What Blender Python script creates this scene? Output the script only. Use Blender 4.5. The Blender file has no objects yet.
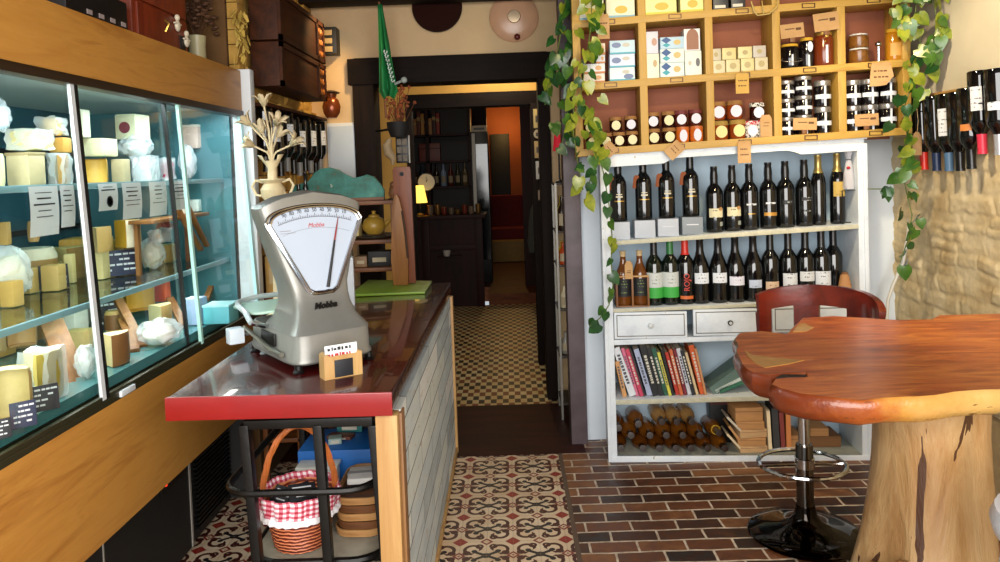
import bpy, bmesh, math, random
from mathutils import Vector, Matrix, noise
random.seed(7)
PI = math.pi
scene = bpy.context.scene
COL = scene.collection
R = math.radians

# ---------------------------------------------------------------- camera
FPX, CX, CY = 740.0, 500.0, 195.0
CAM = Vector((0, 0, 1.5))
_d = Vector(((507-CX)/FPX, (CY-168)/FPX, 1)).normalized()
_h = Vector(((1507-CX)/FPX, (CY-133)/FPX, 1)).normalized()
_u = _h.cross(_d).normalized()
if _u.y < 0: _u = -_u
_x = _d.cross(_u).normalized()
if _x.x < 0: _x = -_x
def c2w(v): return Vector((_x.dot(v), _d.dot(v), _u.dot(v)))
RW, UW, FW = c2w(Vector((1,0,0))), c2w(Vector((0,1,0))), c2w(Vector((0,0,1)))
cam = bpy.data.cameras.new('camera'); camo = bpy.data.objects.new('camera', cam); COL.objects.link(camo)
m = Matrix((RW, UW, -FW)).transposed().to_4x4(); m.translation = CAM
camo.matrix_world = m
cam.sensor_width = 36; cam.lens = FPX/1000*36; cam.shift_y = (CY-281)/1000; cam.clip_start = .05
scene.camera = camo
def ray(px, py): return c2w(Vector(((px-CX)/FPX, (CY-py)/FPX, 1)))
def at(px, py, X=None, Y=None, Z=None):
    r = ray(px, py)
    t = (X-CAM.x)/r.x if X is not None else (Y-CAM.y)/r.y if Y is not None else (Z-CAM.z)/r.z
    return CAM + t*r
class Front:
    """a vertical front plane of a piece of furniture: local x along it, y into the depth, z up"""
    def __init__(s, o, rz): s.m = Matrix.Translation(o) @ Matrix.Rotation(rz, 4, 'Z'); s.i = s.m.inverted(); s.rz = rz
    def loc(s, px, py, d=0.0):
        r = (s.i.to_3x3() @ ray(px, py)); c = s.i @ CAM
        t = (d-c.y)/r.y; p = c + t*r
        return p.x, p.z
    def w(s, x, y, z): return s.m @ Vector((x, y, z))

# ---------------------------------------------------------------- nodes / materials
def hexc(h, a=1):
    if not isinstance(h, str): return tuple(h) + (1,) if len(h) == 3 else tuple(h)
    v = [int(h[i:i+2], 16)/255 for i in (0, 2, 4)]
    return tuple(((c+.055)/1.055)**2.4 if c > .04045 else c/12.92 for c in v) + (a,)
class NT:
    def __init__(s, name):
        s.m = bpy.data.materials.new(name); s.m.use_nodes = True
        s.t = s.m.node_tree; s.b = s.t.nodes['Principled BSDF']
    def n(s, typ, **kw):
        nd = s.t.nodes.new('ShaderNode'+typ)
        for k, v in kw.items(): setattr(nd, k, v)
        return nd
    def l(s, a, b): s.t.links.new(a, b)
    def put(s, sock, v):
        if hasattr(v, 'is_output'): s.l(v, sock)
        elif isinstance(v, E): s.l(v.o, sock)
        else: sock.default_value = v
    def coord(s, scale=(1,1,1), rot=(0,0,0), loc=(0,0,0)):
        c = s.n('TexCoord'); mp = s.n('Mapping'); s.l(c.outputs['Object'], mp.inputs[0])
        mp.inputs['Scale'].default_value = scale; mp.inputs['Rotation'].default_value = rot; mp.inputs['Location'].default_value = loc
        return mp.outputs[0]
    def noise(s, vec, scale=5, detail=3, rough=.55, dist=0):
        k = s.n('TexNoise'); s.l(vec, k.inputs['Vector']); k.inputs['Scale'].default_value = scale
        k.inputs['Detail'].default_value = detail; k.inputs['Roughness'].default_value = rough; k.inputs['Distortion'].default_value = dist
        return k.outputs[0]
    def ramp(s, f, stops):
        k = s.n('ValToRGB'); s.put(k.inputs[0], f); e = k.color_ramp.elements
        while len(e) < len(stops): e.new(.5)
        for q, (p, c) in zip(e, stops): q.position = p; q.color = hexc(c)
        return k.outputs[0]
    def mix(s, f, a, b):
        k = s.n('Mix', data_type='RGBA'); s.put(k.inputs[0], f)
        for i, v in ((6, a), (7, b)):
            if hasattr(v, 'is_output'): s.l(v, k.inputs[i])
            else: k.inputs[i].default_value = hexc(v)
        return k.outputs[2]
    def bump(s, h, strength=.3, dist=.01):
        k = s.n('Bump'); k.inputs['Strength'].default_value = strength; k.inputs['Distance'].default_value = dist
        s.put(k.inputs['Height'], h); s.l(k.outputs[0], s.b.inputs['Normal'])
    def xyz(s, vec):
        k = s.n('SeparateXYZ'); s.l(vec, k.inputs[0]); return [E(s, o) for o in k.outputs]
    def set(s, col=None, rough=None, metal=None, coat=None, spec=None, trans=None, ior=None, emis=None, estr=0, alpha=None):
        b = s.b.inputs
        if col is not None:
            if hasattr(col, 'is_output'): s.l(col, b['Base Color'])
            else: b['Base Color'].default_value = hexc(col)
        for k, v in (('Roughness', rough), ('Metallic', metal), ('Coat Weight', coat), ('Specular IOR Level', spec), ('Transmission Weight', trans), ('IOR', ior), ('Alpha', alpha)):
            if v is not None: s.put(b[k], v)
        if emis is not None: b['Emission Color'].default_value = hexc(emis); b['Emission Strength'].default_value = estr
        return s.m
class E:
    def __init__(s, nt, o): s.nt, s.o = nt, o
    def op(s, o, b=None, c=None):
        k = s.nt.n('Math', operation=o); s.nt.put(k.inputs[0], s)
        if b is not None: s.nt.put(k.inputs[1], b)
        if c is not None: s.nt.put(k.inputs[2], c)
        return E(s.nt, k.outputs[0])
    def __add__(s, b): return s.op('ADD', b)
    def __sub__(s, b): return s.op('SUBTRACT', b)
    def __mul__(s, b): return s.op('MULTIPLY', b)
    def __rsub__(s, b): return (s*-1.0)+b
    def __lt__(s, b): return s.op('LESS_THAN', b)
    def __gt__(s, b): return s.op('GREATER_THAN', b)
    def abs(s): return s.op('ABSOLUTE')
    def frac(s): return s.op('FRACT')
    def mx(s, b): return s.op('MAXIMUM', b)
    def mn(s, b): return s.op('MINIMUM', b)
    def sqrt(s): return s.op('SQRT')
MC = {}
def mat(name, col, rough=.5, metal=0., var=0., scale=14, bump=0., bscale=None, coat=None, spec=None, trans=None, ior=None, emis=None, estr=0, dark=None):
    if name in MC: return MC[name]
    t = NT(name); c = col
    if var or bump:
        v = t.coord()
    if var:
        d = dark or tuple(q*(1-var) for q in hexc(col)[:3])
        c = t.ramp(t.noise(v, scale, 4, .6), [(.35, d), (.65, col)])
    if bump: t.bump(t.noise(v, bscale or scale*3, 4, .6), bump, .01)
    MC[name] = t.set(c, rough, metal, coat, spec, trans, ior, emis, estr); return MC[name]
def wood(name, c1, c2, axis=0, scale=6, stretch=9, rough=.5, coat=None, bump=.12, knots=None, c3=None, dist=1.2, spec=None):
    if name in MC: return MC[name]
    t = NT(name); sc = [stretch]*3; sc[axis] = 1
    v = t.coord(tuple(sc)); f = t.noise(v, scale*.35, 5, .62, dist)
    st = [(.3, c1), (.7, c2)] if c3 is None else [(.28, c1), (.5, c2), (.74, c3)]
    c = t.ramp(f, st)
    fine = t.noise(v, scale*2.2, 3, .7)
    c = t.mix(E(t, fine).op('MULTIPLY', .35), c, c1)
    if knots:
        sk = [1.]*3; sk[axis] = .45
        k = t.n('TexVoronoi'); t.l(t.coord(tuple(sk)), k.inputs['Vector']); k.inputs['Scale'].default_value = 4.5
        c = t.mix(E(t, k.outputs['Distance']) < .05, c, knots)
    if bump: t.bump(fine, bump, .004)
    MC[name] = t.set(c, rough, coat=coat, spec=spec); return MC[name]

# ---------------------------------------------------------------- mesh building
class MB:
    def __init__(s): s.bm = bmesh.new()
    def _x(s, vs, mtx):
        if mtx is not None: bmesh.ops.transform(s.bm, matrix=mtx, verts=vs)
        return vs
    def box(s, x0, x1, y0, y1, z0, z1, bev=0, seg=2, mtx=None, tz=None):
        """box; tz(x) optional: added to z at every vertex"""
        P = [(x, y, z) for x in (x0, x1) for y in (y0, y1) for z in (z0, z1)]
        vs = [s.bm.verts.new((x, y, z + (tz(x) if tz else 0))) for x, y, z in P]
        F = [(0,1,3,2), (4,6,7,5), (0,4,5,1), (2,3,7,6), (0,2,6,4), (1,5,7,3)]
        fs = [s.bm.faces.new([vs[i] for i in f]) for f in F]
        if bev:
            es = list({e for f in fs for e in f.edges})
            r = bmesh.ops.bevel(s.bm, geom=es, offset=bev, segments=seg, affect='EDGES', profile=.6)
            vs = list({v for f in r['faces'] for v in f.verts} | {v for v in vs if v.is_valid})
        s._x(vs, mtx); return s
    def cbox(s, c, d, bev=0, mtx=None, rot=None):
        mm = Matrix.Translation(c) @ (rot if rot is not None else Matrix.Identity(4))
        if mtx is not None: mm = mtx @ mm
        return s.box(-d[0]/2, d[0]/2, -d[1]/2, d[1]/2, -d[2]/2, d[2]/2, bev, mtx=mm)
    def lathe(s, prof, n=24, mtx=None, a0=0, a1=2*PI, jit=None):
        full = abs(a1-a0-2*PI) < 1e-6; rows = []; nn = n if full else n+1; allv = []
        for r, z in prof:
            if r < 1e-6 and full: v = s.bm.verts.new((0, 0, z)); rows.append([v]*nn); allv.append(v); continue
            row = []
            for i in range(nn):
                a = a0 + (a1-a0)*i/n; rr = r*(jit(a, z) if jit else 1)
                row.append(s.bm.verts.new((rr*math.cos(a), rr*math.sin(a), z)))
            rows.append(row); allv += row
        for A, B in zip(rows, rows[1:]):
            for i in range(n):
                j = (i+1) % nn; q = []
                for v in (A[i], A[j], B[j], B[i]):
                    if v not in q: q.append(v)
                if len(q) > 2:
                    try: s.bm.faces.new(q)
                    except ValueError: pass
        if full:
            for row, fl in ((rows[0], True), (rows[-1], False)):
                if len(set(row)) > 2:
                    try: s.bm.faces.new(row[::-1] if fl else row)
                    except ValueError: pass
        s._x(allv, mtx); return s
    def tube(s, pts, r, n=8, closed=False, cap=True, mtx=None):
        pts = [Vector(p) for p in pts]; k = len(pts); rr = r if isinstance(r, (list, tuple)) else [r]*k
        tan = []
        for i in range(k):
            a = pts[(i-1) % k] if (closed or i > 0) else pts[0]; b = pts[(i+1) % k] if (closed or i < k-1) else pts[-1]
            t = b-a; tan.append(t.normalized() if t.length > 1e-9 else Vector((0, 0, 1)))
        up = Vector((0, 0, 1)) if abs(tan[0].z) < .9 else Vector((1, 0, 0))
        nx = tan[0].cross(up).normalized(); rows = []; allv = []
        for i in range(k):
            nx = (nx - tan[i]*nx.dot(tan[i])); nx = nx.normalized() if nx.length > 1e-6 else tan[i].orthogonal().normalized()
            ny = tan[i].cross(nx)
            row = [s.bm.verts.new(pts[i] + rr[i]*(math.cos(2*PI*j/n)*nx + math.sin(2*PI*j/n)*ny)) for j in range(n)]
            rows.append(row); allv += row
        pr = list(zip(rows, rows[1:])) + ([(rows[-1], rows[0])] if closed else [])
        for A, B in pr:
            for j in range(n):
                s.bm.faces.new((A[j], A[(j+1) % n], B[(j+1) % n], B[j]))
        if cap and not closed: s.bm.faces.new(rows[0][::-1]); s.bm.faces.new(rows[-1])
        s._x(allv, mtx); return s
    def prism(s, poly, d0, d1, plane='XZ', bev=0, seg=2, mtx=None):
        """extrude a polygon: XZ -> along y from d0 to d1; XY -> along z; YZ -> along x"""
        f = {'XZ': lambda a, b, d: (a, d, b), 'XY': lambda a, b, d: (a, b, d), 'YZ': lambda a, b, d: (d, a, b)}[plane]
        A = [s.bm.verts.new(f(a, b, d0)) for a, b in poly]; B = [s.bm.verts.new(f(a, b, d1)) for a, b in poly]
        n = len(poly); fs = [s.bm.faces.new(A), s.bm.faces.new(B[::-1])]
        for i in range(n): fs.append(s.bm.faces.new((A[i], B[i], B[(i+1) % n], A[(i+1) % n])))
        vs = A+B
        if bev:
            es = list({e for q in fs[:2] for e in q.edges})
            r = bmesh.ops.bevel(s.bm, geom=es, offset=bev, segments=seg, affect='EDGES', profile=.6)
            vs = list({v for q in r['faces'] for v in q.verts} | {v for v in vs if v.is_valid})
        s._x(vs, mtx); return s
    def blob(s, c, rad, sub=3, amp=0., fr=3., seed=0, mtx=None, flat=None):
        r = bmesh.ops.create_icosphere(s.bm, subdivisions=sub, radius=1)
        for v in r['verts']:
            q = v.co.copy(); k = 1 + amp*noise.noise(q*fr + Vector((seed*3.1, seed, 0)))
            v.co = Vector((q.x*rad[0]*k, q.y*rad[1]*k, q.z*rad[2]*k))
            if flat is not None: v.co.z = max(v.co.z, flat)
            v.co += Vector(c)
        s._x(r['verts'], mtx); return s
    def quad(s, a, b, c, d):
        s.bm.faces.new([s.bm.verts.new(p) for p in (a, b, c, d)]); return s
    def grid(s, fn, nu, nv, closed_u=False):
        V = [[s.bm.verts.new(fn(i/nu, j/nv)) for j in range(nv+1)] for i in range(nu if closed_u else nu+1)]
        for i in range(nu):
            for j in range(nv):
                A, B = V[i], V[(i+1) % len(V)]
                s.bm.faces.new((A[j], B[j], B[j+1], A[j+1]))
        return s
    def mesh(s, name, mt=None, ang=40, recalc=True):
        if recalc: bmesh.ops.recalc_face_normals(s.bm, faces=s.bm.faces[:])
        me = bpy.data.meshes.new(name); s.bm.to_mesh(me); s.bm.free()
        for p in me.polygons: p.use_smooth = True
        me.set_sharp_from_angle(angle=R(ang))
        if mt: me.materials.append(mt)
        return me
def link(name, data, parent=None, loc=None, rot=None, mt=None):
    o = bpy.data.objects.new(name, data); COL.objects.link(o)
    if parent is not None: o.parent = parent
    if loc is not None: o.location = loc
    if rot is not None: o.rotation_euler = rot
    if mt is not None:
        if not data.materials: data.materials.append(mt)
        elif data.materials[0] != mt: o.material_slots[0].link = 'OBJECT'; o.material_slots[0].material = mt
    return o
def obj(name, mb, mt, parent=None, loc=None, rot=None, ang=40, kind=None, recalc=True, label=None):
    o = link(name, mb.mesh(name, mt, ang, recalc), parent, loc, rot)
    if kind: o['kind'] = kind
    if label: o['label'] = label
    return o
def tag(o, label, cat, group=None):
    o['label'] = label; o['category'] = cat
    if group: o['group'] = group
    return o
def thing(name, label, cat, loc=(0, 0, 0), rot=(0, 0, 0), group=None):
    o = bpy.data.objects.new(name, None); COL.objects.link(o); o.empty_display_size = .05
    o.location = loc; o.rotation_euler = rot
    return tag(o, label, cat, group)
def struct(name, mb, mt, parent=None, ang=40):
    o = obj(name, mb, mt, parent, ang=ang); o['kind'] = 'structure'; return o
CACHE = {}
def cached(key, fn):
    if key not in CACHE: CACHE[key] = fn()
    return CACHE[key]
def text(name, s, size, mt, parent, loc, rot=(PI/2, 0, 0), ext=.0006, align='CENTER', sx=1.0, shear=0, bold=0):
    c = bpy.data.curves.new(name, 'FONT'); c.body = s; c.size = size; c.extrude = ext; c.align_x = align; c.align_y = 'CENTER'
    c.resolution_u = 3; c.offset = bold; c.shear = shear; c.materials.append(mt)
    tmp = bpy.data.objects.new('tmp', c); me = bpy.data.meshes.new_from_object(tmp); me.name = name
    bpy.data.objects.remove(tmp); bpy.data.curves.remove(c)
    if not me.materials: me.materials.append(mt)
    o = link(name, me, parent, loc, rot); o.scale = (sx, 1, 1); return o
def rz4(a): return Matrix.Rotation(a, 4, 'Z')
def rx4(a): return Matrix.Rotation(a, 4, 'X')
def ry4(a): return Matrix.Rotation(a, 4, 'Y')
def T4(*v): return Matrix.Translation(v)
# ================================================================ SETTING
def encaustic():
    t = NT('encaustic_tile'); x, y, z = t.xyz(t.coord())
    P = .212
    u = (x*(1/P)+.13).frac()-.5; v = (y*(1/P)+.2).frac()-.5
    au, av = u.abs(), v.abs(); iu, iv = .5-au, .5-av
    def dist(a, b, ca, cb): return ((a-ca)*(a-ca)+(b-cb)*(b-cb)).sqrt()
    nz = E(t, t.noise(t.coord(), 14, 3, .6)); wob = (nz-.5)*.02
    # four scroll rings of each motif, open toward the middle of the sides
    d = dist(au, av, .25, .21)
    ring = (((d-.15).abs()+wob) < .034) * ((au+av*1.0) > .3)
    d2 = dist(au, av, .13, .33); curl = ((d2-.055).abs()+wob) < .026
    d3 = dist(au, av, .36, .1); curl2 = ((d3-.05).abs()+wob) < .026
    # cross motif
    cross = ((((au*.62)-av).abs()+wob) < .042) * ((au) < .25)
    heart = (dist(au, av, 0, 0)+wob) < .085
    bl = (dist(au, av, .22, .155)+wob) < .055
    black = (cross.mx(heart)).mx(bl)
    rings = (ring.mx(curl)).mx(curl2)
    red = ((iu+iv)+wob) < .15
    red2 = (((iu+av)-.1).abs()+wob) < .028
    red3 = (((au+iv)-.1).abs()+wob) < .028
    redm = (red2.mx(red3)).mx((iu+av) < .03)
    base = t.ramp(E(t, t.noise(t.coord(), 7, 4, .6)), [(.3, 'c9ae8c'), (.7, 'e2cfb2')])
    c = t.mix(rings, base, '431813'); c = t.mix(red, c, '8e1f18'); c = t.mix(redm, c, '7d1f18'); c = t.mix(black, c, '14141a')
    hl = ((x*(2/P)+.26).frac() < .018).mx((y*(2/P)+.4).frac() < .018)
    c = t.mix(hl*.6, c, '8d7a66')
    t.bump(E(t, t.noise(t.coord(), 40, 3, .6)), .06, .003)
    return t.set(c, .42)
def checker():
    t = NT('small_check_tile'); x, y, z = t.xyz(t.coord())
    S = .078
    row = (y*(1/S)).op('FLOOR'); odd = (row*.5).frac() > .25
    fu = (x*(1/S)+odd*.5).frac(); fv = (y*(1/S)).frac()
    dark = (fu < .46)
    nz = E(t, t.noise(t.coord((1, 1, 1)), 5, 2, .5))
    col4 = (row*.25).frac() > .45
    dk = t.mix(col4, '1a1712', '7a3d18')
    cream = t.ramp(nz, [(.3, 'd2b478'), (.7, 'e8d6a4')])
    c = t.mix(dark, cream, dk)
    g = (fv < .05).mx(((fu-.46).abs() < .03))
    c = t.mix(g*.7, c, '5a4630')
    return t.set(c, .4)
def brickfloor():
    t = NT('brick_paving')
    k = t.n('TexBrick'); v = t.coord()
    nv = t.n('Mix', data_type='VECTOR')
    wob = t.n('TexNoise'); t.l(v, wob.inputs['Vector']); wob.inputs['Scale'].default_value = 6
    mp = t.n('VectorMath', operation='SCALE'); t.l(wob.outputs['Color'], mp.inputs[0]); mp.inputs['Scale'].default_value = .016
    ad = t.n('VectorMath', operation='ADD'); t.l(v, ad.inputs[0]); t.l(mp.outputs[0], ad.inputs[1])
    t.l(ad.outputs[0], k.inputs['Vector'])
    for a, b in (('Scale', 1), ('Mortar Size', .0055), ('Mortar Smooth', .25), ('Bias', 0), ('Brick Width', .188), ('Row Height', .083)): k.inputs[a].default_value = b
    k.inputs['Color1'].default_value = (0, 0, 0, 1); k.inputs['Color2'].default_value = (1, 1, 1, 1); k.inputs['Mortar'].default_value = (.5, .5, .5, 1)
    f = E(t, k.outputs['Color'])
    n1 = E(t, t.noise(v, 22, 4, .65))
    base = t.ramp((f*.55)+(n1*.55), [(.22, '160d08'), (.42, '40210f'), (.62, '66391e'), (.85, '8e5f38')])
    mort = t.ramp(t.noise(v, 30, 3, .6), [(.3, 'a08c76'), (.7, 'd8c8b2')])
    c = t.mix(k.outputs['Fac'], base, mort)
    hh = (n1*.5)+(k.outputs['Fac'] and E(t, k.outputs['Fac'])*-1.0)
    t.bump(hh, .35, .006)
    return t.set(c, t.ramp(n1, [(.3, (.3,)*3), (.7, (.6,)*3)]))
M_TILE, M_CHECK, M_BRICK = encaustic(), checker(), brickfloor()
plaster = mat('cream_plaster', 'c8ab82', .85, var=.12, scale=3, bump=.15, bscale=18)
plaster_y = mat('ochre_plaster', 'c79a4c', .85, var=.15, scale=3, bump=.15)
whitewall = mat('blue_white_paint', 'dde6ee', .7, var=.06, scale=4, bump=.1)
beam_w = wood('dark_beam_wood', '0b0604', '1c100a', 0, 6, 8, .7, spec=.15)
beam_v = wood('dark_jamb_wood', '0d0705', '22140c', 2, 6, 8, .7, spec=.15)
darkfloor = wood('dark_red_boards', '1d0806', '40140c', 0, 6, 8, .5, spec=.2)
ceil_m = wood('brown_ceiling_boards', '2c1608', '5b3113', 1, 6, 8, .6)

struct('floor', MB().box(-1.6, .235, -1.0, 3.815, -.05, 0), M_TILE)
struct('floor_2', MB().box(.235, 2.2, -1.0, 4.0, -.05, 0), M_BRICK)
struct('trim_1', MB().box(.215, .235, -1.0, 3.815, -.04, .0015), mat('tile_edge', '5c4a3c', .6))
struct('floor_3', MB().box(-1.3, .36, 3.815, 4.63, -.05, .004), darkfloor)
struct('floor_4', MB().box(-1.6, 1.2, 4.63, 8.1, -.05, 0), M_CHECK)

# left wall: rough stone behind the refrigerator end, fridge niche in front
def ledge_stones(name, m, plane, a0, a1, z0, z1, face, depth, rh=(.045, .085), rw=(.1, .3), sgn=1, seed=3):
    rnd = random.Random(seed); b = MB(); z = z0
    while z < z1:
        h = rnd.uniform(*rh); a = a0 - rnd.uniform(0, .1)
        while a < a1:
            w = rnd.uniform(*rw); d = rnd.uniform(0, depth); tilt = rnd.uniform(0, .6)*d
            g = .002
            p0, p1, q0, q1 = max(a, a0), min(a+w, a1), z, min(z+h, z1)
            if p1-p0 > .01 and q1-q0 > .008:
                # irregular front face: 3x2 grid
                V = []
                for i in range(4):
                    for j in range(3):
                        aa = p0+g+(p1-p0-2*g)*i/3; zz = q0+g+(q1-q0-2*g)*j/2
                        e = 0 if (i in (0, 3) or j in (0, 2)) else .006
                        dd = d*(.55 if j == 0 else 1)+e+.012*noise.noise(Vector((aa*9, zz*14, seed)))
                        if j == 0: dd = d*.4
                        V.append(b.bm.verts.new((face+sgn*dd, aa, zz)))
                for i in range(3):
                    for j in range(2):
                        b.bm.faces.new((V[i*3+j], V[(i+1)*3+j], V[(i+1)*3+j+1], V[i*3+j+1]))
                back = [b.bm.verts.new((face-sgn*.03, aa, zz)) for aa, zz in ((p0+g, q0+g), (p1-g, q0+g), (p1-g, q1-g), (p0+g, q1-g))]
                b.bm.faces.new((V[0], V[3], V[6], V[9], back[1], back[0])); b.bm.faces.new((V[2], V[5], V[8], V[11], back[2], back[3]))
                b.bm.faces.new((V[0], V[1], V[2], back[3], back[0])); b.bm.faces.new((V[9], V[10], V[11], back[2], back[1]))
            a += w
        z += h
    return b
def stone_mat(name, c1, c2, c3):
    t = NT(name); v = t.coord()
    c = t.ramp(t.noise(v, 5, 5, .65), [(.3, c1), (.5, c2), (.72, c3)])
    t.bump(t.noise(v, 45, 5, .65), .25, .01)
    return t.set(c, .85)
M_STONE = stone_mat('cream_split_stone', 'b89c6c', 'd2bd92', 'e6d5b0')
M_STONE2 = stone_mat('golden_rubble_stone', '8a6226', 'b58a3c', 'd0aa58')
wl = MB().box(-2.15, -2.05, -1.0, 3.48, 0, 2.7)
struct('wall_left', wl, mat('brown_mortar', '6b4a24', .9, var=.3, scale=5, bump=.4))
wl = MB().box(-2.05, -1.28, 3.44, 3.54, 0, 2.7).box(-1.34, -1.245, 3.54, 4.75, 0, 2.7)
struct('wall_left_rear', wl, mat('brown_mortar', '6b4a24'))
struct('wall_left_stone', ledge_stones('s', None, 'x', 3.45, 4.75, 1.1, 2.62, -1.245, .035, (.05, .1), (.07, .19), 1, 5), M_STONE2)['kind'] = 'structure'
wr = MB().box(2.08, 2.2, -1.0, 4.1, 0, 2.7)
struct('wall_right', wr, mat('buff_mortar', 'b39a70', .9, var=.1, bump=.3))
def stone_field(y0, y1, z0, z1, face):
    b = MB(); rnd = random.Random(4); H = {}
    zs = [z0]
    while zs[-1] < z1: zs.append(zs[-1]+rnd.uniform(.035, .1))
    def fn(u, v):
        y, z = y0+(y1-y0)*u, z0+(z1-z0)*v
        zw = z+.02*noise.noise(Vector((y*3.1, z*2, 1)))+.012*noise.noise(Vector((y*9, z*5, 7)))
        r = sum(1 for q in zs if q <= zw); lo = zs[max(r-1, 0)]; hi = zs[min(r, len(zs)-1)]
        w = .14+.2*((r*37 % 11)/11); yw = y+.03*noise.noise(Vector((z*9, y*3, 3)))+r*.617; c_ = math.floor(yw/w)
        h = H.setdefault((r, c_), rnd.random()); t = (zw-lo)/max(hi-lo, .01); s_ = (yw/w-c_)
        edge = min(1, t/.16)*min(1, (1-t)/.3)*min(1, s_/.06)*min(1, (1-s_)/.06)
        d = .004+.016*h*max(edge, .15)*(.55+.45*t)+-.001+.003*noise.noise(Vector((y*16, z*24, 2)))+.002*noise.noise(Vector((y*40, z*60, 5)))
        return (face-d, y, z)
    b.grid(fn, 260, 170); return b
struct('wall_right_stone', stone_field(1.9, 4.0, .35, 1.766, 2.078), M_STONE, ang=180)
struct('trim_2', MB().box(2.035, 2.09, 1.2, 3.9, 1.765, 1.785, .004), wood('ledge_wood', 'a87a3c', 'd0a460', 1))
struct('wall_right_upper', MB().box(2.06, 2.085, 1.0, 4.0, 1.785, 2.7), mat('pale_green_plaster', 'cdc3aa', .85, var=.1, scale=3, bump=.15))
# back walls
wb = MB().box(-1.3, -.955, 4.75, 4.9, 0, 2.7).box(-.955, .28, 4.75, 4.9, 2.235, 2.7).box(.28, .37, 4.75, 4.9, 0, 2.7)
struct('wall_back', wb, plaster)
struct('wall_back_right', MB().box(.37, 2.2, 4.0, 4.9, 0, 2.7), whitewall)
struct('trim_3', MB().box(-.99, .33, 4.70, 4.93, 2.06, 2.225, .006), beam_w)                     # lintel
struct('trim_4', MB().box(-.965, -.83, 4.71, 4.92, 0, 2.07, .006), beam_v)                       # left jamb
struct('trim_5', MB().box(.212, .285, 4.71, 4.92, 0, 2.07, .006), beam_v)                        # right jamb
postm = mat('worn_plum_grey_paint', '5a4c50', .5, var=.35, scale=6, bump=.2)
pa, pb = at(572, 440, Y=3.96), at(587, 440, Y=3.96)
struct('trim_6', MB().box(.297, .385, 3.93, 4.06, 0, 2.7, .006), postm)                          # grey post
struct('ceiling', MB().box(-2.15, 2.2, -1.0, 4.9, 2.66, 2.75), ceil_m)
for i, yy in enumerate((1.0, 2.2, 3.4, 4.5)):
    struct('trim_%d' % (7+i), MB().box(-2.1, 2.15, yy, yy+.16, 2.54, 2.67, .01), beam_w)
# second doorway and the dark room behind
wi = MB().box(-1.6, -.745, 5.6, 5.72, 0, 2.6).box(-.745, .2, 5.6, 5.72, 2.07, 2.6).box(.2, 1.2, 5.6, 5.72, 0, 2.6)
struct('wall_inner', wi, plaster_y)
struct('trim_11', MB().box(-.75, .26, 5.57, 5.74, 1.97, 2.075, .005), beam_w)
struct('trim_12', MB().box(-.75, -.712, 5.57, 5.74, 0, 1.98, .005), beam_v)
struct('trim_13', MB().box(.19, .262, 5.56, 5.74, 0, 1.98, .005), beam_v)
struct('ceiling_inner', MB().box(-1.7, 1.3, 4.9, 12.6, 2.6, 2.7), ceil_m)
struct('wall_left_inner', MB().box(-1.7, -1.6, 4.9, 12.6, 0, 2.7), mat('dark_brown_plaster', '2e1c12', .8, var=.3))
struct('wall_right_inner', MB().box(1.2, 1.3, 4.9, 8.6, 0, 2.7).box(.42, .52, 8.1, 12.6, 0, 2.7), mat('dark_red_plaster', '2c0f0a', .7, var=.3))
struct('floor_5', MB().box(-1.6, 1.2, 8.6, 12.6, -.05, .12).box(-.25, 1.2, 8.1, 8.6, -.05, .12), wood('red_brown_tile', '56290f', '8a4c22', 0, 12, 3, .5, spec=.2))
def orangewall():
    return mat('orange_plaster', '9a4a10', .7, var=.2, scale=2)
struct('wall_far', MB().box(-1.6, 1.2, 12.4, 12.55, 0, 2.7), orangewall())
# ================================================================ CHEESE REFRIGERATOR
def objw(name, mb, mt, root, **k):
    o = obj(name, mb, mt, root, **k); o.location = -root.location; return o
pine = wood('honey_pine', '9a6224', 'c08a3e', 1, 5, 9, .45, c3='b07830', knots='5a2a0c', bump=.08)
alum = mat('white_aluminium', 'd2d8dc', .4)
blackm = mat('black_metal', '131211', .4, .4)
bronze = mat('dark_bronze_rail', '3a2a1c', .4, .5)
olive = mat('olive_rail', '3c3a26', .35, .4)
teal_in = mat('teal_cabinet_lining', '1d5260', .45, var=.25, scale=2)
darkgrey = mat('charcoal_laminate', '191716', .55, var=.2, scale=6)
def clear_glass(name, tint='e6f4f2', refl=.9):
    t = NT(name); nt = t.t; out = nt.nodes['Material Output']
    tr = nt.nodes.new('ShaderNodeBsdfTransparent'); tr.inputs[0].default_value = hexc(tint)
    gl = nt.nodes.new('ShaderNodeBsdfGlossy'); gl.inputs['Roughness'].default_value = .03; gl.inputs[0].default_value = (refl,)*3+(1,)
    lw = nt.nodes.new('ShaderNodeLayerWeight'); p4 = nt.nodes.new('ShaderNodeMath'); p4.operation = 'POWER'; nt.links.new(lw.outputs['Facing'], p4.inputs[0]); p4.inputs[1].default_value = 4.5
    fr = nt.nodes.new('ShaderNodeMath'); fr.operation = 'MULTIPLY_ADD'; nt.links.new(p4.outputs[0], fr.inputs[0]); fr.inputs[1].default_value = .8; fr.inputs[2].default_value = .04
    mx = nt.nodes.new('ShaderNodeMixShader')
    nt.links.new(fr.outputs[0], mx.inputs[0]); nt.links.new(tr.outputs[0], mx.inputs[1]); nt.links.new(gl.outputs[0], mx.inputs[2])
    nt.links.new(mx.outputs[0], out.inputs[0]); return t.m
glass = clear_glass('door_glass', 'f2f9f7')
shelfglass = clear_glass('shelf_glass', 'd6ece8')
film = NT('plastic_film').set('e8f2f6', .18, alpha=.34, spec=.8)
fr = thing('refrigerated_display_case', 'long pine-fronted glass display refrigerator full of cheeses, against the left wall', 'fridge', (-1.5, 2.3, 0))
Y0, Y1 = 1.2, 3.36
def tilt(z): return -1.155-.045*(z-.89)/.9           # the glass leans back a little toward the top
objw('fascia_board', MB().box(-1.225, -1.19, Y0, Y1-.005, 1.80, 1.982, .004), pine, fr)
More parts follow.
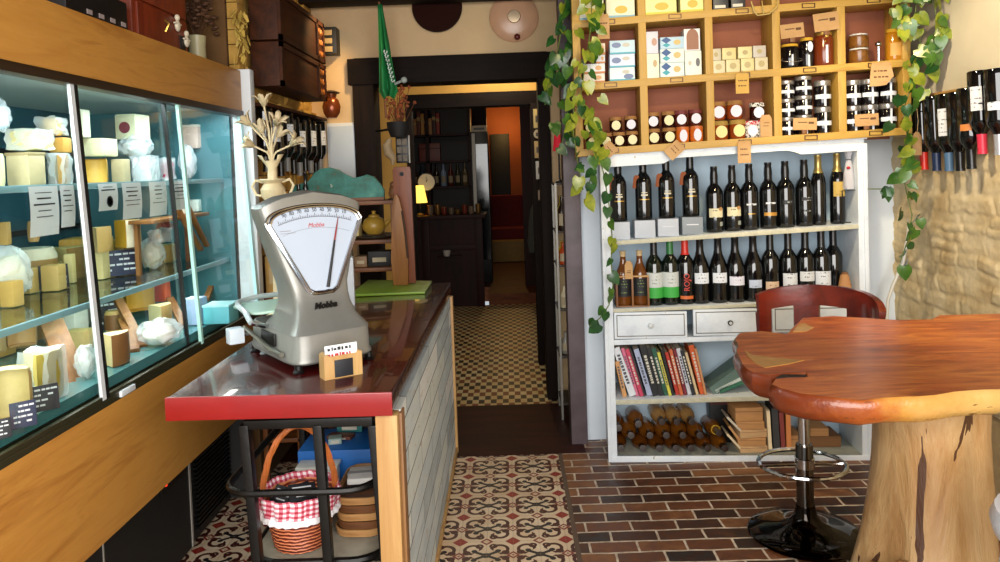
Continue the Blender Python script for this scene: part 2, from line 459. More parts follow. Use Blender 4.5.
objw('lower_panel', MB().box(-1.19, -1.15, Y0, Y1+.02, .50, .868, .004), pine, fr)
tk = objw('toe_panel', MB().box(-1.36, -1.32, Y0, 2.93, .02, .50).box(-1.36, -1.33, 2.93, 3.36, .02, .50), darkgrey, fr)
g = MB()
for i in range(22): g.box(-1.33, -1.315, 2.98, 3.34, .06+i*.019, .069+i*.019)
objw('vent_grille', g, blackm, fr)
objw('seam_strip', MB().box(-1.32, -1.316, 2.915, 2.927, .02, .40), mat('pale_seam', '9a948a', .5), fr)
objw('seam_strip', MB().box(-1.32, -1.317, 2.285, 2.29, .02, .49), mat('pale_seam', '9a948a', .5), fr)
pl = objw('control_panel', MB().box(-1.322, -1.312, 2.67, 2.88, .33, .46, .003), blackm, fr)
led = NT('red_led').set('ff2a1a', .4, emis='ff2a1a', estr=3); 
for k, (yy, zz, cm) in enumerate(((2.70, .37, led), (2.79, .395, mat('pale_button', 'c8c0b0', .5)), (2.83, .40, mat('pale_button', 'c8c0b0', .5)))):
    o = obj('indicator', MB().lathe([(0, .006), (.008, .006), (.009, 0), (0, 0)], 10, T4(-1.312, yy, zz) @ ry4(PI/2)), cm, pl)
objw('top_rail', MB().box(-1.235, -1.185, Y0, Y1, 1.773, 1.80, .004), bronze, fr)
b = MB().box(-1.24, -1.15, Y0, Y1, .866, .886, .003).box(-1.165, -1.15, Y0, Y1, .886, .9, .002).box(-1.20, -1.185, Y0, Y1, .886, .9, .002)
objw('bottom_rail', b, olive, fr)
objw('end_post', MB().box(-1.24, -1.15, Y1, Y1+.055, .86, 1.99, .006), alum, fr)
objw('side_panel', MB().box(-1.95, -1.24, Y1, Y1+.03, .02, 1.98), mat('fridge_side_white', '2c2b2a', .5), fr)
objw('side_lining', MB().box(-1.93, -1.25, Y1-.012, Y1, .93, 1.808), mat('teal_lit_lining', '3c6f78', .4), fr)  # added sheet; the teal light inside the case is put into its colour
objw('back_panel', MB().box(-1.97, -1.93, Y0, Y1, .02, 1.98), teal_in, fr)
b = MB()
for zz in (1.62, 1.30): b.box(-1.93, -1.915, Y0, Y1, zz, zz+.022)
objw('wall_bar', b, blackm, fr)
objw('top_panel', MB().box(-1.97, -1.20, Y0, Y1, 1.808, 1.816), mat('inside_white', 'b9c6c8', .5), fr)
objw('deck', MB().box(-1.94, -1.185, Y0, Y1, .895, .93), mat('deck_teal_glass', '44787a', .2), fr)
def shelf(z, xf, xb):
    s = objw('shelf', MB().box(xb, xf, Y0, Y1-.01, z-.012, z), shelfglass, fr)
    r = MB().box(xf, xf+.012, Y0, Y1-.01, z-.016, z+.003, .002); o = obj('shelf_edge', r, mat('shelf_edge_pale', '7fa6ae', .35), s)
    return s
shelf(1.496, -1.30, -1.72); shelf(1.135, -1.29, -1.86)
tubem = NT('lit_tube').set('f4fbff', .4, emis='dff2ff', estr=3)
objw('light_tube', MB().tube([(-1.255, Y0+.1, 1.798), (-1.255, Y1-.1, 1.798)], .008), tubem, fr)
# sliding glass doors
def door(ya, yb, off):
    def P(y, z, d=0): return (tilt(z)+off+d, y, z)
    b = MB()
    V = [P(ya, .9), P(yb, .9), P(yb, 1.775), P(ya, 1.775)]
    bm = b.bm; A = [bm.verts.new(v) for v in V]; bm.faces.new(A)
    o = objw('glass_door', b, glass, fr)
    def stile(y, w, m, dd=.004):
        q = MB(); bm = q.bm
        vs = [bm.verts.new((tilt(z)+off+d, yy, z)) for z in (.89, 1.775) for d in (-dd, dd*2) for yy in (y, y+w)]
        for f in ((0,1,3,2), (4,6,7,5), (0,4,5,1), (2,3,7,6), (0,2,6,4), (1,5,7,3)): bm.faces.new([vs[i] for i in f])
        return obj('stile', q, m, o)
    return o, stile
o, st = door(1.22, 2.075, 0); st(2.033, .018, alum, .003); st(2.054, .015, blackm, .003)
o, st = door(2.06, 2.72, -.03); st(2.655, .012, blackm)
o, st = door(2.70, 3.355, 0); st(2.70, .016, mat('pale_green_glass_edge', 'a8d6cc', .2)); st(3.325, .03, mat('lit_glass_edge', 'bfeef4', .2))
objw('door_pull', MB().box(-1.16, -1.142, 2.12, 2.20, .872, .89, .003), alum, fr)

# ---------------------------------------------------------------- cheeses
def cmat(h): return mat('cheese_'+h, h, .5, var=.1, scale=25, bump=.12, bscale=60)
def wrap(root, mb, seed=1, amp=.006):
    rnd = random.Random(seed)
    bmesh.ops.subdivide_edges(mb.bm, edges=mb.bm.edges[:], cuts=3, use_grid_fill=True)
    for v in mb.bm.verts: v.co *= 1.035; v.co += Vector((rnd.uniform(-amp, amp), rnd.uniform(-amp, amp), rnd.uniform(-amp*.3, amp)))
    return obj('plastic_wrap', mb, film, root, recalc=True, ang=25)
NCH = [0]
def cheese(kind, box, label, col, X=None, Z=None, rind=None, dz=0., asp=1., wrapped=False, rz=None, name='cheese', cat='cheese', grp=None, snap=None, shrink=1.06):
    x0, x1, y0, y1 = box; xc = (x0+x1)/2; NCH[0] += 1; rnd = random.Random(NCH[0])
    if Z is not None:
        p = at(xc, y1, Z=Z)
    else:
        p = at(xc, y1, X=X)
        if snap is not None: p.z = snap
    Xa = abs(p.x)
    s = (x1-x0)/(740/p.y*asp + 740*Xa/p.y**2) * shrink
    if Z is not None: s *= 1.2
    dx, dy = s*asp, s
    h = (y1-y0)*p.y/740 * (1.08 if Z is not None else 1.0)
    rot = rz if rz is not None else rnd.uniform(-.12, .12)
    t = thing(name, label, cat, (p.x, p.y, p.z+.001+dz), (0, 0, rot), grp)
    m = cmat(col)
    if kind == 'block':
        obj('block', MB().box(-dx/2, dx/2, -dy/2, dy/2, 0, h, min(dx, dy, h)*.1), m, t)
        if rind: obj('rind', MB().box(-dx/2-.002, dx/2+.001, -dy/2-.001, dy/2+.001, h*.93, h+.003, .002), cmat(rind), t)
        if wrapped: wrap(t, MB().box(-dx/2, dx/2, -dy/2, dy/2, 0, h), NCH[0])
    elif kind == 'wedge':          # a slice of a wheel, tip away from the door
        r = s*1.1; a0, a1 = -.65, .75
        obj('paste', MB().lathe([(0, 0), (r, 0), (r*1.02, h*.15), (r*1.02, h*.85), (r, h), (0, h)], 14, T4(-r*.55, 0, 0), a0=a0, a1=a1).prism([(-r*.55, 0), (-r*.55+r*math.cos(a0), r*math.sin(a0)), (-r*.55+r*math.cos(a1), r*math.sin(a1))], 0.001, h-.001, 'XY'), m, t)
        obj('rind', MB().lathe([(r*1.0, 0), (r*1.035, h*.1), (r*1.04, h*.5), (r*1.035, h*.9), (r*1.0, h+.001)], 14, T4(-r*.55, 0, 0), a0=a0, a1=a1), cmat(rind or 'b08a4a'), t)
        if wrapped: wrap(t, MB().box(-r*.4, r*.5, -r*.45, r*.45, 0, h), NCH[0])
    elif kind == 'half':           # half a wheel, cut face toward the door
        r = s*.62
        obj('paste', MB().lathe([(0, 0), (r*.95, 0), (r, h*.12), (r, h*.88), (r*.95, h), (0, h)], 18, ry4(0), a0=-PI*.5-.5, a1=PI*.5+.3), m, t, rot=(0, 0, PI*.72))
        obj('rind', MB().lathe([(r*.93, -.0005), (r*1.02, h*.1), (r*1.025, h*.5), (r*1.02, h*.9), (r*.93, h+.001)], 18, a0=-PI*.5-.5, a1=PI*.5+.3), cmat(rind or col), t, rot=(0, 0, PI*.72))
    elif kind == 'round':
        r = s*.52
        obj('body', MB().lathe([(0, 0), (r*.8, 0), (r*.97, h*.15), (r, h*.5), (r*.97, h*.85), (r*.8, h), (0, h)], 22), m, t)
        if rind: obj('rind', MB().lathe([(r*.985, h*.15), (r*1.02, h*.5), (r*.985, h*.85)], 22), cmat(rind), t)
        if wrapped: wrap(t, MB().box(-r, r, -r, r, 0, h), NCH[0])
    elif kind == 'dome':           # white cheese with a coloured rind over the top
        r = s*.52
        obj('paste', MB().prism([(r*math.cos(a)*1.0, h*.25+h*.72*math.sin(a)) for a in [i*PI/12 for i in range(13)]]+[(-r, 0), (r, 0)], -dy*.45, dy*.45, 'XZ', .004), m, t, rot=(0, 0, .5))
        obj('rind', MB().prism([(r*1.03*math.cos(a), h*.25+h*.76*math.sin(a)) for a in [PI*.15+i*PI*.7/12 for i in range(13)]]+[(r*.9*math.cos(a), h*.25+h*.66*math.sin(a)) for a in [PI*.85-i*PI*.7/12 for i in range(13)]], -dy*.452, dy*.452, 'XZ'), cmat(rind), t, rot=(0, 0, .5))
    elif kind == 'log':
        r = h*.5
        obj('log', MB().tube([(0, -dy*.5, r), (0, -dy*.46, r), (0, dy*.46, r), (0, dy*.5, r)], [r*.7, r, r, r*.7], 14), m, t)
        if wrapped: wrap(t, MB().box(-r, r, -dy*.5, dy*.5, 0, h), NCH[0])
    elif kind == 'bag':            # crumpled plastic bag around a cheese
        obj('cheese_body', MB().blob((0, 0, h*.42), (dx*.38, dy*.38, h*.4), 3, .12, 2, NCH[0], flat=-h*.415), m, t)
        bg = MB().blob((0, 0, h*.5), (dx*.5, dy*.5, h*.5), 4, .2, 2.6, NCH[0]); obj('plastic_bag', bg, film, t, ang=20)
    return t
S1 = 1.497; S2 = 1.136; DK = .931
G1 = 'cheeses on the upper shelf of the display case'; G2 = 'cheeses on the middle shelf of the display case'; G3 = 'cheeses on the deck of the display case'
c = cheese
# upper shelf, front row
c('block', (8, 46, 150, 182), 'beige block of hard cheese, upper shelf, above the largest hanging price sheet', 'c9b78c', X=-1.40, snap=S1, rind='a89468', grp=G1)
c('wedge', (46, 72, 153, 182), 'grey-beige cheese wedge in wrap behind the wide door stile, upper shelf', 'b8ab92', X=-1.40, snap=S1, wrapped=True, grp=G1)
c('round', (-10, 8, 150, 183), 'ridged pale round cheese cut off by the picture edge, upper shelf', 'd9cfa4', X=-1.40, snap=S1, grp=G1)
c('half', (82, 109, 157, 181), 'golden yellow half cheese at the front of the upper shelf', 'dcb95c', X=-1.40, snap=S1, rind='b98d34', grp=G1)
c('block', (112, 131, 158, 181), 'small tan cheese block beside the golden half cheese, upper shelf', 'bfae86', X=-1.40, snap=S1, grp=G1)
c('block', (133, 158, 156, 180), 'white cheese block in clear wrap, upper shelf, between tan block and dark sliding-door line', 'd8dde0', X=-1.40, snap=S1, wrapped=True, grp=G1)
c('round', (160, 176, 160, 181), 'small wrapped white cheese with a pink round mark, upper shelf by the dark door line', 'e0c9c8', X=-1.40, snap=S1, rind='b0405a', wrapped=True, grp=G1)
c('bag', (177, 200, 148, 183), 'clear bag of white cheeses with a pinkish base, far part of upper shelf', 'd6c6cc', X=-1.40, snap=S1, grp=G1)
c('block', (201, 220, 155, 182), 'pale packaged cheese at the far end of the upper shelf', 'cfd0bc', X=-1.40, snap=S1, wrapped=True, grp=G1)
# second row
c('block', (8, 54, 131, 151), 'long pale yellow cheese in wrap lying on the beige block', 'd9cc92', X=-1.44, asp=.8, wrapped=True, grp=G1)
c('block', (50, 72, 138, 153), 'orange-sided cheese piece stacked behind the wide door stile', 'd8a04a', X=-1.44, grp=G1)
c('block', (82, 118, 139, 157), 'long cream cheese bar on top of the golden half cheese', 'd8d2ac', X=-1.44, asp=.7, grp=G1)
c('bag', (112, 160, 136, 158), 'crumpled clear bag with white cheese lying on top of the tan block', 'd6d8d0', X=-1.44, asp=.8, grp=G1)
c('block', (183, 206, 126, 149), 'pinkish white carton of cheese high at the far end of the upper shelf', 'd4b8aa', X=-1.42, grp=G1, rind='e4ded2')
c('block', (208, 222, 128, 156), 'pale green-white cheese slab in the far corner of the upper shelf', 'cdd6bc', X=-1.42, grp=G1)
# top
c('round', (38, 66, 119, 136), 'orange-yellow round cheese in wrap on the topmost layer by the wide stile', 'd8b060', X=-1.46, wrapped=True, grp=G1)
c('block', (71, 91, 110, 138), 'tall ivory block of holed cheese on the topmost layer', 'dedcc0', X=-1.46, grp=G1)
t = c('block', (117, 150, 115, 140), 'greenish cream cheese box with a dark red round print, on the topmost layer', 'd5d6b4', X=-1.46, asp=.8, grp=G1)
obj('round_print', MB().lathe([(0, .0), (.022, 0), (.022, .001), (0, .001)], 20, T4(.0, -.056, .045) @ rx4(PI/2)), mat('maroon_print', '6a2038', .6), t)
c('bag', (-14, 16, 100, 132), 'pale blue plastic bag topping the cheeses at the picture edge', 'bcd6e0', X=-1.44, grp=G1)
# middle shelf
c('bag', (-20, 38, 249, 301), 'large cheese in a white plastic bag at the near end of the middle shelf', 'd8c69c', Z=S2, grp=G2)
c('block', (16, 38, 243, 268), 'tan cheese block behind the white plastic bag, middle shelf', 'b79a5c', X=-1.62, snap=S2, grp=G2)
c('block', (40, 66, 237, 263), 'larger tan cheese block below the largest hanging price sheet', 'b99b5a', X=-1.56, snap=S2, grp=G2)
c('round', (26, 42, 221, 242), 'small brown-rinded round cheese under the largest price sheet', 'b08c58', X=-1.66, dz=.0, grp=G2)
c('block', (0, 12, 222, 245), 'amber cheese slab at the picture edge, back of the middle shelf', 'ae8a48', X=-1.6, grp=G2)
c('block', (52, 67, 262, 279), 'narrow pale cheese slice beside the chalk tag, middle shelf', 'd8cb98', Z=S2, grp=G2)
c('block', (66, 76, 256, 283), 'upright pale yellow cheese slice by the wide stile, middle shelf', 'd9c88c', Z=S2, grp=G2)
c('block', (91, 109, 252, 279), 'cream cheese piece directly beyond the wide stile, middle shelf', 'd8c88e', Z=S2, grp=G2)
c('wedge', (88, 113, 227, 252), 'pale wedge with a folded paper on it, back of middle shelf beyond the stile', 'c9b27c', X=-1.5, snap=None, rind='a88a50', grp=G2)
c('wedge', (113, 143, 220, 247), 'bright mustard-yellow cheese wedge with a white cut side, middle shelf', 'd8a42c', X=-1.48, rind='e0d2b8', grp=G2)
c('block', (110, 128, 238, 258), 'small ochre cheese cube below the mustard-yellow wedge', 'c8a868', Z=S2, grp=G2)
c('bag', (137, 167, 239, 269), 'cheese ball in glossy clear wrap at the front of the middle shelf', 'd0b684', Z=S2, grp=G2)
c('dome', (178, 196, 224, 246), 'white cheese with red rind leaning at the wooden riser legs, nearer one', 'e2e2de', Z=S2, rind='a83024', grp=G2)
c('dome', (196, 214, 218, 241), 'white cheese with red rind beyond the riser legs, farther one', 'e0e0de', Z=S2, rind='a83024', grp=G2)
c('log', (146, 175, 230, 243), 'grey wrapped cheese log lying under the wooden riser', 'b09a88', X=-1.45, wrapped=True, grp=G2)
c('log', (150, 182, 222, 232), 'dark red sausage lying behind the grey wrapped log', '7a2a1a', X=-1.55, name='sausage', cat='sausage')
c('block', (188, 203, 195, 207), 'white cheese tub standing on the wooden riser', 'dfe4e2', X=-1.42, snap=1.352, grp=G2)
c('block', (172, 186, 198, 214), 'pale cheese slab on the near end of the wooden riser', 'd5d3c6', X=-1.40, snap=1.352, grp=G2)
c('block', (204, 222, 196, 207), 'sage green packet at the far end of the wooden riser', '7f9c8c', X=-1.42, snap=1.352, name='packet', cat='packet')
# deck
c('half', (-14, 32, 373, 424), 'very large pale yellow cheese with pitted skin at the front of the deck', 'd9c687', Z=DK, rind='c4ac68', grp=G3)
c('wedge', (24, 63, 354, 398), 'yellow cheese wedge in film next to the largest cheese on the deck', 'd2bb5e', Z=DK, rind='b09a3c', wrapped=True, grp=G3)
c('half', (6, 39, 321, 346), 'peach-coloured half cheese at the back of the deck, near end', 'dfb273', X=-1.62, rind='b5854c', grp=G3)
c('block', (-8, 7, 318, 352), 'tan cheese cut off by the picture edge, back of the deck', 'b8925a', X=-1.62, grp=G3)
c('block', (56, 89, 308, 331), 'white cheese block with one dark hole, raised behind the crossed planks', 'e0dcd0', X=-1.58, dz=0, grp=G3)
c('bag', (74, 99, 346, 378), 'white cheese in a torn clear bag just before the wide stile, deck', 'd9d5cc', Z=DK, grp=G3)
c('wedge', (102, 129, 335, 364), 'pale cheese wedge with brown rind beyond the wide stile, deck', 'd0bf8a', Z=DK, rind='8a5a30', grp=G3)
c('half', (124, 156, 283, 311), 'bright yellow half cheese beside the orange-red one, back of deck', 'dfb548', X=-1.52, rind='c08c24', grp=G3)
c('block', (154, 171, 277, 301), 'orange-red waxed cheese block behind the bright yellow half cheese', 'c8401c', X=-1.5, grp=G3)
c('bag', (137, 184, 320, 345), 'white cheese in spread-out plastic film at the front of the deck', 'd8d2c0', Z=DK, grp=G3)
c('block', (186, 206, 299, 324), 'blue and white printed carton at the far end of the deck', '8fa8c8', Z=DK, name='carton', cat='carton')
c('block', (207, 236, 305, 322), 'aqua plastic tub in the far front corner of the deck', '58b0bc', Z=DK, name='plastic_tub', cat='tub', rind='9fd8de')
c('block', (222, 233, 258, 282), 'small orange-red packet by the far end post, above the aqua tub', 'c04028', X=-1.38, name='packet', cat='packet')
# back rows, glimpsed between the pieces in front
rq = random.Random(17)
SH = ['block', 'wedge', 'half', 'round', 'block', 'wedge']
CN = [('tan', 'b4955a'), ('pale yellow', 'd2c07c'), ('cream', 'd6cca4'), ('amber', 'b8873c'), ('golden', 'cfa24a'), ('ivory', 'd8d2b8'), ('grey-brown', '94815c')]
ON = ('first', 'second', 'third', 'fourth', 'fifth', 'sixth', 'seventh', 'eighth', 'ninth', 'tenth')
def rowof(n, y0, y1, X, Z, where, grp):
    for i in range(n):
        y = y0+(y1-y0)*i/(n-1); cn, cc_ = CN[(i*3+int(Z*10)) % 7]; k = SH[(i*5+int(X*10)) % 6]; s = (y1-y0)/(n-1)*.46; h = rq.uniform(.085, .15)
        t = thing('cheese', '%s cheese, %s from the near end in the %s' % (cn, ON[i], where), 'cheese', (X, y, Z), (0, 0, rq.uniform(-.2, .2)), grp); m = cmat(cc_)
        if k == 'block': obj('block', MB().box(-s, s, -s*.9, s*.9, 0, h, .012), m, t)
        elif k == 'wedge':
            obj('paste', MB().prism([(-s, 0), (s*.9, -s*.9), (s, 0), (s*.9, s*.9)], 0, h, 'XY', .005), m, t); obj('rind', MB().prism([(s*.9, -s*.9), (s*1.02, 0), (s*.9, s*.9), (s, 0)], 0, h, 'XY'), cmat('8a6a3a'), t)
        else: obj('body', MB().lathe([(0, 0), (s*.85, 0), (s, h*.2), (s, h*.8), (s*.85, h), (0, h)], 20), m, t); obj('rind', MB().lathe([(s*.99, h*.2), (s*1.02, h*.5), (s*.99, h*.8)], 20), cmat('a07c44'), t)
rowof(9, 1.78, 3.2, -1.74, S2, 'back row of the middle shelf', 'back-row cheeses on the middle shelf')
rowof(9, 1.95, 3.2, -1.76, DK, 'back row of the deck', 'back-row cheeses on the deck')
rowof(4, 2.42, 3.05, -1.32, S2, 'very front of the middle shelf beyond the wide stile', 'front-edge cheeses on the middle shelf') if False else None
c('block', (66, 92, 331, 350), 'small tan cheese block lying between the crossed planks and the wide stile', 'c4a468', Z=DK, grp=G3)
c('round', (104, 126, 312, 332), 'brown-rinded round cheese before the tall plank pair', 'c09a5c', Z=DK+.02, rind='7a4e28', grp=G3)
c('wedge', (150, 172, 306, 326), 'cream wedge behind the white film-wrapped cheese on the deck', 'd8c890', Z=DK, grp=G3)
c('block', (0, 24, 270, 296), 'ochre cheese block peeping out behind the white plastic bag', 'c09a50', X=-1.5, snap=S2, grp=G2)
c('wedge', (150, 176, 246, 262), 'pale wedge at the shelf edge right of the glossy wrapped ball', 'd2bf88', Z=S2, grp=G2)
# supports that the pale items above rest on
def plank(root, a, b, w, th, m):
    a, b = Vector(a), Vector(b); d = b-a; q = d.to_track_quat('Z', 'X').to_matrix().to_4x4()
    return obj('plank', MB().box(-th/2, th/2, -w/2, w/2, 0, d.length, .002, mtx=T4(*(a-root.location)) @ q), m, root)
oak = wood('prop_oak', '633a1a', '94622e', 2, 6, 9, .5)
def props(label, pts, w=.03):
    P = [(at(*a, X=xa), at(*b2, X=xb)) for a, xa, b2, xb in pts]
    base = min((q for pr in P for q in pr), key=lambda q: q.z)
    t = thing('wooden_prop', label, 'wooden prop', base.copy(), group='wooden props inside the display case')
    for a, b2 in P: plank(t, b2, a, w, .018, oak)
props('crossed wooden planks in front of the white holed cheese block', [((54, 315), -1.42, (86, 392), -1.25), ((44, 318), -1.44, (74, 396), -1.25)], .035)
props('tall dark wooden plank pair near the bright yellow half cheese', [((110, 284), -1.5, (143, 347), -1.27), ((122, 320), -1.4, (135, 351), -1.26)], .03)
props('short leaning wooden plank beside the carton on the deck', [((170, 299), -1.42, (184, 326), -1.27)], .03)
props('dim wooden plank pair behind the aqua tub', [((219, 268), -1.4, (206, 300), -1.35), ((221, 268), -1.4, (233, 296), -1.3)], .025)
rs = thing('wooden_riser', 'low wooden riser with slanting legs at the far end of the middle shelf', 'riser', (-1.43, 2.95, S2), group=None)
objw('riser_board', MB().box(-1.44, -1.34, 2.78, 3.3, 1.335, 1.35, .003), oak, rs)
for a, b2, xx in (((176, 206), (201, 250), -1.32), ((186, 204), (207, 246), -1.33)):
    plank(rs, at(*b2, X=xx), at(*a, X=xx-.02), .022, .014, oak).name = 'leg'
for yy in (2.82, 3.26): obj('leg', MB().box(-.005, .01, yy-2.95-.01, yy-2.95+.01, .0, .2), oak, rs)
# price sheets hanging from the upper shelf edge
paper = mat('white_paper', 'dfe3e4', .7)
ink = mat('black_ink', '1c1c22', .6)
PG = 'price sheets hanging from the upper shelf'
def sheet(box, label, pic=False):
    x0, x1, y0, y1 = box; X = -1.272
    a, b2 = at(x0, (y0+y1)/2, X=X), at(x1, (y0+y1)/2, X=X); h = (y1-y0)*(a.y+b2.y)/2/740; zt = S1-.002; w = b2.y-a.y
    t = thing('price_sheet', label, 'price sign', (X, (a.y+b2.y)/2, zt-h), group=PG); rr = random.Random(x0)
    obj('sheet', MB().grid(lambda u, v: (.004*math.sin(v*3), (u-.5)*w-.02*w*(1-v), v*h), 2, 6), paper, t)
    k = MB()
    for i in range(5):
        zz = h*(.86-.12*i); ww = w*rr.uniform(.3, .8)*.5
        if pic and i > 1: break
        th = .004 if i in (1, 2) else .0022
        k.box(.0045+.004*math.sin(zz/h*3), .0055+.004*math.sin(zz/h*3), -ww-.01, ww-.01, zz, zz+th)
    if pic: k.lathe([(.013, 0), (.018, 0), (.018, .001), (.013, .001), (.013, 0)], 16, T4(.006, 0, h*.33) @ ry4(PI/2))
    obj('printed_lettering', k, ink, t)
sheet((29, 58, 182, 232), 'largest hanging price sheet, nearest the picture edge')
sheet((60, 74, 182, 224), 'price sheet half hidden by the wide door stile')
sheet((98, 117, 181, 208), 'price sheet with a small oval drawing', True)
sheet((122, 141, 180, 216), 'price sheet next after the one with the oval drawing')
sheet((149, 166, 179, 213), 'price sheet just before the dark sliding-door line')
sheet((171, 187, 178, 207), 'price sheet just beyond the dark sliding-door line')
slate = mat('black_slate', '15181f', .5); chalk = mat('white_chalk', 'c9ccd0', .8); navy = mat('navy_card', '1a2440', .5)
CG = 'black price tags in the display case'
def tagcard(box, label, Z, m=slate):
    x0, x1, y0, y1 = box; p = at((x0+x1)/2, y1, Z=Z); s = (x1-x0)*p.y/740*1.1; h = (y1-y0)*p.y/740
    t = thing('price_tag', label, 'price tag', (p.x, p.y, p.z+.002), (-.18, 0, .75), CG); rr = random.Random(x0*7+y0)
    obj('card', MB().box(-s/2, s/2, -.003, .003, 0, h, .001), m, t)
    k = MB()
    for i in range(4):
        zz = h*(.8-.2*i); x = -s*.38
        while x < s*.3:
            w = rr.uniform(.1, .25)*s
            if rr.random() < .75: k.box(x, x+w*.8, -.0042, -.0032, zz, zz+h*.07)
            x += w
    obj('chalk_writing', k, chalk, t)
tagcard((30, 57, 386, 412), 'black chalk tag before the yellow wedge on the deck', DK)
tagcard((14, 35, 402, 428), 'black chalk tag before the largest cheese, second from picture edge', DK, navy)
tagcard((-8, 10, 420, 440), 'black chalk tag in the near corner of the deck', DK)
tagcard((43, 67, 265, 289), 'black chalk tag beside the white bag on the middle shelf', S2)
tagcard((107, 138, 250, 276), 'wide navy tag in front of the ochre cube, middle shelf', S2, navy)
tagcard((98, 120, 300, 330), 'dark tag standing behind the wide stile on the deck', DK)

# ---------------------------------------------------------------- on top of the refrigerator
ZT = 1.984
redwood = wood('red_brown_box_wood', '5a1c0c', '8e3a1a', 2, 5, 8, .4)
bx = thing('wooden_drawer_chest', 'small red-brown wooden chest with charms, on top of the refrigerator', 'chest', (-1.5, 2.98, 1.80))
bx.location = (-1.55, 3.0, 1.818)
a, b2 = at(136, 40, X=-1.32), at(189, 40, X=-1.32)
L, Rr = a.y-3.0, b2.y-3.0
obj('carcass', MB().box(-.22, .22, L, Rr, 0, .62, .006), redwood, bx)
for i, (z0, z1) in enumerate(((.02, .335), (.345, .60))):
    d = obj('drawer_front', MB().box(.22, .232, L+.02, Rr-.02, z0, z1, .004), redwood, bx)
    obj('drawer_pull', MB().tube([(.235, (L+Rr)/2, z1-.03), (.25, (L+Rr)/2, z1-.045), (.235, (L+Rr)/2, z1-.075)], .005, 6), mat('brass', 'b08a3c', .3, .8), d)
chm = mat('ivory_charm', 'd8cdb4', .5)
for yy, zz in ((.0, .29), (-.03, .52), (.08, .24)):
    k = MB().blob((.24, yy, zz+.045), (.01, .014, .014), 2).blob((.24, yy, zz+.012), (.01, .02, .024), 2).blob((.24, yy-.02, zz+.02), (.008, .014, .006), 1).blob((.24, yy+.02, zz+.02), (.008, .014, .006), 1)
    obj('charm', k, chm, bx)
obj('sticker', MB().box(.232, .236, .03, .075, .19, .27), mat('black_sticker', '14110f', .5), bx)
wc = thing('wine_carton', 'black printed wine carton lying on top of the refrigerator', 'carton', (-1.5, 2.5, 1.818))
a, b2 = at(74, 30, X=-1.3), at(134, 30, X=-1.3)
obj('carton_body', MB().box(-.25, .18, a.y-2.5, b2.y-2.5, 0, .31, .006), mat('black_card', '100d0c', .5), wc)
k = MB()
for i in range(4): k.box(.181, .183, b2.y-2.5-.05-.07*i, b2.y-2.5-.02-.07*i, .22, .235)
k.box(.181, .183, b2.y-2.56, b2.y-2.52, .17, .2)
obj('printed_lettering', k, mat('pale_print', 'a89a98', .5), wc)
pt = thing('ceramic_vase', 'tall pale green vase with dried sprigs at the far end of the refrigerator top', 'vase', at(198, 66, X=-1.36))
pt.location.z = 1.818; Yv = pt.location.y
obj('vase_body', MB().lathe([(0, 0), (.028, 0), (.034, .04), (.038, .14), (.036, .27), (.04, .315), (.034, .318), (.03, .28), (.0, .27)], 20), mat('pale_celadon', 'b3ab84', .4, var=.1), pt)
rnd = random.Random(4); k = MB()
for i in range(26):
    an = rnd.uniform(0, 2*PI); r = rnd.uniform(.02, .16); h = rnd.uniform(.38, .62)
    p = (r*math.cos(an), r*math.sin(an), h); k.tube([(0, 0, .28), (p[0]*.4, p[1]*.4, .28+(h-.28)*.6), p], [.002, .0015, .001], 4)
    for j in range(5): k.blob((p[0]+rnd.uniform(-.03, .03), p[1]+rnd.uniform(-.03, .03), p[2]+rnd.uniform(-.05, .03)), (.014, .012, .009), 1, .3, 4, i+j)
obj('dried_sprig', k, mat('dried_brown_leaf', '54331a', .8, var=.4), pt)
# added leaf shapes standing in for the lit stone wall by the end post
hb = thing('lit_stone_stand_in', 'added pale leaf shapes standing in for the lit stone wall above the refrigerator end post', 'dried leaves', at(238, 8, X=-1.2))
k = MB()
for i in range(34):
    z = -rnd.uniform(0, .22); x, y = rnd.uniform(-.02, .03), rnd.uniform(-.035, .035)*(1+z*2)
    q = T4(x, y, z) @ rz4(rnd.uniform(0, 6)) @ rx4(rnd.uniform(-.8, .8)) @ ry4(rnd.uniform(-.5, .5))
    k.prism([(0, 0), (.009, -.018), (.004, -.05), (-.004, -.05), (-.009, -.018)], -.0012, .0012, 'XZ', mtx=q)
obj('leaf_spray', k, mat('lit_stone_yellow', 'c9a84c', .7, var=.3), hb)
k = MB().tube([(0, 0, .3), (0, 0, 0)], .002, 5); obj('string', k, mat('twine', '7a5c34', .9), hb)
hf = thing('dried_foliage_bunch', 'dark dried foliage bunch hanging behind the vase on the refrigerator', 'dried leaves', at(215, 20, X=-1.5))
k = MB()
for i in range(170):
    q = T4(rnd.gauss(0, .07), rnd.gauss(0, .12), rnd.gauss(0, .12)) @ rz4(rnd.uniform(0, 6)) @ rx4(rnd.uniform(-1.5, 1.5)) @ ry4(rnd.uniform(-1, 1))
    k.prism([(0, 0), (.014, -.02), (.0, -.055), (-.014, -.02)], -.001, .001, 'XZ', mtx=q)
o = obj('leaf_spray', k, mat('dark_dried_leaf', '33281a', .8, var=.5), hf); o['kind'] = 'stuff'
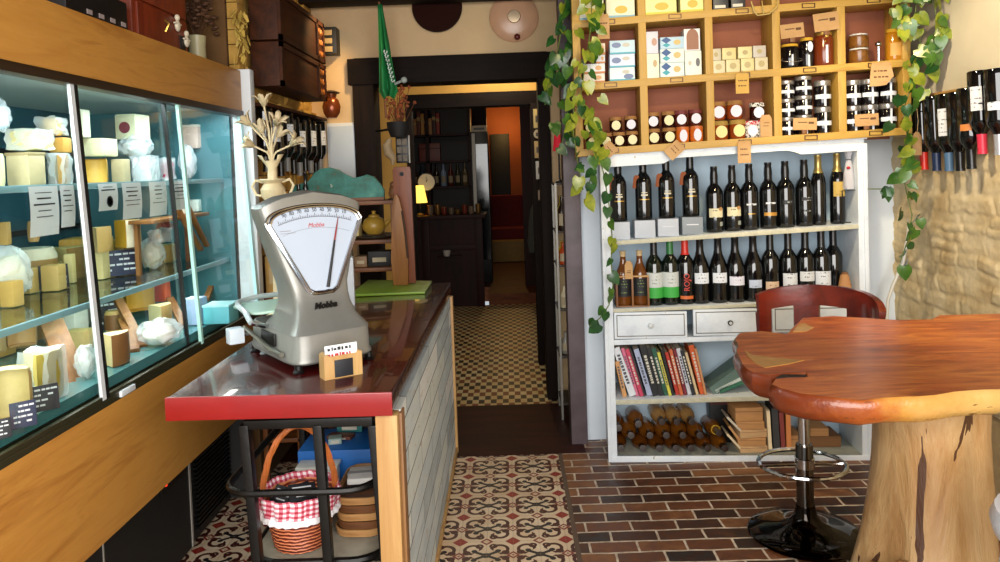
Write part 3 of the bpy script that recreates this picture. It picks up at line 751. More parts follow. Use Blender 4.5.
# ================================================================ COUNTER
topm = wood('dark_red_varnished_wood', '2c0505', '500d0a', 1, 4, 8, .22, coat=.6, bump=.05)
redm = mat('bright_red_edge_paint', '8c0e10', .35, var=.12, scale=10, coat=.3)
pinep = wood('pale_pine', 'a87c46', 'caa66c', 2, 5, 9, .55)
def whitewashed():
    t = NT('whitewashed_planks'); v = t.coord(); x, y, z = t.xyz(v)
    k = t.n('TexBrick'); cv = t.n('CombineXYZ'); t.put(cv.inputs[0], y); t.put(cv.inputs[1], z); t.l(cv.outputs[0], k.inputs['Vector'])
    for a, b in (('Scale', 1), ('Mortar Size', .003), ('Brick Width', .62), ('Row Height', .098), ('Bias', 0)): k.inputs[a].default_value = b
    k.inputs['Color1'].default_value = (0, 0, 0, 1); k.inputs['Color2'].default_value = (1, 1, 1, 1); k.inputs['Mortar'].default_value = (.5,)*3+(1,)
    n1 = E(t, t.noise(t.coord((1, 1.5, 9)), 3, 5, .65))
    c = t.ramp((E(t, k.outputs['Color'])*.5)+(n1*.5), [(.2, '98a4a8'), (.4, 'c2ced2'), (.55, 'd2dad4'), (.75, 'e4e6e4')])
    c = t.mix(E(t, t.noise(t.coord((1, 2, 14)), 5, 4, .7)) > .64, c, 'b8a284')
    c = t.mix(k.outputs['Fac'], c, '4a4a48')
    t.bump(n1, .2, .005); return t.set(c, .6)
ct = thing('shop_counter', 'shop counter with dark red top and whitewashed plank side, in front of the cheese refrigerator', 'counter', (-.65, 2.95, 0))
objw('countertop', MB().prism([(-.955, 2.0), (-.335, 1.985), (-.322, 3.92), (-.955, 3.92)], .842, .902, 'XY', .004), topm, ct)
objw('front_edging', MB().prism([(-.957, 1.992), (-.333, 1.977), (-.333, 1.987), (-.957, 2.002)], .84, .905, 'XY', .003), redm, ct, label='bright red painted front edge')
objw('plank_panel', MB().box(-.345, -.322, 2.05, 3.86, .03, .834), whitewashed(), ct)
objw('corner_post', MB().box(-.385, -.325, 2.0, 2.05, 0, .834, .003), pinep, ct)
objw('corner_post', MB().box(-.36, -.31, 3.86, 3.905, 0, .834, .003), pinep, ct)
objw('panel_trim', MB().box(-.325, -.316, 2.03, 2.085, .0, .83, .002), wood('brown_trim_wood', '6e4a2a', '9a7042', 2), ct)
objw('base_trim', MB().box(-.322, -.312, 2.085, 3.86, 0, .035, .002), pinep, ct)
objw('back_panel', MB().box(-.95, -.345, 3.82, 3.86, 0, .836), mat('dark_panel', '1c1512', .6), ct)
iron = mat('worn_black_iron', '1b1917', .4, .6, var=.3, scale=12, bump=.1)
# metal trolley under the counter
tr = thing('metal_trolley', 'black metal two-tier trolley with pale shelf, parked under the counter front', 'trolley', (-.6, 2.3, 0))
Yf = 2.03
def down(p0, p1):
    a, b = at(*p0, Y=Yf), at(*p1, Y=Yf); d = b-a; return a, a + d*(a.z/(-d.z))
def bar(a, b, w=.016):
    d = Vector(b)-Vector(a); q = d.to_track_quat('Z', 'Y').to_matrix().to_4x4()
    return MB().box(-w, w, -w*.8, w*.8, 0, d.length, .003, mtx=T4(*(Vector(a)-tr.location)) @ q)
legs = [down((245, 424), (258, 562)), down((318, 424), (329, 562)), down((373, 424), (386, 562))]
for a, b in legs: a.z = min(a.z, .832); obj('leg', bar(b, a), iron, tr)
xl, xr = legs[0][0].x, legs[2][0].x
for xx in (xl-.01, xr-.005): obj('leg', bar((xx-.01, 2.62, .002), (xx, 2.62, .80), .013), iron, tr)
def rrect(x0, x1, y0, y1, r, z, n=6):
    P = []
    for cx, cy, a in ((x1-r, y1-r, 0), (x0+r, y1-r, PI/2), (x0+r, y0+r, PI), (x1-r, y0+r, 1.5*PI)):
        P += [(cx+r*math.cos(a+PI/2*i/n), cy+r*math.sin(a+PI/2*i/n), z) for i in range(n+1)]
    return P
zr = .62
rail = rrect(-.83, -.40, 2.02, 2.66, .09, zr); objw('rim_rail', MB().tube(rail, .011, 8, closed=True), iron, tr)
objw('top_crossbar', MB().box(xl, xr, Yf-.012, Yf+.012, .80, .825, .002), iron, tr)
ZS = .402
lo = rrect(-.78, -.40, 2.085, 2.7, .09, .39)
objw('lower_shelf', MB().prism([p[:2] for p in lo], .38, .40, 'XY', .003), mat('stained_pale_board', '8c8676', .5, var=.35, scale=9), tr)
objw('shelf_rim', MB().tube(rrect(-.787, -.393, 2.078, 2.707, .1, .39), .012, 8, closed=True), iron, tr)
# basket
wick = NT('woven_cane'); _v = wick.coord(); _wx, _wy, _wz = wick.xyz(_v)
_w = wick.n('TexWave', wave_type='BANDS', bands_direction='Z'); wick.l(_v, _w.inputs['Vector']); _w.inputs['Scale'].default_value = 26; _w.inputs['Distortion'].default_value = 2.5
wickm = wick.set(wick.ramp(_w.outputs[0], [(.2, '64200e'), (.6, 'bc522a'), (1, 'd88a5c')]), .5)
wick.bump(_w.outputs[0], .6, .01)
ging = NT('red_gingham'); gx, gy, gz = ging.xyz(ging.coord())
uu = ging.n('TexCoord'); ux, uy, uz = ging.xyz(uu.outputs['UV'])
ga = (gx*42.).op('ADD', gy*42.).frac() > .5; gb = (gz*60.).frac() > .5
gingm = ging.set(ging.ramp((ga+gb)*.5, [(.2, 'e4d8da'), (.5, 'cc7484'), (.9, 'a22438')]), .8)
bk = thing('wicker_basket', 'red-brown wicker basket with gingham lining on the lower trolley shelf', 'basket', (-.652, 2.17, ZS)); bk.scale = (.92, .92, .88)
def weave(a, z): return 1 + .022*math.sin(a*18 + (PI if int(z/.014) % 2 else 0))
prof = [(.0, .002), (.075, .0)]+[(.084+.03*(i/11)**.8, .006+.0155*i) for i in range(12)]+[(.1, .17), (.085, .03), (0, .02)]
obj('basket_body', MB().lathe(prof, 72, jit=lambda a, z: weave(a, z) if z > .004 else 1), wickm, bk, ang=60)
def ruff(a, z): return 1+.03*math.sin(a*13)+.02*math.sin(a*29)
obj('gingham_lining', MB().lathe([(0, .10), (.07, .10), (.095, .115), (.112, .172), (.124, .196), (.1285, .188), (.126, .16), (.121, .132), (.119, .132)], 72, jit=ruff), gingm, bk, ang=70)
obj('lace_trim', MB().lathe([(.117, .135), (.1275, .122), (.1255, .112), (.116, .128)], 72, jit=lambda a, z: 1+.035*math.sin(a*26)), mat('white_lace', 'e6e2e4', .8), bk, ang=70)
hp = [(.115*math.cos(a), 0, .15+.25*math.sin(a)) for a in [PI*i/22 for i in range(23)]]
hk = MB()
for k in range(3):
    hk.tube([(p[0]+.005*math.cos(i*.9+k*2.1), .005*math.sin(i*.9+k*2.1), p[2]) for i, p in enumerate(hp)], .007, 6)
obj('handle', hk, mat('orange_cane', 'b8642c', .5, var=.25, scale=60), bk, rot=(0, 0, .35))
for i, (x, y, a, lab) in enumerate(((.02, -.035, .5, 'black chalk card lying topmost in the basket'), (-.045, -.03, -.4, 'black card on the left inside the basket'), (.0, .03, 1.1, 'black card tucked at the back of the basket'))):
    q = thing('chalk_card', lab, 'card', bk.matrix_basis.translation + Vector((x*.86, y*.86, .142+.012*(2-i))), (.85, .1, a), 'chalk cards in the basket')
    obj('card', MB().box(-.04, .04, -.026, .026, 0, .003, .001), slate, q)
    kk = MB()
    for j in range(3): kk.box(-.03+.005*j, .026-.008*j, .012-.013*j, .0155-.013*j, .003, .0036)
    obj('chalk_writing', kk, chalk, q)
# blue box with packets, trays, tubs on the trolley
bb = thing('blue_box', 'blue cardboard box at the back of the trolley shelf, behind the basket', 'box', (-.60, 2.58, ZS))
blu = mat('bright_blue_card', '1c68b8', .5, var=.1); dblu = mat('dark_blue_card', '18246a', .5, var=.25, scale=20)
obj('carton_base', MB().box(-.135, .135, -.11, .095, 0, .06, .002), dblu, bb)
obj('carton_lid', MB().box(-.142, .142, -.117, .1, .06, .165, .004), blu, bb)
k = MB()
for i in range(6): k.box(-.1+.035*i, -.085+.035*i, -.1112, -.11, .02+.01*(i % 2), .05)
obj('printed_lettering', k, mat('pale_blue_print', '8aa4d8', .5), bb)
for i, (x, y, w, h, col, nm, lab) in enumerate(((-.02, .0, .09, .012, '6a3a28', 'wooden_board', 'small brown board lying on the blue box'), (.0, .07, .09, .05, '2c7a78', 'packet', 'teal packet standing on the blue box'), (-.03, -.045, .045, .02, '9ab0a8', 'small_packet', 'tiny pale packet on the front of the blue box'))):
    q = thing(nm, lab, 'packet' if 'packet' in nm else 'board', bb.location + Vector((x, y, .1655)), (0, 0, .2*i-.2))
    zz = .0125 if nm == 'small_packet' else 0
    obj('body', MB().box(-w/2, w/2, -.022, .022, 0, h, .003), mat('c_'+col, col, .5), q)
    obj('front_label', MB().box(-w*.3, w*.3, -.0235, -.022, h*.2, h*.75), mat('pale_label', 'c8c4b4', .6), q)
wt = wood('tray_wood', '8a5c30', 'c89a62', 0, 6, 8, .5); wt2 = wood('dark_tray_wood', '4e2e18', '7a4c28', 0, 6, 8, .5)
TG = 'stack of wooden trays on the trolley shelf'
tl = ['lowest wooden tray of the stack beside the basket', 'second wooden tray from below in the stack beside the basket', 'middle wooden tray of the stack beside the basket', 'second wooden tray from above in the stack beside the basket', 'topmost wooden tray of the stack beside the basket']
for i, lb in enumerate(tl):
    q = thing('wooden_tray', lb, 'tray', (-.485+.004*(i % 2), 2.32, ZS+.001+.0245*i), (0, 0, .03*((i*7) % 3-1)), TG)
    R1 = [p[:2] for p in rrect(-.075, .075, -.13, .13, .05, 0)]
    obj('tray_base', MB().prism([(x*.96, y*.96) for x, y in R1], 0, .006, 'XY'), wt2, q)
    kk = MB()
    kk.grid(lambda u, v: (lambda P, t: (P[0]*t, P[1]*t, .0+(.023 if v in (1/3, 2/3) else 0)))(R1[int(round(u*len(R1))) % len(R1)], (1.0, 1.04, .99, .95)[int(round(v*3))]), len(R1), 3, closed_u=True)
    obj('rim', kk, wt if i % 2 == 0 else wt2, q)
for i, (x, y, w, d, h, nm, lab) in enumerate(((-.66, 2.42, .13, .06, .14, 'white_tub', 'white tub with lid standing behind the basket'), )):
    q = thing(nm, lab, 'tub', (x, y, ZS)); wm = mat('white_plastic', 'cfd2cc', .4)
    obj('tub_body', MB().box(-w/2, w/2, -d/2, d/2, 0, h-.012, .01), wm, q); obj('lid', MB().box(-w/2-.004, w/2+.004, -d/2-.004, d/2+.004, h-.012, h, .004), wm, q)
q = thing('paper_stack', 'white paper napkin pack lying on the tray stack', 'napkins', (-.48, 2.33, ZS+.001+.0245*5), (0, 0, .1))
obj('paper', MB().box(-.06, .06, -.05, .05, 0, .02, .006), mat('napkin_white', 'd4d2cc', .8), q); obj('band', MB().box(-.062, .062, -.01, .01, -.0005, .021), mat('grey_band', '9a9a9a', .6), q)

# ================================================================ WEIGHING SCALE
yaw = R(38)
sc = thing('weighing_scale', 'silver grey vintage fan-dial weighing scale standing on the dark red counter', 'scale', at(295, 376, Z=.902), (0, 0, yaw))
grey = mat('hammered_silver_paint', '8b8a84', .38, .45, var=.12, scale=9, bump=.05)
chrome = mat('chrome', 'd0d4d8', .12, 1.0)
white = mat('white_dial', 'b2bdcc', .45, spec=.3)
CXs = .138
def sect(z, hw, yf, yb, n=40, ex=7, arc=0):
    cy, hd = (yf+yb)/2, (yb-yf)/2; P = []
    for i in range(n):
        a = 2*PI*i/n; ca, sa = math.cos(a), math.sin(a)
        x = math.copysign(abs(ca)**(2/ex), ca)*hw; y = math.copysign(abs(sa)**(2/ex), sa)*hd
        P.append((CXs+x, cy+y, z + arc*(1-(x/hw)**2)))
    return P
def loft(secs):
    b = MB(); rows = [[b.bm.verts.new(p) for p in s] for s in secs]
    for A, B in zip(rows, rows[1:]):
        for i in range(len(A)): b.bm.faces.new((A[i], A[(i+1) % len(A)], B[(i+1) % len(A)], B[i]))
    b.bm.faces.new(rows[0][::-1]); c = b.bm.verts.new((CXs, sum(v.co.y for v in rows[-1])/len(rows[-1]), max(v.co.z for v in rows[-1])+.001))
    for i in range(len(rows[-1])): b.bm.faces.new((rows[-1][i], rows[-1][(i+1) % len(rows[-1])], c))
    return b
obj('base', loft([sect(.022, .134, .004, .42), sect(.028, .139, -.002, .425), sect(.036, .139, -.002, .425), sect(.042, .135, .002, .42), sect(.108, .133, .004, .416), sect(.116, .128, .01, .41)]), grey, sc)
obj('head', loft([sect(.112, .133, .006, .30), sect(.128, .122, .022, .29), sect(.15, .107, .042, .27), sect(.185, .097, .066, .255), sect(.215, .095, .082, .25), sect(.25, .1, .096, .248),
    sect(.36, .134, .115, .246), sect(.47, .168, .13, .244), sect(.487, .172, .132, .242, arc=.012), sect(.497, .172, .134, .24, arc=.045), sect(.501, .164, .142, .232, arc=.047)]), grey, sc)
def fy(z): return .084+(z-.23)*.182
def fpt(x, z, d=0): return (CXs+x, fy(z)-d, z)
fan = [(-.024, .262), (.024, .262), (.05, .285)]+[(.145*1.0, .478)]
arc = [(.145*math.cos(a)/math.cos(0)*1, .478+.042*math.sin(a)) for a in [PI*i/16 for i in range(1, 16)]]
fan = [(.0, .23), (.03, .231), (.047, .242), (.145, .438), (.147, .446), (.143, .452)]+[(.143*math.cos(a), .452+.042*math.sin(a)) for a in [PI*i/16 for i in range(1, 16)]]+[(-.143, .452), (-.147, .446), (-.145, .438), (-.047, .242), (-.03, .231)]
b = MB(); b.bm.faces.new([b.bm.verts.new(fpt(x, z, .003)) for x, z in fan]); bmesh.ops.triangulate(b.bm, faces=b.bm.faces[:])
dial = obj('dial_face', b, white, sc)
def scl(k): return [fpt(x*k, .36+(z-.36)*k, .004) for x, z in fan]
obj('dial_bezel', MB().tube(scl(1.02), .0055, 8, closed=True), chrome, sc)
obj('outer_bezel', MB().tube([fpt(x*1.1, .36+(z-.36)*1.07, .001) for x, z in fan], .004, 8, closed=True), chrome, sc)
kk = MB(); AX = (0, .08)
def pol(a, r): return (AX[0]+r*math.sin(a), AX[1]+r*math.cos(a))
rA = .384
for i in range(-20, 21):
    a = i*.0158; r0, r1 = rA, rA+(.012 if i % 4 == 0 else .006)
    (xa, za), (xb, zb) = pol(a, r0), pol(a, r1)
    kk.tube([fpt(xa, za, .0038), fpt(xb, zb, .0038)], .0008, 4)
kk.tube([fpt(*pol(a*.01, rA), .0038) for a in range(-33, 34)], .0006, 4)
kk.tube([fpt(*pol(a*.01, rA-.035), .0038) for a in range(-33, 34)], .0003, 4)
obj('dial_markings', kk, ink, dial)
for i, s in enumerate(('90', '80', '70', '60', '50', '40', '30', '20', '10')):
    a = (i-4)*.0632; x, z = pol(a, rA+.021); p = fpt(x, z, .0036); text('dial_number', s, .0155, ink, dial, p, (PI/2-.15, 0, 0))
text('dial_emblem', 'Mobba', .02, mat('red_print', 'b83a3a', .5), dial, fpt(0, .437, .0036), (PI/2-.15, 0, 0), shear=.3)
kk = MB().box(-.12, -.085, 0, .0004, 0, .0022, mtx=T4(CXs, fy(.424)-.0036, .424)).box(-.12, -.07, 0, .0004, 0, .0015, mtx=T4(CXs, fy(.417)-.0036, .417))
obj('small_print', kk, mat('grey_print', '8a8a90', .6), dial)
n0, n1, n2, n3 = fpt(.014, .24, .008), fpt(.055, .385, .009), fpt(.064, .415, .009), fpt(.077, .458, .009)
nd = obj('needle', MB().tube([n0, fpt(.034, .31, .0085), n1], [.0055, .0042, .0032], 6), blackm, sc)
obj('needle_tip', MB().tube([n1, n2, n3], [.003, .0026, .0008], 6), mat('needle_red', '8a1a14', .5), nd)
text('maker_emblem', 'Mobba', .027, blackm, sc, (CXs-.008, .054, .188), (PI/2-.45, 0, 0), .002, shear=.35, bold=.0012)
for x, y in ((.02, .02), (.256, .02), (.02, .40), (.256, .40)):
    obj('foot', MB().lathe([(0, .0), (.016, .0), (.018, .004), (.012, .01), (.012, .024), (0, .024)], 14, T4(x, y, 0)), blackm, sc)
kk = MB().box(-.0035, .004, .14, .25, .058, .098, .004).box(-.0035, .004, .06, .12, .05, .085, .004)
obj('side_slot', MB().box(-.0045, .004, .15, .27, .062, .102, .004), blackm, sc)
obj('side_lever', MB().tube([(-.008, .08, .05), (-.008, .18, .052), (-.012, .30, .075), (-.014, .40, .09)], [.008, .009, .008, .006], 8), mat('worn_steel', '7c7a70', .35, .8), sc)
wb_ = obj('balance_weight', MB().box(-.068, -.018, .385, .43, .038, .09, .004), mat('white_enamel', 'c2ccd4', .3), sc)
obj('weight_arm', MB().tube([(-.02, .40, .065), (.005, .40, .065)], .006, 8), chrome, wb_)
obj('platform_plate', MB().prism([p[:2] for p in rrect(-.03, .27, .255, .48, .03, 0)], .15, .158, 'XY', .002), mat('pale_green_glass_plate', 'a3bfae', .25), sc)
obj('platform_stem', MB().tube([(.12, .36, .11), (.12, .36, .15)], .03, 14), grey, sc)
obj('platform_rail', MB().tube([(-.05, .22, .135), (-.052, .27, .165), (-.045, .36, .172), (-.02, .44, .17), (.06, .49, .172), (.2, .49, .17)], .009, 8), mat('pale_tube', 'b4bfc2', .3, .3), sc)
obj('platform_bracket', MB().tube([(-.05, .22, .135), (-.01, .22, .12), (.02, .24, .11)], .008, 8), chrome, sc)
# little sign block by the scale
a, b2 = at(325, 381, Z=.902), at(363, 374, Z=.902); w = (b2-a).length
sg = thing('wooden_display_block', 'small wooden display block with black panel and printed card, before the scale', 'display block', a, (0, 0, math.atan2(b2.y-a.y, b2.x-a.x)))
obj('block', MB().prism([(0, 0), (w, 0), (w, .07), (w-.012, .075), (w-.016, .066), (.016, .066), (.012, .075), (0, .07)], 0, .05, 'XZ', .002), pinep, sg)
obj('black_panel', MB().box(.03, w-.03, -.002, .0005, .004, .055, .001), slate, sg)
cd = obj('printed_card', MB().box(.006, w-.012, -.001, .0005, .058, .098, 0, mtx=T4(0, 0, .0) ), paper, sg, rot=(-.12, 0, 0))
rr = random.Random(9)
for m_, z0, nm in ((ink, .081, 'black_print'), (mat('red_ink', 'b02830', .6), .064, 'red_print')):
    kk = MB(); x = .014
    while x < w-.03:
        ww = rr.uniform(.004, .012); kk.box(x, x+ww, -.0018, -.001, z0+rr.uniform(0, .003), z0+rr.uniform(.008, .012)); x += ww+rr.uniform(.002, .005)
    obj(nm, kk, m_, cd)
# things on the far end of the counter
q = thing('white_carton', 'plain white carton standing on the counter just behind the scale', 'carton', at(350, 306, Z=.902), (0, 0, .15))
obj('carton_body', MB().box(-.055, .022, 0, .07, 0, .215, .003), mat('white_card', 'c9ccd2', .6), q); obj('flap', MB().box(-.053, .02, 0.002, .068, .215, .218), mat('white_card2', 'bfc2c8', .6), q)
P = [at(350, 297, Z=.902), at(425, 294, Z=.902), at(432, 283, Z=.902), at(368, 282, Z=.902)]
c0 = sum(P, Vector())/4
q = obj('cutting_mat', MB().prism([(p.x-c0.x, p.y-c0.y) for p in P], 0, .012, 'XY', .003), mat('lime_green_plastic', '6f8c22', .4, var=.08), None, (c0.x, c0.y, .9025)); tag(q, 'lime green cutting mat lying on the far end of the counter', 'mat')
def board(name, label, px, ptop, pbot, Y, col1, col2, wpx, shape, lean=.12, rot=0.):
    b0 = at(px, pbot, Y=Y); H = (pbot-ptop)*Y/740; W = wpx*Y/740
    t = thing(name, label, 'chopping board', (b0.x, b0.y, .916), (-lean, rot, 0), 'chopping boards at the counter end')
    m_ = wood(name+col1, col1, col2, 2, 4, 8, .5)
    obj('board', MB().prism([(x*W/2, z*H) for x, z in shape], -.011, .011, 'XZ', .003), m_, t)
    return t, W, H, m_
sh1 = [(-1, 0), (1, 0), (1, .97), (.9, 1), (-.85, 1), (-1, .97)]
sh2 = [(-.9, 0), (.9, 0), (1, .3), (.85, .6), (.6, .82), (.35, .95), (.05, 1), (-.3, .97), (-.55, .84), (-.75, .6), (-1, .28)]
t, W, H, m_ = board('chopping_board', 'tall reddish rectangular chopping board leaning at the counter end', 407, 164, 281, 3.86, '5e2810', '8a4a1e', 18, sh1, -.05)
obj('hang_hole', MB().lathe([(.008, 0), (.012, 0), (.012, .002), (.008, .002), (.008, 0)], 12, T4(0, -.0115, H*.94) @ rx4(PI/2)), blackm, t)
t, W, H, m_ = board('chopping_board', 'narrow rounded brown chopping board leaning before the reddish one', 401, 190, 282, 3.80, '64380f', '98642a', 17, sh2, -.08)
obj('bark_edge', MB().tube([(W*.5, -.012, H*.3), (W*.42, -.013, H*.6), (W*.3, -.012, H*.82)], .006, 6), mat('dark_bark', '3a2412', .8), t)
# ================================================================ WHITE CABINET AND CUBBYHOLE SHELF
FO = Vector((.478, 3.687, 0)); FRZ = math.atan2(3.616-3.687, 1.715-.478)
F = Front(FO, FRZ)
def shab():
    t = NT('distressed_white_paint'); v = t.coord()
    n1 = t.noise(v, 7, 5, .7); n2 = t.noise(t.coord((1, 1, 1)), 40, 3, .7)
    c = t.ramp(n1, [(.3, 'c6ced4'), (.5, 'd8dfe4'), (.7, 'e0e3e2')])
    c = t.mix(E(t, n2)*E(t, n1) > .4, c, '8d7f66')
    t.bump(n2, .1, .003); return t.set(c, .55)
M_SHAB = shab()
shabdark = mat('worn_paint_line', '6e685a', .7, var=.3, scale=30)
bluepanel = mat('pale_blue_back_board', 'b8cedd', .6, var=.08, scale=4)
def L2(p, d=0): return F.loc(p[0], p[1], d)
class Slope:
    """height as a function of local x, through two picked points (old shelves are never level)"""
    def __init__(s, a, b, d=0):
        (s.x0, s.z0), (s.x1, s.z1) = L2(a, d), L2(b, d); s.k = (s.z1-s.z0)/(s.x1-s.x0)
    def __call__(s, x): return s.z0+(x-s.x0)*s.k
zTop = Slope((612, 156), (866, 139)); zSh = Slope((612, 241), (860, 224)); zDeck = Slope((612, 309), (860, 299))
zDrB = Slope((612, 343), (866, 333)); zBook = Slope((612, 400), (866, 393)); zBot = Slope((612, 456), (866, 455))
xl, xr = L2((606, 300))[0], L2((867, 300))[0]
W5 = xr-xl
DEP = .31
cb = thing('display_cabinet', 'white distressed wooden cabinet holding wine, books and boxes, standing on the brick floor', 'cabinet', FO, (0, 0, FRZ))
def bx(b, x0, x1, y0, y1, zf, za, zb, bev=.002):
    return b.box(x0, x1, y0, y1, za, zb, bev, tz=zf)
st_ = .034
obj('side_panel', MB().box(xl, xl+st_, 0, DEP, 0, zTop(xl), .003), M_SHAB, cb)
obj('side_panel', MB().box(xr-st_, xr, 0, DEP, 0, zTop(xr), .003), M_SHAB, cb)
obj('side_moulding', MB().box(xl-.012, xl+.008, -.006, .02, 0, zTop(xl)-.02, .004), M_SHAB, cb)
obj('side_moulding', MB().box(xr-.008, xr+.012, -.006, .02, 0, zTop(xr)-.02, .004), M_SHAB, cb)
obj('back_board', MB().box(xl+.01, xr-.01, DEP-.012, DEP, .02, zTop(xl)), bluepanel, cb)
obj('top_board', bx(MB(), xl-.01, xr+.01, -.01, DEP, zTop, .0, .035), M_SHAB, cb)
# shaped top valance with an ogee step
n = 40; poly = []
xs = [xl+st_+(W5-2*st_)*i/n for i in range(n+1)]
def val(u):
    e = min(u, 1-u); return -.03 - (.0 if e > .27 else .024*(1-math.cos(PI*min(1, (.27-e)/.05)))/2)
obj('valance', MB().prism([(x, zTop(x)+.002) for x in (xs[0], xs[-1])]+[(x, zTop(x)+val(1-i/n)) for i, x in enumerate(xs[::-1])][0:n+1], -.004, .016, 'XZ', .001), M_SHAB, cb)
for zf, nm, th in ((zSh, 'shelf', .022), (zDeck, 'shelf', .018), (zBook, 'shelf', .024)):
    o = obj(nm, bx(MB(), xl+st_-.002, xr-st_+.002, .0, DEP-.012, zf, -th, 0), M_SHAB, cb)
    obj('shelf_edge', bx(MB(), xl+st_, xr-st_, -.004, .0005, zf, -th, -.001), mat('worn_cream_edge', 'c6c2a8', .6, var=.2, scale=25), o)
obj('bottom_rail', bx(MB(), xl, xr, -.004, .02, zBot, -.035-.0, 0, .003), M_SHAB, cb)
obj('bottom_board', bx(MB(), xl+st_, xr-st_, .0, DEP-.012, zBot, -.012, .0), mat('grey_floor_board', '9a9c90', .6, var=.2), cb)
obj('apron', bx(MB(), xl+st_, xr-st_, .0, .018, zDrB, -.012, .014), M_SHAB, cb)
obj('drawer_divider_board', bx(MB(), xl+st_, xr-st_, .018, DEP-.012, zDrB, .0, .014), M_SHAB, cb)
for a, b2, key in (((613, 314), (688, 334), 0), ((692, 312), (767, 332), 1), ((771, 310), (862, 331), 2)):
    x0, z1 = L2(a); x1, z0 = L2(b2); mid = zDrB((x0+x1)/2)
    z0 = mid+.016; z1 = zDeck((x0+x1)/2)-.022
    d = obj('drawer', MB().box(x0+.004, x1-.004, -.006, .016, z0, z1, .003), M_SHAB, cb)
    fr_ = MB()
    for q in ((x0+.016, x1-.016, z0+.012, z0+.016), (x0+.016, x1-.016, z1-.016, z1-.012), (x0+.016, x0+.02, z0+.012, z1-.012), (x1-.02, x1-.016, z0+.012, z1-.012)):
        fr_.box(q[0], q[1], -.0075, -.005, q[2], q[3])
    obj('groove_line', fr_, shabdark, d)
    kx, kz = (x0+x1)/2, (z0+z1)/2
    obj('knob', MB().lathe([(0, 0), (.007, 0), (.006, .008), (.013, .014), (.013, .019), (.006, .023), (0, .023)], 16, T4(kx, -.006, kz) @ rx4(PI/2)), (mat('pale_knob', 'c4c8c6', .35) if key == 0 else iron), d)
    if key: obj('knob_face', MB().lathe([(0, .0), (.008, .0), (.008, .002), (0, .002)], 12, T4(kx, -.028, kz) @ rx4(PI/2)), mat('pale_knob', 'c4c8c6', .35), d)
# ---------------------------------------------------------------- bottles
blk = mat('black_wine_glass', '08090a', .06, spec=.7); dkgreen = mat('dark_green_glass', '0b140c', .06, spec=.7)
amber = mat('amber_glass', '64360e', .08, spec=.6); brownl = mat('honey_wine_glass', '7e4a14', .08, spec=.6)
BP = {
 'port': [(0, 0), (.034, 0), (.037, .004), (.0375, .02), (.0375, .175), (.036, .195), (.028, .215), (.018, .228), (.0155, .24), (.0165, .262), (.0155, .28), (.0135, .30), (.0145, .302), (.0145, .315), (0, .315)],
 'bordeaux': [(0, 0), (.034, 0), (.0365, .004), (.037, .02), (.037, .185), (.034, .203), (.024, .222), (.0155, .236), (.0145, .25), (.0138, .30), (.015, .301), (.015, .312), (0, .312)],
 'slim': [(0, 0), (.028, 0), (.0305, .004), (.031, .02), (.031, .20), (.028, .225), (.02, .25), (.0145, .27), (.0135, .32), (.0145, .322), (.0145, .333), (0, .333)],
 'burgundy': [(0, 0), (.036, 0), (.0395, .004), (.04, .02), (.04, .145), (.037, .17), (.029, .2), (.02, .225), (.0155, .245), (.0142, .29), (.0152, .292), (.0152, .303), (0, .303)],
}
def patch(r, z0, z1, a=.85, n=12, off=.0007, a_mid=-PI/2):
    return MB().lathe([(r+off, z0), (r+off, z1)], n, a0=a_mid-a, a1=a_mid+a)
def label_mat(name, bg, fg='2a2a2a', band=None, bz=0):
    if name in MC: return MC[name]
    t = NT(name); x, y, z = t.xyz(t.coord()); n1 = E(t, t.noise(t.coord((1, 1, .3)), 230, 2, .6))
    rows = ((z*62.).frac()-.5).abs() < .17
    blk_ = E(t, t.noise(t.coord((.0, .0, 1)), 30, 1, .5)) > .5
    f = (rows*(n1 > .53))*(blk_*((x.abs()) < .017))
    c = t.mix(f*.85, bg, fg)
    if band: c = t.mix((z*1.0) < bz, c, band)
    MC[name] = t.set(c, .6); return MC[name]
WH = label_mat('white_label', 'd4d8dc'); CR = label_mat('cream_label', 'd0c8a4')
def bottle(kind, name, label, P, rz=0, glassm=None, lab=None, labm=None, la=.85, cap=None, capz=.75, scale=1., extra=None, group=None, tilt=None, cat='bottle', lab2=None):
    prof = BP[kind]; H = prof[-1][1]; r0 = max(p[0] for p in prof)
    t = thing(name, label, cat, P, (0, 0, rz), group); t.scale = (scale*1.1, scale*1.1, scale)
    if tilt: t.rotation_euler = tilt
    glassm = glassm or blk
    link('glass_body', cached(('b', kind), lambda: MB().lathe(prof, 22).mesh('glass_body', blk)), t, mt=glassm)
    if cap:
        zc = H*capz
        def rad(z):
            for (ra, za), (rb, zb) in zip(prof, prof[1:]):
                if za <= z <= zb: return ra+(rb-ra)*((z-za)/(zb-za) if zb > za else 0)
            return prof[-2][0]
        pr = [(rad(zc)+.0008, zc)]+[(p[0]+.0008, p[1]) for p in prof if p[1] > zc and p[0] > 0]+[(0, H+.0008)]
        link('capsule', cached(('c', kind, capz), lambda: MB().lathe(pr, 20).mesh('capsule', blackm)), t, mt=cap)
    if lab:
        z0, z1 = lab
        link('label', cached(('l', kind, lab, la), lambda: patch(r0, z0, z1, la).mesh('label', WH)), t, mt=labm or WH)
    if lab2:
        z0, z1, aa, m2 = lab2
        link('lower_label', cached(('l', kind, z0, z1, aa), lambda: patch(r0, z0, z1, aa, off=.001).mesh('lower_label', WH)), t, mt=m2)
    if extra: extra(t, r0, H)
    return t
gold = mat('gold_print', 'b8924a', .35, .7); cream_ink = mat('cream_ink', 'c9c2a8', .6)
capblk = mat('black_capsule', '0d0d0f', .3); capred = mat('red_capsule', 'c22a1c', .35); 
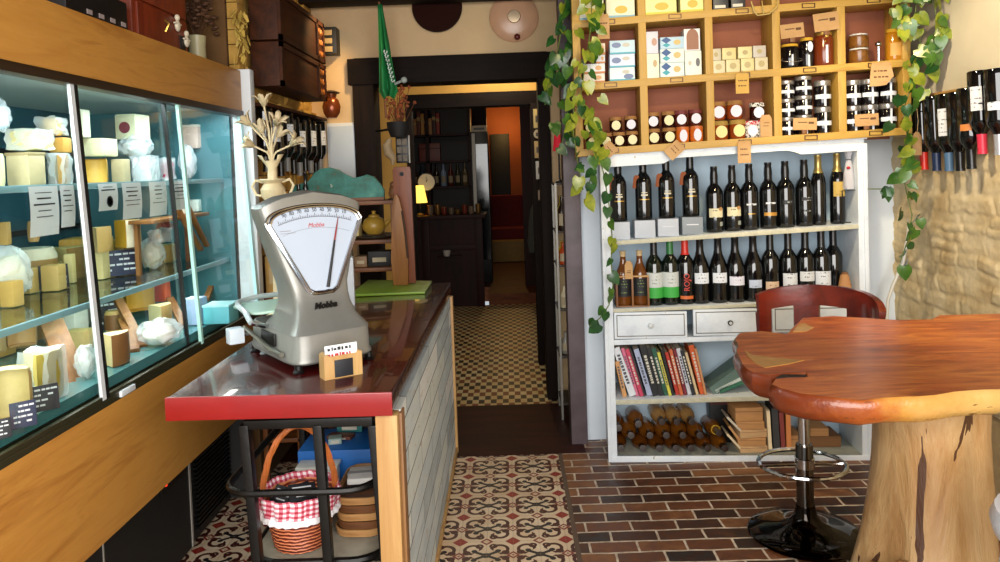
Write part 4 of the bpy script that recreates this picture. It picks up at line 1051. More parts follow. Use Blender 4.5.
def on(px, zf, d=.1, py=None):
    """point on a shelf at picture column px, d behind the front"""
    z = 1.0
    for _ in range(6):
        # find local x at this column: iterate on the shelf height
        y_ = 300 if py is None else py
        x, _z = F.loc(px, y_, d); 
        break
    return F.w(x, d, zf(x)+.0012)
def colpoint(px, pyb, zf, d): 
    x, z = F.loc(px, pyb, d); return F.w(x, d, zf(x)+.0012)
GT = 'dark bottles on the upper wine shelf'; GB = 'dark bottles on the lower wine shelf'
def print_lines(spec):
    def f(t, r, H):
        for nm, z0, z1, a, m_ in spec: link(nm, cached(('l', r, z0, z1, a), lambda: patch(r, z0, z1, a, off=.0012).mesh(nm, WH)), t, mt=m_)
    return f
cork = wood('kraft_tag_card', 'ab8250', 'c8a272', 0, 5, 3, .8)
tagstr = mat('tag_string', 'a88a5c', .9)
def neck_tag(t, r, H):
    tg = obj('neck_tag', MB().prism([(-.014, 0), (.014, 0), (.014, .055), (.008, .066), (-.008, .066), (-.014, .055)], -.001, .001, 'XZ', mtx=T4(-r*.98, -.012, .155) @ rz4(-.5) @ ry4(.12)), mat('brown_neck_tag', '8a4a26', .7), t)
# four bottles on grey cartons
for i, (px, bxc) in enumerate(((620, 'f'), (645, 'f'), (668, 'f'), (692, 'd'))):
    base = colpoint(px-1, 234, zSh, .075)
    lbs = ['leftmost of the four grey cartons under the tagged port bottles', 'second grey carton from the left under the tagged port bottles', 'third grey carton from the left under the tagged port bottles', 'darker grey printed carton, rightmost under the tagged port bottles']
    q = thing('bottle_carton', lbs[i], 'carton', base, (0, 0, FRZ), 'grey cartons on the upper wine shelf')
    gm = mat('light_grey_card', 'b2b8c0', .5) if i < 3 else mat('mid_grey_card', '82898f', .5)
    obj('carton_body', MB().box(-.051, .051, -.05, .05, 0, .088, .002), gm, q)
    if i >= 2:
        kk = MB().box(-.03, .03, -.0512, -.0505, .048, .053 if i == 3 else .051); obj('printed_lettering', kk, mat('pale_card_print', 'd0d4d8', .5), q)
    b4 = ['black port bottle with brown neck tag, first from the left above a grey carton', 'black port bottle with brown neck tag, second from the left above a grey carton', 'black port bottle with a broad red-brown neck tag, third above a grey carton', 'black port bottle with slanted tag, above the darker grey carton'][i]
    bottle('port', 'wine_bottle', b4, base+Vector((.004, .006, .0895)), FRZ, cap=capblk, capz=.74, scale=1.02, group=GT,
        extra=lambda t, r, H: (neck_tag(t, r, H), print_lines([('gold_line', .098, .103, .6, gold), ('printed_crest', .118, .126, .4, cream_ink), ('printed_crest', .132, .136, .35, cream_ink)])(t, r, H)))
bz = .0
lo_w = lambda: None
tops = [(715, 'port', CR, (.072, .115), 'black bottle with cream label and red seal, first right of the carton bottles', capblk, None),
 (733, 'port', CR, (.072, .115), 'black bottle with cream label and red seal, second right of the carton bottles', capblk, None),
 (750, 'port', None, None, 'black bottle with small white printed name, just right of the cream-labelled pair', capblk, [('printed_name', .118, .126, .55, WH), ('printed_line', .075, .08, .4, gold)]),
 (769, 'port', None, None, 'black bottle with an orange-gold band low on the body, upper shelf', capblk, [('printed_name', .118, .126, .55, WH), ('gold_band', .062, .078, .75, mat('orange_gold_label', 'b8863a', .4, .3))]),
 (786, 'port', None, None, 'black bottle with faint round print beside the gold-banded bottle, upper shelf', capblk, [('printed_name', .11, .13, .5, label_mat('dark_print_label', '17171a', '9aa09a'))]),
 (805, 'port', None, None, 'black bottle with pale curved print, last dark one before the slim gold-topped bottles', capblk, [('printed_name', .122, .138, .6, label_mat('dark_print_label2', '1c1c20', 'c8ccc8')), ('printed_line', .07, .078, .4, label_mat('dark_print_label', '17171a', '9aa09a'))]),
 (819, 'slim', None, None, 'slim bottle with dull gold neck, left one of the two slim bottles', mat('gold_capsule', 'a8945a', .3, .7), None),
 (838, 'slim', label_mat('gold_label', 'b89a4a', '7a6426'), (.13, .20), 'slim bottle with gold label and gold neck, last on the upper shelf', mat('gold_capsule', 'a8945a', .3, .7), None)]
for px, k, lm, lz, lb, cp, ex in tops:
    P = colpoint(px, 228, zSh, .09)
    t = bottle(k, 'wine_bottle', lb, P, FRZ, lab=lz, labm=lm, cap=cp, capz=.74, group=GT, extra=print_lines(ex) if ex else None, scale=1.05)
    if lm is CR:
        obj('wax_seal', MB().lathe([(0, 0), (.009, 0), (.009, .002), (0, .002)], 12, T4(.018, -.0335, .112) @ rz4(.5) @ rx4(PI/2)), mat('seal_tan', 'a87c4a', .6), t)
        obj('back_stamp', patch(.0375, .03, .05, .22, a_mid=-PI/2+.6), mat('stamp_grey', '8a8f86', .6), t)
gn = thing('fabric_gnome', 'small white fabric figure with red patch on a wire stand by the slim bottles', 'ornament', colpoint(849.5, 224, zSh, .05), (0, 0, FRZ))
gn.location.z += .17; gn.scale = (.8, .8, .62)
obj('body', MB().lathe([(0, 0), (.03, 0), (.034, .03), (.03, .13), (.018, .2), (.012, .24), (.02, .28), (.026, .3), (0, .29)], 20, jit=lambda a, z: 1+.12*math.sin(a*5+z*20)), mat('grey_white_cloth', 'b7b6ba', .8), gn)
obj('red_patch', MB().blob((-.01, -.025, .17), (.012, .01, .012), 2), mat('red_cloth', 'b0202c', .7), gn)
obj('tie', MB().tube([(.013*math.cos(a), .013*math.sin(a), .235) for a in [2*PI*i/12 for i in range(12)]], .004, 6, closed=True), mat('dark_tie', '4a4a4e', .8), gn)
ws = thing('wire_stand', 'thin black wire stand under the white fabric figure on the upper wine shelf', 'wire stand', colpoint(847, 224, zSh, .03), (0, 0, FRZ))
obj('wire_frame', MB().tube([(-.02, 0, 0), (-.02, 0, .165), (.05, 0, .165), (.05, 0, 0)], .003, 6), blackm, ws); obj('base_ring', MB().tube([(-.02, 0, .003), (-.02, .06, .003), (.05, .06, .003), (.05, 0, .003)], .003, 6), blackm, ws)
# lower wine shelf
greenlab = label_mat('white_green_label', 'c4c8c2', '5a6a5a', '3aa23e', .085)
lows = [(655, 'bordeaux', greenlab, (.035, .155), 'bottle with tall white and green label, left one of the pair', capblk, None, 1.3),
 (671, 'bordeaux', greenlab, (.035, .155), 'bottle with tall white and green label, right one of the pair', mat('green_capsule', '2a6a34', .4), None, 1.3),
 (686, 'bordeaux', None, None, 'black bottle with bright red capsule and red vertical lettering', capred, 'red', .8),
 (701, 'burgundy', WH, (.095, .145), 'black bottle with short white label right of the red-capped bottle', capblk, None, .8),
 (719, 'burgundy', WH, (.095, .142), 'black bottle with short white label and neck ring, second right of the red-capped bottle', capblk, None, .8),
 (736, 'burgundy', label_mat('white_violet_label', 'd6d6e0', '6a2a5a'), (.08, .122), 'black bottle with white label with violet script, lower shelf', capblk, None, .85),
 (754, 'burgundy', label_mat('pale_blue_label', 'b8c2d4', '5a6a80'), (.065, .102), 'black bottle with low pale blue label, lower shelf', capblk, None, .7),
 (771, 'bordeaux', label_mat('peach_label', 'd2b496', '6a4a3a'), (.05, .09), 'black bottle with low peach label behind the bar chair', capblk, None, .8),
 (789, 'bordeaux', WH, (.06, .125), 'black bottle with tall white label behind the middle of the chair back', capblk, None, .9),
 (806, 'bordeaux', label_mat('white_bordered_label', 'd0d2d2', '3a3a3a'), (.085, .13), 'black bottle with high white bordered label behind the chair back', capblk, None, .9),
 (822, 'bordeaux', WH, (.06, .128), 'black bottle with wide white label, last labelled one on the lower shelf', capblk, None, 1.0),
 (834, 'bordeaux', None, None, 'unlabelled black bottle at the end of the lower wine shelf', capblk, None, .8)]
for i, (px, k, lm, lz, lb, cp, ex, la) in enumerate(lows):
    P = colpoint(px, 301, zDeck, .075 if i < 11 else .13)
    def redtxt(t, r, H):
        obj('red_band', patch(r, .025, .04, .8), mat('orange_band', 'c8642a', .5), t)
        text('vertical_lettering', 'ROJO', .034, mat('red_lettering', 'c83a28', .5), t, (0, -r-.0012, .105), (PI/2, -PI/2, 0))
    bottle(k, 'wine_bottle', lb, P, FRZ, lab=lz, labm=lm, cap=cp, capz=.76 if ex != 'red' else .74, la=la, group=GB, extra=redtxt if ex == 'red' else None, scale=1.07, glassm=dkgreen if i < 2 else blk)
# amber bottles in a wooden carrier
cr = thing('bottle_carrier', 'small pale wooden carrier holding two amber bottles at the left of the lower wine shelf', 'carrier', colpoint(632, 302, zDeck, .07), (0, 0, FRZ))
for xx in (-.078, .0, .078): obj('carrier_post', MB().box(xx-.005, xx+.005, -.046, -.036, 0, .15, .001), oak, cr)
obj('carrier_rail', MB().box(-.083, .083, -.047, -.037, .15, .158, .001), pinep, cr); obj('carrier_base', MB().box(-.083, .083, -.045, .045, 0, .006, .001), oak, cr); obj('carrier_back', MB().box(-.083, .083, .042, .047, 0, .13, .001), oak, cr)
for px, lb in ((624, 'amber beer bottle in the left half of the wooden carrier'), (640.5, 'amber beer bottle in the right half of the wooden carrier')):
    P = colpoint(px, 301, zDeck, .07)+Vector((0, 0, .0065))
    bottle('burgundy', 'beer_bottle', lb, P, FRZ, glassm=amber, lab=(.05, .15), labm=label_mat('black_floral_label', '15161a', '8aa04a'), la=1.1, cap=mat('pale_crown_cap', 'b8a078', .4), capz=.9, scale=.90, group='amber bottles in the carrier')
kt = thing('kraft_tag', 'kraft paper tag hanging on the front of the bottle carrier', 'tag', colpoint(629, 285, zDeck, .0), (0, 0, FRZ), 'kraft paper tags')
kt.location = F.w(F.loc(629, 279, .018)[0], .018, F.loc(629, 279, .018)[1])
obj('card', MB().prism([(-.02, 0), (.02, 0), (.02, .07), (.01, .09), (-.01, .09), (-.02, .07)], -.001, .001, 'XZ'), cork, kt)
obj('written_price', MB().box(-.01, .01, -.0018, -.001, .03, .034).box(-.008, .012, -.0018, -.001, .04, .043), mat('tag_ink', '5a3a1c', .7), kt)
cn = thing('cork_cone', 'tan cone standing beside the last bottles on the lower wine shelf', 'cone', colpoint(845, 299, zDeck, .06), (0, 0, FRZ))
obj('cone_body', MB().lathe([(0, 0), (.042, 0), (.04, .004), (.02, .11), (.014, .115), (0, .115)], 20), mat('tan_cone', 'b88452', .7, var=.15), cn); obj('tip', MB().lathe([(.0145, .112), (.0145, .125), (0, .125)], 14), mat('dark_tip', '7a5230', .7), cn)
# ---------------------------------------------------------------- books
BK = [ # x at foot, x at top, width px, top y, colour, label
 (625, 617, 5, 362, 'c8935c', 'tan book leaning behind the white-spined book at the left end of the row'),
 (633, 616, 8, 349, 'd4d8dc', 'thick white-spined book, first upright in the leaning row'),
 (637.5, 622.5, 4, 349, 'cf6a86', 'thin pink book beside the thick white-spined book'),
 (642, 627, 4.5, 350, 'c23a58', 'crimson book second from the thick white-spined book'),
 (644.5, 631, 3, 352, '2a2024', 'thin dark book between crimson and pale lilac books'),
 (650, 636, 6, 350, 'a4adc6', 'pale lilac-grey book in the left part of the row'),
 (656.5, 642.5, 7, 347, '141314', 'thick black book right of the pale lilac book'),
 (662, 648.5, 5, 348, '1b1d1c', 'second black book beside the dark green book'),
 (666.5, 653.5, 5, 349, '1f5640', 'dark green book in the middle of the row'),
 (670.5, 658.5, 3.5, 353, 'd0c84a', 'yellow book right of the dark green book'),
 (673.5, 662, 3, 350, '161616', 'thin black book between yellow and red books'),
 (678, 666.5, 4, 353, 'b8301c', 'red book just right of the middle of the row'),
 (682, 670.5, 4, 350, 'c8643a', 'salmon book beside the red book'),
 (686, 674.5, 3.5, 350, '7a2030', 'maroon book with pale lettering, right half of the row'),
 (690, 678, 4.5, 349, 'cfd0d6', 'white book in the right half of the row'),
 (694, 682, 4, 351, '1e2228', 'black book between white and cream books'),
 (697.5, 686, 3, 353, 'd6bd92', 'cream book next to the big orange book'),
 (703, 691, 6, 346, 'd05a22', 'big orange book near the right end of the row'),
 (706, 695.5, 2.5, 349, 'c89060', 'thin tan book at the right end of the leaning row')]
for i, (xb, xt, wp, yt, col, lb) in enumerate(BK):
    d0 = .035+.004*(i % 3)
    x0, _ = F.loc(xb, 398, d0); x1, z1 = F.loc(xt, yt, d0); zb = zBook(x0); w = wp*3.62/740*.93; ang = math.atan2(x1-x0, z1-zb); Lg = math.hypot(x1-x0, z1-zb)
    # spine foot is placed so that the lower corner rests on the shelf
    lift = w/2*abs(math.sin(ang))
    t = thing('book', lb, 'book', F.w(x0-w*.0, d0, zb+lift+.001), (0, ang, FRZ), 'books on the cabinet shelf')
    t.rotation_euler = (rz4(FRZ) @ ry4(ang)).to_euler()
    dp = .17; cm = mat('book_'+col, col, .55, var=.08, scale=30)
    obj('cover', MB().box(-w/2, -w/2+.0018, 0, dp, 0, Lg, 0).box(w/2-.0018, w/2, 0, dp, 0, Lg, 0).box(-w/2, w/2, 0, .002, 0, Lg, 0), cm, t)
    obj('pages', MB().box(-w/2+.0018, w/2-.0018, .002, dp-.004, .004, Lg-.004), mat('book_pages', 'b8ad92', .8), t)
    if w > .015:
        rr = random.Random(i*5); kk = MB(); z = Lg*.25
        while z < Lg*.82:
            l = rr.uniform(.008, .02); kk.box(-w*.22, w*.18, -.0007, 0, z, z+l*.7); z += l
        lum = sum(int(col[j:j+2], 16) for j in (0, 2, 4))
        obj('spine_title', kk, mat('spine_ink_light', 'c8c4b4', .6) if lum < 380 else mat('spine_ink_dark', '4a4a52', .6), t)
for i, (a, b2, wp, col, lb) in enumerate((((712, 393), (755, 361), 10, '5c746c', 'large grey-green book leaning flat to the right of the row'), ((716, 397), (753, 378), 4, 'c6d4cc', 'pale book with green stripe leaning under the grey-green book'), ((720, 399), (760, 383), 4.5, '2f6a50', 'green book lowest of the books leaning to the right'))):
    d0 = .05
    x0, z0 = F.loc(*a, d0); x1, z1 = F.loc(*b2, d0); w = wp*3.62/740; ang = math.atan2(x1-x0, z1-z0); Lg = math.hypot(x1-x0, z1-z0)
    t = thing('book', lb, 'book', F.w(x0, d0, max(z0, zBook(x0)+.012)), (0, 0, 0), 'books on the cabinet shelf'); t.rotation_euler = (rz4(FRZ) @ ry4(ang)).to_euler()
    obj('cover', MB().box(-w/2, -w/2+.002, 0, .16, 0, Lg).box(w/2-.002, w/2, 0, .16, 0, Lg).box(-w/2, w/2, 0, .002, 0, Lg), mat('book_'+col, col, .55), t)
    obj('pages', MB().box(-w/2+.002, w/2-.002, .002, .155, .004, Lg-.004), mat('book_pages', 'b8ad92', .8), t)
# ---------------------------------------------------------------- lying wine bottles
def lying(px, py, lb, gm=brownl, sc=.96, yaw=0., d=.03, pitch=-8):
    """bottle lying with its mouth toward the room; px, py is where the mouth shows"""
    x, z = F.loc(px, py, d)
    t = bottle('burgundy', 'wine_bottle', lb, (0, 0, 0), glassm=gm, cap=mat('dark_brown_capsule', '2a1a10', .3), capz=.82, lab=(.03, .12), la=.9, labm=label_mat('dark_back_label', '2c2a22', '8a8a70'), scale=sc, group='wine bottles lying in the cabinet bottom')
    H = .303*sc
    m4 = rz4(FRZ+yaw) @ rx4(PI/2+R(pitch)) # axis toward -y
    # bottle z axis -> -y
    ax = (m4.to_3x3() @ Vector((0, 0, 1)))
    mouth = F.w(x, d, z)
    t.location = mouth - ax*H
    t.rotation_euler = m4.to_euler(); return t
row1 = [621, 643, 659.5, 676, 691, 708, 725]
for i, px in enumerate(row1): lying(px, 448.5, 'wine bottle in the bottom lying row, place %s from the left' % ('one', 'two', 'three', 'four', 'five', 'six', 'seven')[i], amber if i != 6 else brownl, .96, d=.0)
for i, px in enumerate((631, 650, 666.5, 683, 700)): lying(px, 435.5, 'wine bottle in the second lying row, place %s from the left' % ('one', 'two', 'three', 'four', 'five')[i], brownl, .96, d=.005)
for i, (px, py) in enumerate(((618.5, 428), (638.5, 424))): lying(px, py, ('dark-shouldered bottle high at the left end of the lying bottles', 'big-mouthed bottle lying topmost at the left of the pile')[i], brownl if i else amber, .96, d=.005)
for i, px in enumerate((661, 676, 691)): lying(px+1, 422, ('topmost lying bottle in the middle of the pile, left of three', 'topmost lying bottle in the middle of the pile, centre of three', 'topmost lying bottle in the middle of the pile, right of three')[i], mat('pale_honey_glass', 'a8804a', .15), .9, d=.03, pitch=-4)
bwt = lying(719, 433, 'bottle with yellow ribbon neck lying against the dark box', brownl, .92, d=.012)
obj('yellow_ribbon', MB().tube([(.02*math.cos(a), .02*math.sin(a), .222) for a in [2*PI*i/10 for i in range(10)]], .005, 6, closed=True), mat('yellow_ribbon', 'c8a028', .6), bwt)
# boxes and slats on the cabinet floor
db = thing('black_wine_box', 'black box standing behind the ribboned bottle in the cabinet bottom', 'box', colpoint(722, 452, zBot, .17), (0, 0, FRZ))
obj('box_body', MB().box(-.055, .07, 0, .1, 0, .235, .002), blackm, db); obj('box_lid', MB().box(-.057, .072, -.002, .102, .2, .238, .002), mat('maroon_lid', '4a2220', .5), db)
kb = mat('kraft_cardboard', 'c28e58', .75, var=.1); kb2 = mat('light_kraft', 'd0a878', .75, var=.1)
BXG = 'stack of kraft boxes in the cabinet bottom'
lbs = ['lowest kraft box of the stack in the cabinet bottom', 'second kraft box from below in the stack', 'third kraft box from below in the stack', 'fourth kraft box from below in the stack', 'topmost thick kraft box of the stack in the cabinet bottom']
hs = [.034, .042, .042, .042, .072]; z = 0
for i, lb in enumerate(lbs):
    xx = (754, 752, 754, 751, 750)[i]
    P = colpoint(xx, 452, zBot, .03); t = thing('kraft_box', lb, 'box', P+Vector((0, 0, z+.0005)), (0, 0, FRZ+(.06, -.08, .1, -.05, .04)[i]), BXG)
    obj('box_body', MB().box(-.068, .068, 0, .2, 0, hs[i]*.96, .002), kb2 if i in (0, 2) else kb, t); obj('lid_seam', MB().box(-.0685, .0685, -.0006, .1, hs[i]*.66, hs[i]*.70), mat('seam_brown', '8a5c34', .8), t); z += hs[i]
def slat(name, label, p0, p1, w, th, col, d, grp, cat='board', dep=.12):
    x0, z0 = F.loc(*p0, d); x1, z1 = F.loc(*p1, d); ang = math.atan2(x1-x0, z1-z0); Lg = math.hypot(x1-x0, z1-z0)
    t = thing(name, label, cat, F.w(x0, d, max(z0, zBot(x0)+.003+w/2*abs(math.sin(ang)))), (0, 0, 0), grp); t.rotation_euler = (rz4(FRZ) @ ry4(ang)).to_euler()
    m_ = mat('slat_'+col, col, .6, var=.15)
    obj('panel', MB().box(-w/2, w/2, 0, dep, 0, Lg, .001), m_, t); obj('edge_strip', MB().box(-w*.52, w*.52, -.001, .003, Lg*.02, Lg*.98), mat('slat_edge_'+col, tuple(min(1, c*1.5+.03) for c in hexc(col)[:3]), .6), t); return t
SG = 'flat panels leaning in the cabinet bottom'
slat('leaning_panel', 'grey panel leaning in front of the black box, upper one', (741, 431), (727, 417), .010, 0, 'a49c8c', .025, SG)
slat('leaning_panel', 'grey panel leaning in front of the black box, lower one', (741, 449), (727, 434), .010, 0, 'b8a888', .028, SG)
slat('leaning_panel', 'tan panel leaning between the two grey panels', (740, 441), (729, 426), .012, 0, 'a07440', .04, SG)
slat('upright_binder', 'cream upright binder next to the kraft box stack', (770.5, 450), (768, 410), .016, 0, 'cbb894', .03, 'upright binders in the cabinet bottom', 'binder')
slat('upright_binder', 'black upright binder with white label near the chrome stool pole', (777, 449), (774.5, 408), .03, 0, '1a1a1c', .03, 'upright binders in the cabinet bottom', 'binder')
slat('upright_binder', 'dark red upright binder beside the black binder', (783.5, 449), (781, 412), .02, 0, '6a1c14', .03, 'upright binders in the cabinet bottom', 'binder')
slat('upright_binder', 'orange-brown upright board right of the dark red binder', (789, 449), (788, 412), .022, 0, 'b06a30', .035, 'upright binders in the cabinet bottom', 'board')
for i, (px, w, h, dz, lb) in enumerate(((824, .17, .055, 0, 'wide dark kraft box behind the stool pole'), (820, .09, .04, .056, 'small kraft box on the wide one behind the stool pole'), (796, .06, .06, 0, 'small pale kraft box left of the stool pole'))):
    P = colpoint(px, 452, zBot, .1); t = thing('kraft_box', lb, 'box', P+Vector((0, 0, dz+.0005)), (0, 0, FRZ), None)
    obj('box_body', MB().box(-w/2, w/2, 0, .15, 0, h, .002), kb if i else mat('dark_kraft', '7a5430', .75), t); obj('lid_seam', MB().box(-w/2-.0005, w/2+.0005, -.0006, .1, h*.66, h*.7), mat('seam_brown', '8a5c34', .8), t)

# ================================================================ CUBBYHOLE SHELF
cubw = wood('golden_shelf_wood', '9c7830', 'c29a48', 0, 5, 9, .55, c3='b0883a'); cubv = wood('golden_shelf_wood_upright', '9c7830', 'c29a48', 2, 5, 9, .55, c3='b0883a')
cubin = mat('red_brown_back_panel', '8e5238', .75, var=.12, scale=6)
D = -.03; CDEP = .2
rowB = [Slope((600, 148), (895, 128), D), Slope((600, 82), (905, 59), D), Slope((596, 19), (905, -6), D), Slope((590, -46), (905, -72), D)]
cols = [(592, 590), (645, 637), (711, 706), (779, 772), (844, 838), (908, 900)]
cxs = [F.loc(578, 90, D)[0], F.loc(643, 60, D)[0], F.loc(709.5, 60, D)[0], F.loc(777, 60, D)[0], F.loc(842, 60, D)[0], F.loc(907, 60, D)[0]]
cu = thing('cubbyhole_shelf', 'golden wooden cubbyhole shelf full of jars and boxes, standing on the white cabinet', 'shelf unit', F.w(0, 0, 0), (0, 0, FRZ))
BT = .036
for i, zf in enumerate(rowB):
    obj('shelf_board', bx(MB(), cxs[0]-.02, cxs[-1]+.02, D, D+CDEP, zf, -BT, 0, .003), cubw, cu)
for i, x in enumerate(cxs):
    obj('upright', MB().box(x-.019, x+.019, D+.002, D+CDEP, rowB[0](x)-.002, rowB[3](x)-.01, .003), cubv, cu)
obj('back_panel', MB().box(cxs[0], cxs[-1], D+CDEP-.008, D+CDEP, rowB[0](cxs[0]), rowB[3](cxs[0])), cubin, cu)
brz = mat('bronze_holder', '4a2814', .4, .4)
for r in range(3):
    for c_ in range(5):
        xm = (cxs[c_]+cxs[c_+1])/2; zm = rowB[r](xm)-BT*.5
        k_ = MB()
        for q in ((-.028, .028, .008, .011), (-.028, .028, -.011, -.008), (-.031, -.027, -.011, .011), (.027, .031, -.011, .011)): k_.box(xm+q[0], xm+q[1], D-.004, D, zm+q[2], zm+q[3])
        obj('label_holder', k_, brz, cu)
def cell(px, py, d=.03): # local x from a picture column
    return F.loc(px, py, D+d)
def rowz(r, x): return rowB[r](x)
def put(px, r, d=.05, dz=0.):
    x, _ = F.loc(px, (140, 75, 12)[r], D+d); return F.w(x, D+d, rowB[r](x)+.0012+dz), x
def boxitem(px0, px1, r, y0, y1, col, label, grp, name='soap_box', cat='box', d=.02, dep=.09, deco=None, rz=0, basez=None):
    xa, zb = F.loc(px0, y1, D+d); xb, zt = F.loc(px1, y0, D+d); w = (xb-xa)*.97; xm = (xa+xb)/2; h = (zt-zb)*.985
    z = rowB[r](xm)+.0012 if basez is None else basez
    t = thing(name, label, cat, F.w(xm, D+d, z), (0, 0, FRZ+rz), grp); m_ = mat('pack_'+col, col, .45)
    obj('carton_body', MB().box(-w/2, w/2, 0, dep, 0, h, .002), m_, t)
    if deco:
        for kind, c2, (u0, u1, v0, v1) in deco:
            k_ = MB()
            a, b_, c3, d3 = -w/2+w*u0, -w/2+w*u1, h*v0, h*v1
            if kind == 'band': k_.box(a, b_, -.0008, 0, c3, d3)
            elif kind == 'oval': k_.prism([((a+b_)/2+(b_-a)/2*math.cos(q), (c3+d3)/2+(d3-c3)/2*math.sin(q)) for q in [2*PI*j/16 for j in range(16)]], -.001, 0, 'XZ')
            elif kind == 'diamond': k_.prism([(a, (c3+d3)/2), ((a+b_)/2, c3), (b_, (c3+d3)/2), ((a+b_)/2, d3)], -.001, 0, 'XZ')
            elif kind == 'arch': k_.prism([(a, c3), (b_, c3), (b_, c3+(d3-c3)*.6)]+[((a+b_)/2+(b_-a)/2*math.cos(q), c3+(d3-c3)*.6+(d3-c3)*.4*math.sin(q)) for q in [PI*j/10 for j in range(1, 10)]]+[(a, c3+(d3-c3)*.6)], -.001, 0, 'XZ')
            obj({'band': 'printed_band', 'oval': 'printed_picture', 'diamond': 'printed_emblem', 'arch': 'printed_picture'}[kind], k_, mat('print_'+c2, c2, .5), t)
    return t, z+h+.0008
# row of the light blue boxes (second row, first compartment)
PG1 = 'printed soap boxes in the cubbyhole shelf'
zz = None
for i, (y0, y1, pic, lb) in enumerate(((65, 79.5, (.55, .95, .1, .5), 'light blue box, lowest of the three stacked in the first compartment'), (51, 65.5, (.08, .45, .3, .75), 'white-blue box, middle of the three stacked in the first compartment'), (36, 51, (.08, .45, .45, .85), 'pale blue box, topmost of the three stacked in the first compartment'))):
    t, zz = boxitem(609.5, 635, 1, y0, y1, ('cfe0e4', 'c8d4ea', 'b4cede')[i], lb, PG1, deco=[('oval', '6a7aa0', pic), ('oval', 'b8b4a8', (.5, .8, .5, .8)), ('band', '48a0b4', (0, 1, .0, .12))], basez=zz)
zz = None
for i, (y0, y1, lb) in enumerate(((70, 80, 'white and orange box at the foot of the vine in the first compartment'), (59, 70, 'white box second from below beside the vine'), (50, 59, 'pale box third from below beside the vine'), (38, 50, 'narrow orange-white box topmost beside the vine'))):
    t, zz = boxitem(583 if i < 2 else 596, 605, 1, y0, y1, ('d8d0c4', 'cfd4d8', 'c8ccd8', 'd6c4b4')[i], lb, PG1, deco=[('band', 'b8743c', (0, 1, .0, .2)), ('oval', 'c89a6a', (.55, .85, .3, .8))], basez=zz)
t, z1 = boxitem(645.5, 659, 1, 51, 76.5, 'd9d8c4', 'upright cream box, lower left in the second compartment', PG1, deco=[('oval', 'b49a70', (.55, .85, .45, .75))])
boxitem(645, 658, 1, 28, 51, 'c4c6d4', 'upright lilac-white box standing on the upright cream box', PG1, deco=[('oval', 'b08a7a', (.5, .9, .35, .7))], basez=z1)
zz = None
for i, (y0, y1, lb) in enumerate(((60, 75.5, 'box with blue-white diamond, lowest of three in the second compartment'), (45, 60, 'box with blue-white diamond, middle of three in the second compartment'), (32, 45, 'box with blue-white diamond, topmost of three in the second compartment'))):
    t, zz = boxitem(660, 684.5, 1, y0, y1, ('c8dcdc', 'ccd8d8', 'a8c4d8')[i], lb, PG1, deco=[('diamond', '1a4a86', (.04, .46, .45, 1.0)), ('diamond', '2a96a8', (.08, .42, .12, .5)), ('oval', 'c0a86a', (.55, .85, .3, .75))], basez=zz)
t, z1 = boxitem(685, 701.5, 1, 48, 73.5, 'dadcd2', 'white box with a small dark shell print, lower right in the second compartment', PG1, deco=[('oval', '5a5a60', (.65, .9, .35, .7)), ('oval', 'b8b0a0', (.2, .4, .4, .6))])
boxitem(684, 700, 1, 25, 48, 'd6d8dc', 'white box with a brown arched picture, upper right in the second compartment', PG1, deco=[('arch', '8a5a42', (.15, .9, .05, 1.0))], basez=z1)
# wrapped soaps, third compartment
SGp = 'wrapped soap bars in the third compartment'
zts = []
nm8 = ('first', 'second', 'third', 'fourth')
for i, (a, b_, y1) in enumerate(((712, 725, 70.5), (726, 740, 69.5), (741, 754, 68.5), (755, 768, 67.5))):
    t, z1 = boxitem(a, b_, 1, y1-13.5, y1, ('cfc4a0', 'd2c698', 'd4c690', 'cabf9c')[i], nm8[i]+' wrapped soap bar from the left, lower row of the third compartment', SGp, 'soap_bar', 'soap', deco=[('oval', 'b0a070', (.25, .75, .25, .75))], rz=.05*((i*3) % 2)); zts.append(z1)
for i, (a, b_, y1) in enumerate(((711, 721, 57), (722, 736, 55.5), (738, 752, 54.5), (753, 766, 53.5))):
    boxitem(a, b_, 1, y1-12.5, y1, ('bdb49c', 'd0c084', 'd4c690', 'b8b0a4')[i], nm8[i]+' wrapped soap bar from the left, upper row of the third compartment', SGp, 'soap_bar', 'soap', deco=[('oval', 'a89868', (.3, .7, .3, .7))], basez=zts[i])
# top row packages (their tops are above the picture)
TG2 = 'packages in the top compartments'
for i, (a, b_, y1, col, lb) in enumerate(((575, 603, 15, 'd2d4c0', 'cream package in the top compartment behind the vine'), (606, 634, 11, 'd8d6b8', 'cream and blue package in the first top compartment'), (645, 676, 9, 'd8d68c', 'long pale yellow package in the second top compartment'), (680, 703, 6, 'dcd890', 'short pale yellow package in the second top compartment'))):
    boxitem(a, b_, 2, y1-42, y1, col, lb, TG2, 'package', 'package', deco=[('oval', 'c8a83c', (.3, .75, .1, .3)), ('band', ('7fa8b8' if i < 2 else 'c8c03c'), (0, 1, .0, .06))])
for i, (a, b_, y1, lb) in enumerate(((713, 728, 3, 'dark packet on the left of the third top compartment'), (731, 745, 2, 'dark packet in the middle of the third top compartment'))):
    boxitem(a, b_, 2, y1-30, y1, '1c1a1a', lb, TG2, 'package', 'package', deco=[('band', 'd0c8b8', (.1, .8, .05, .15))])
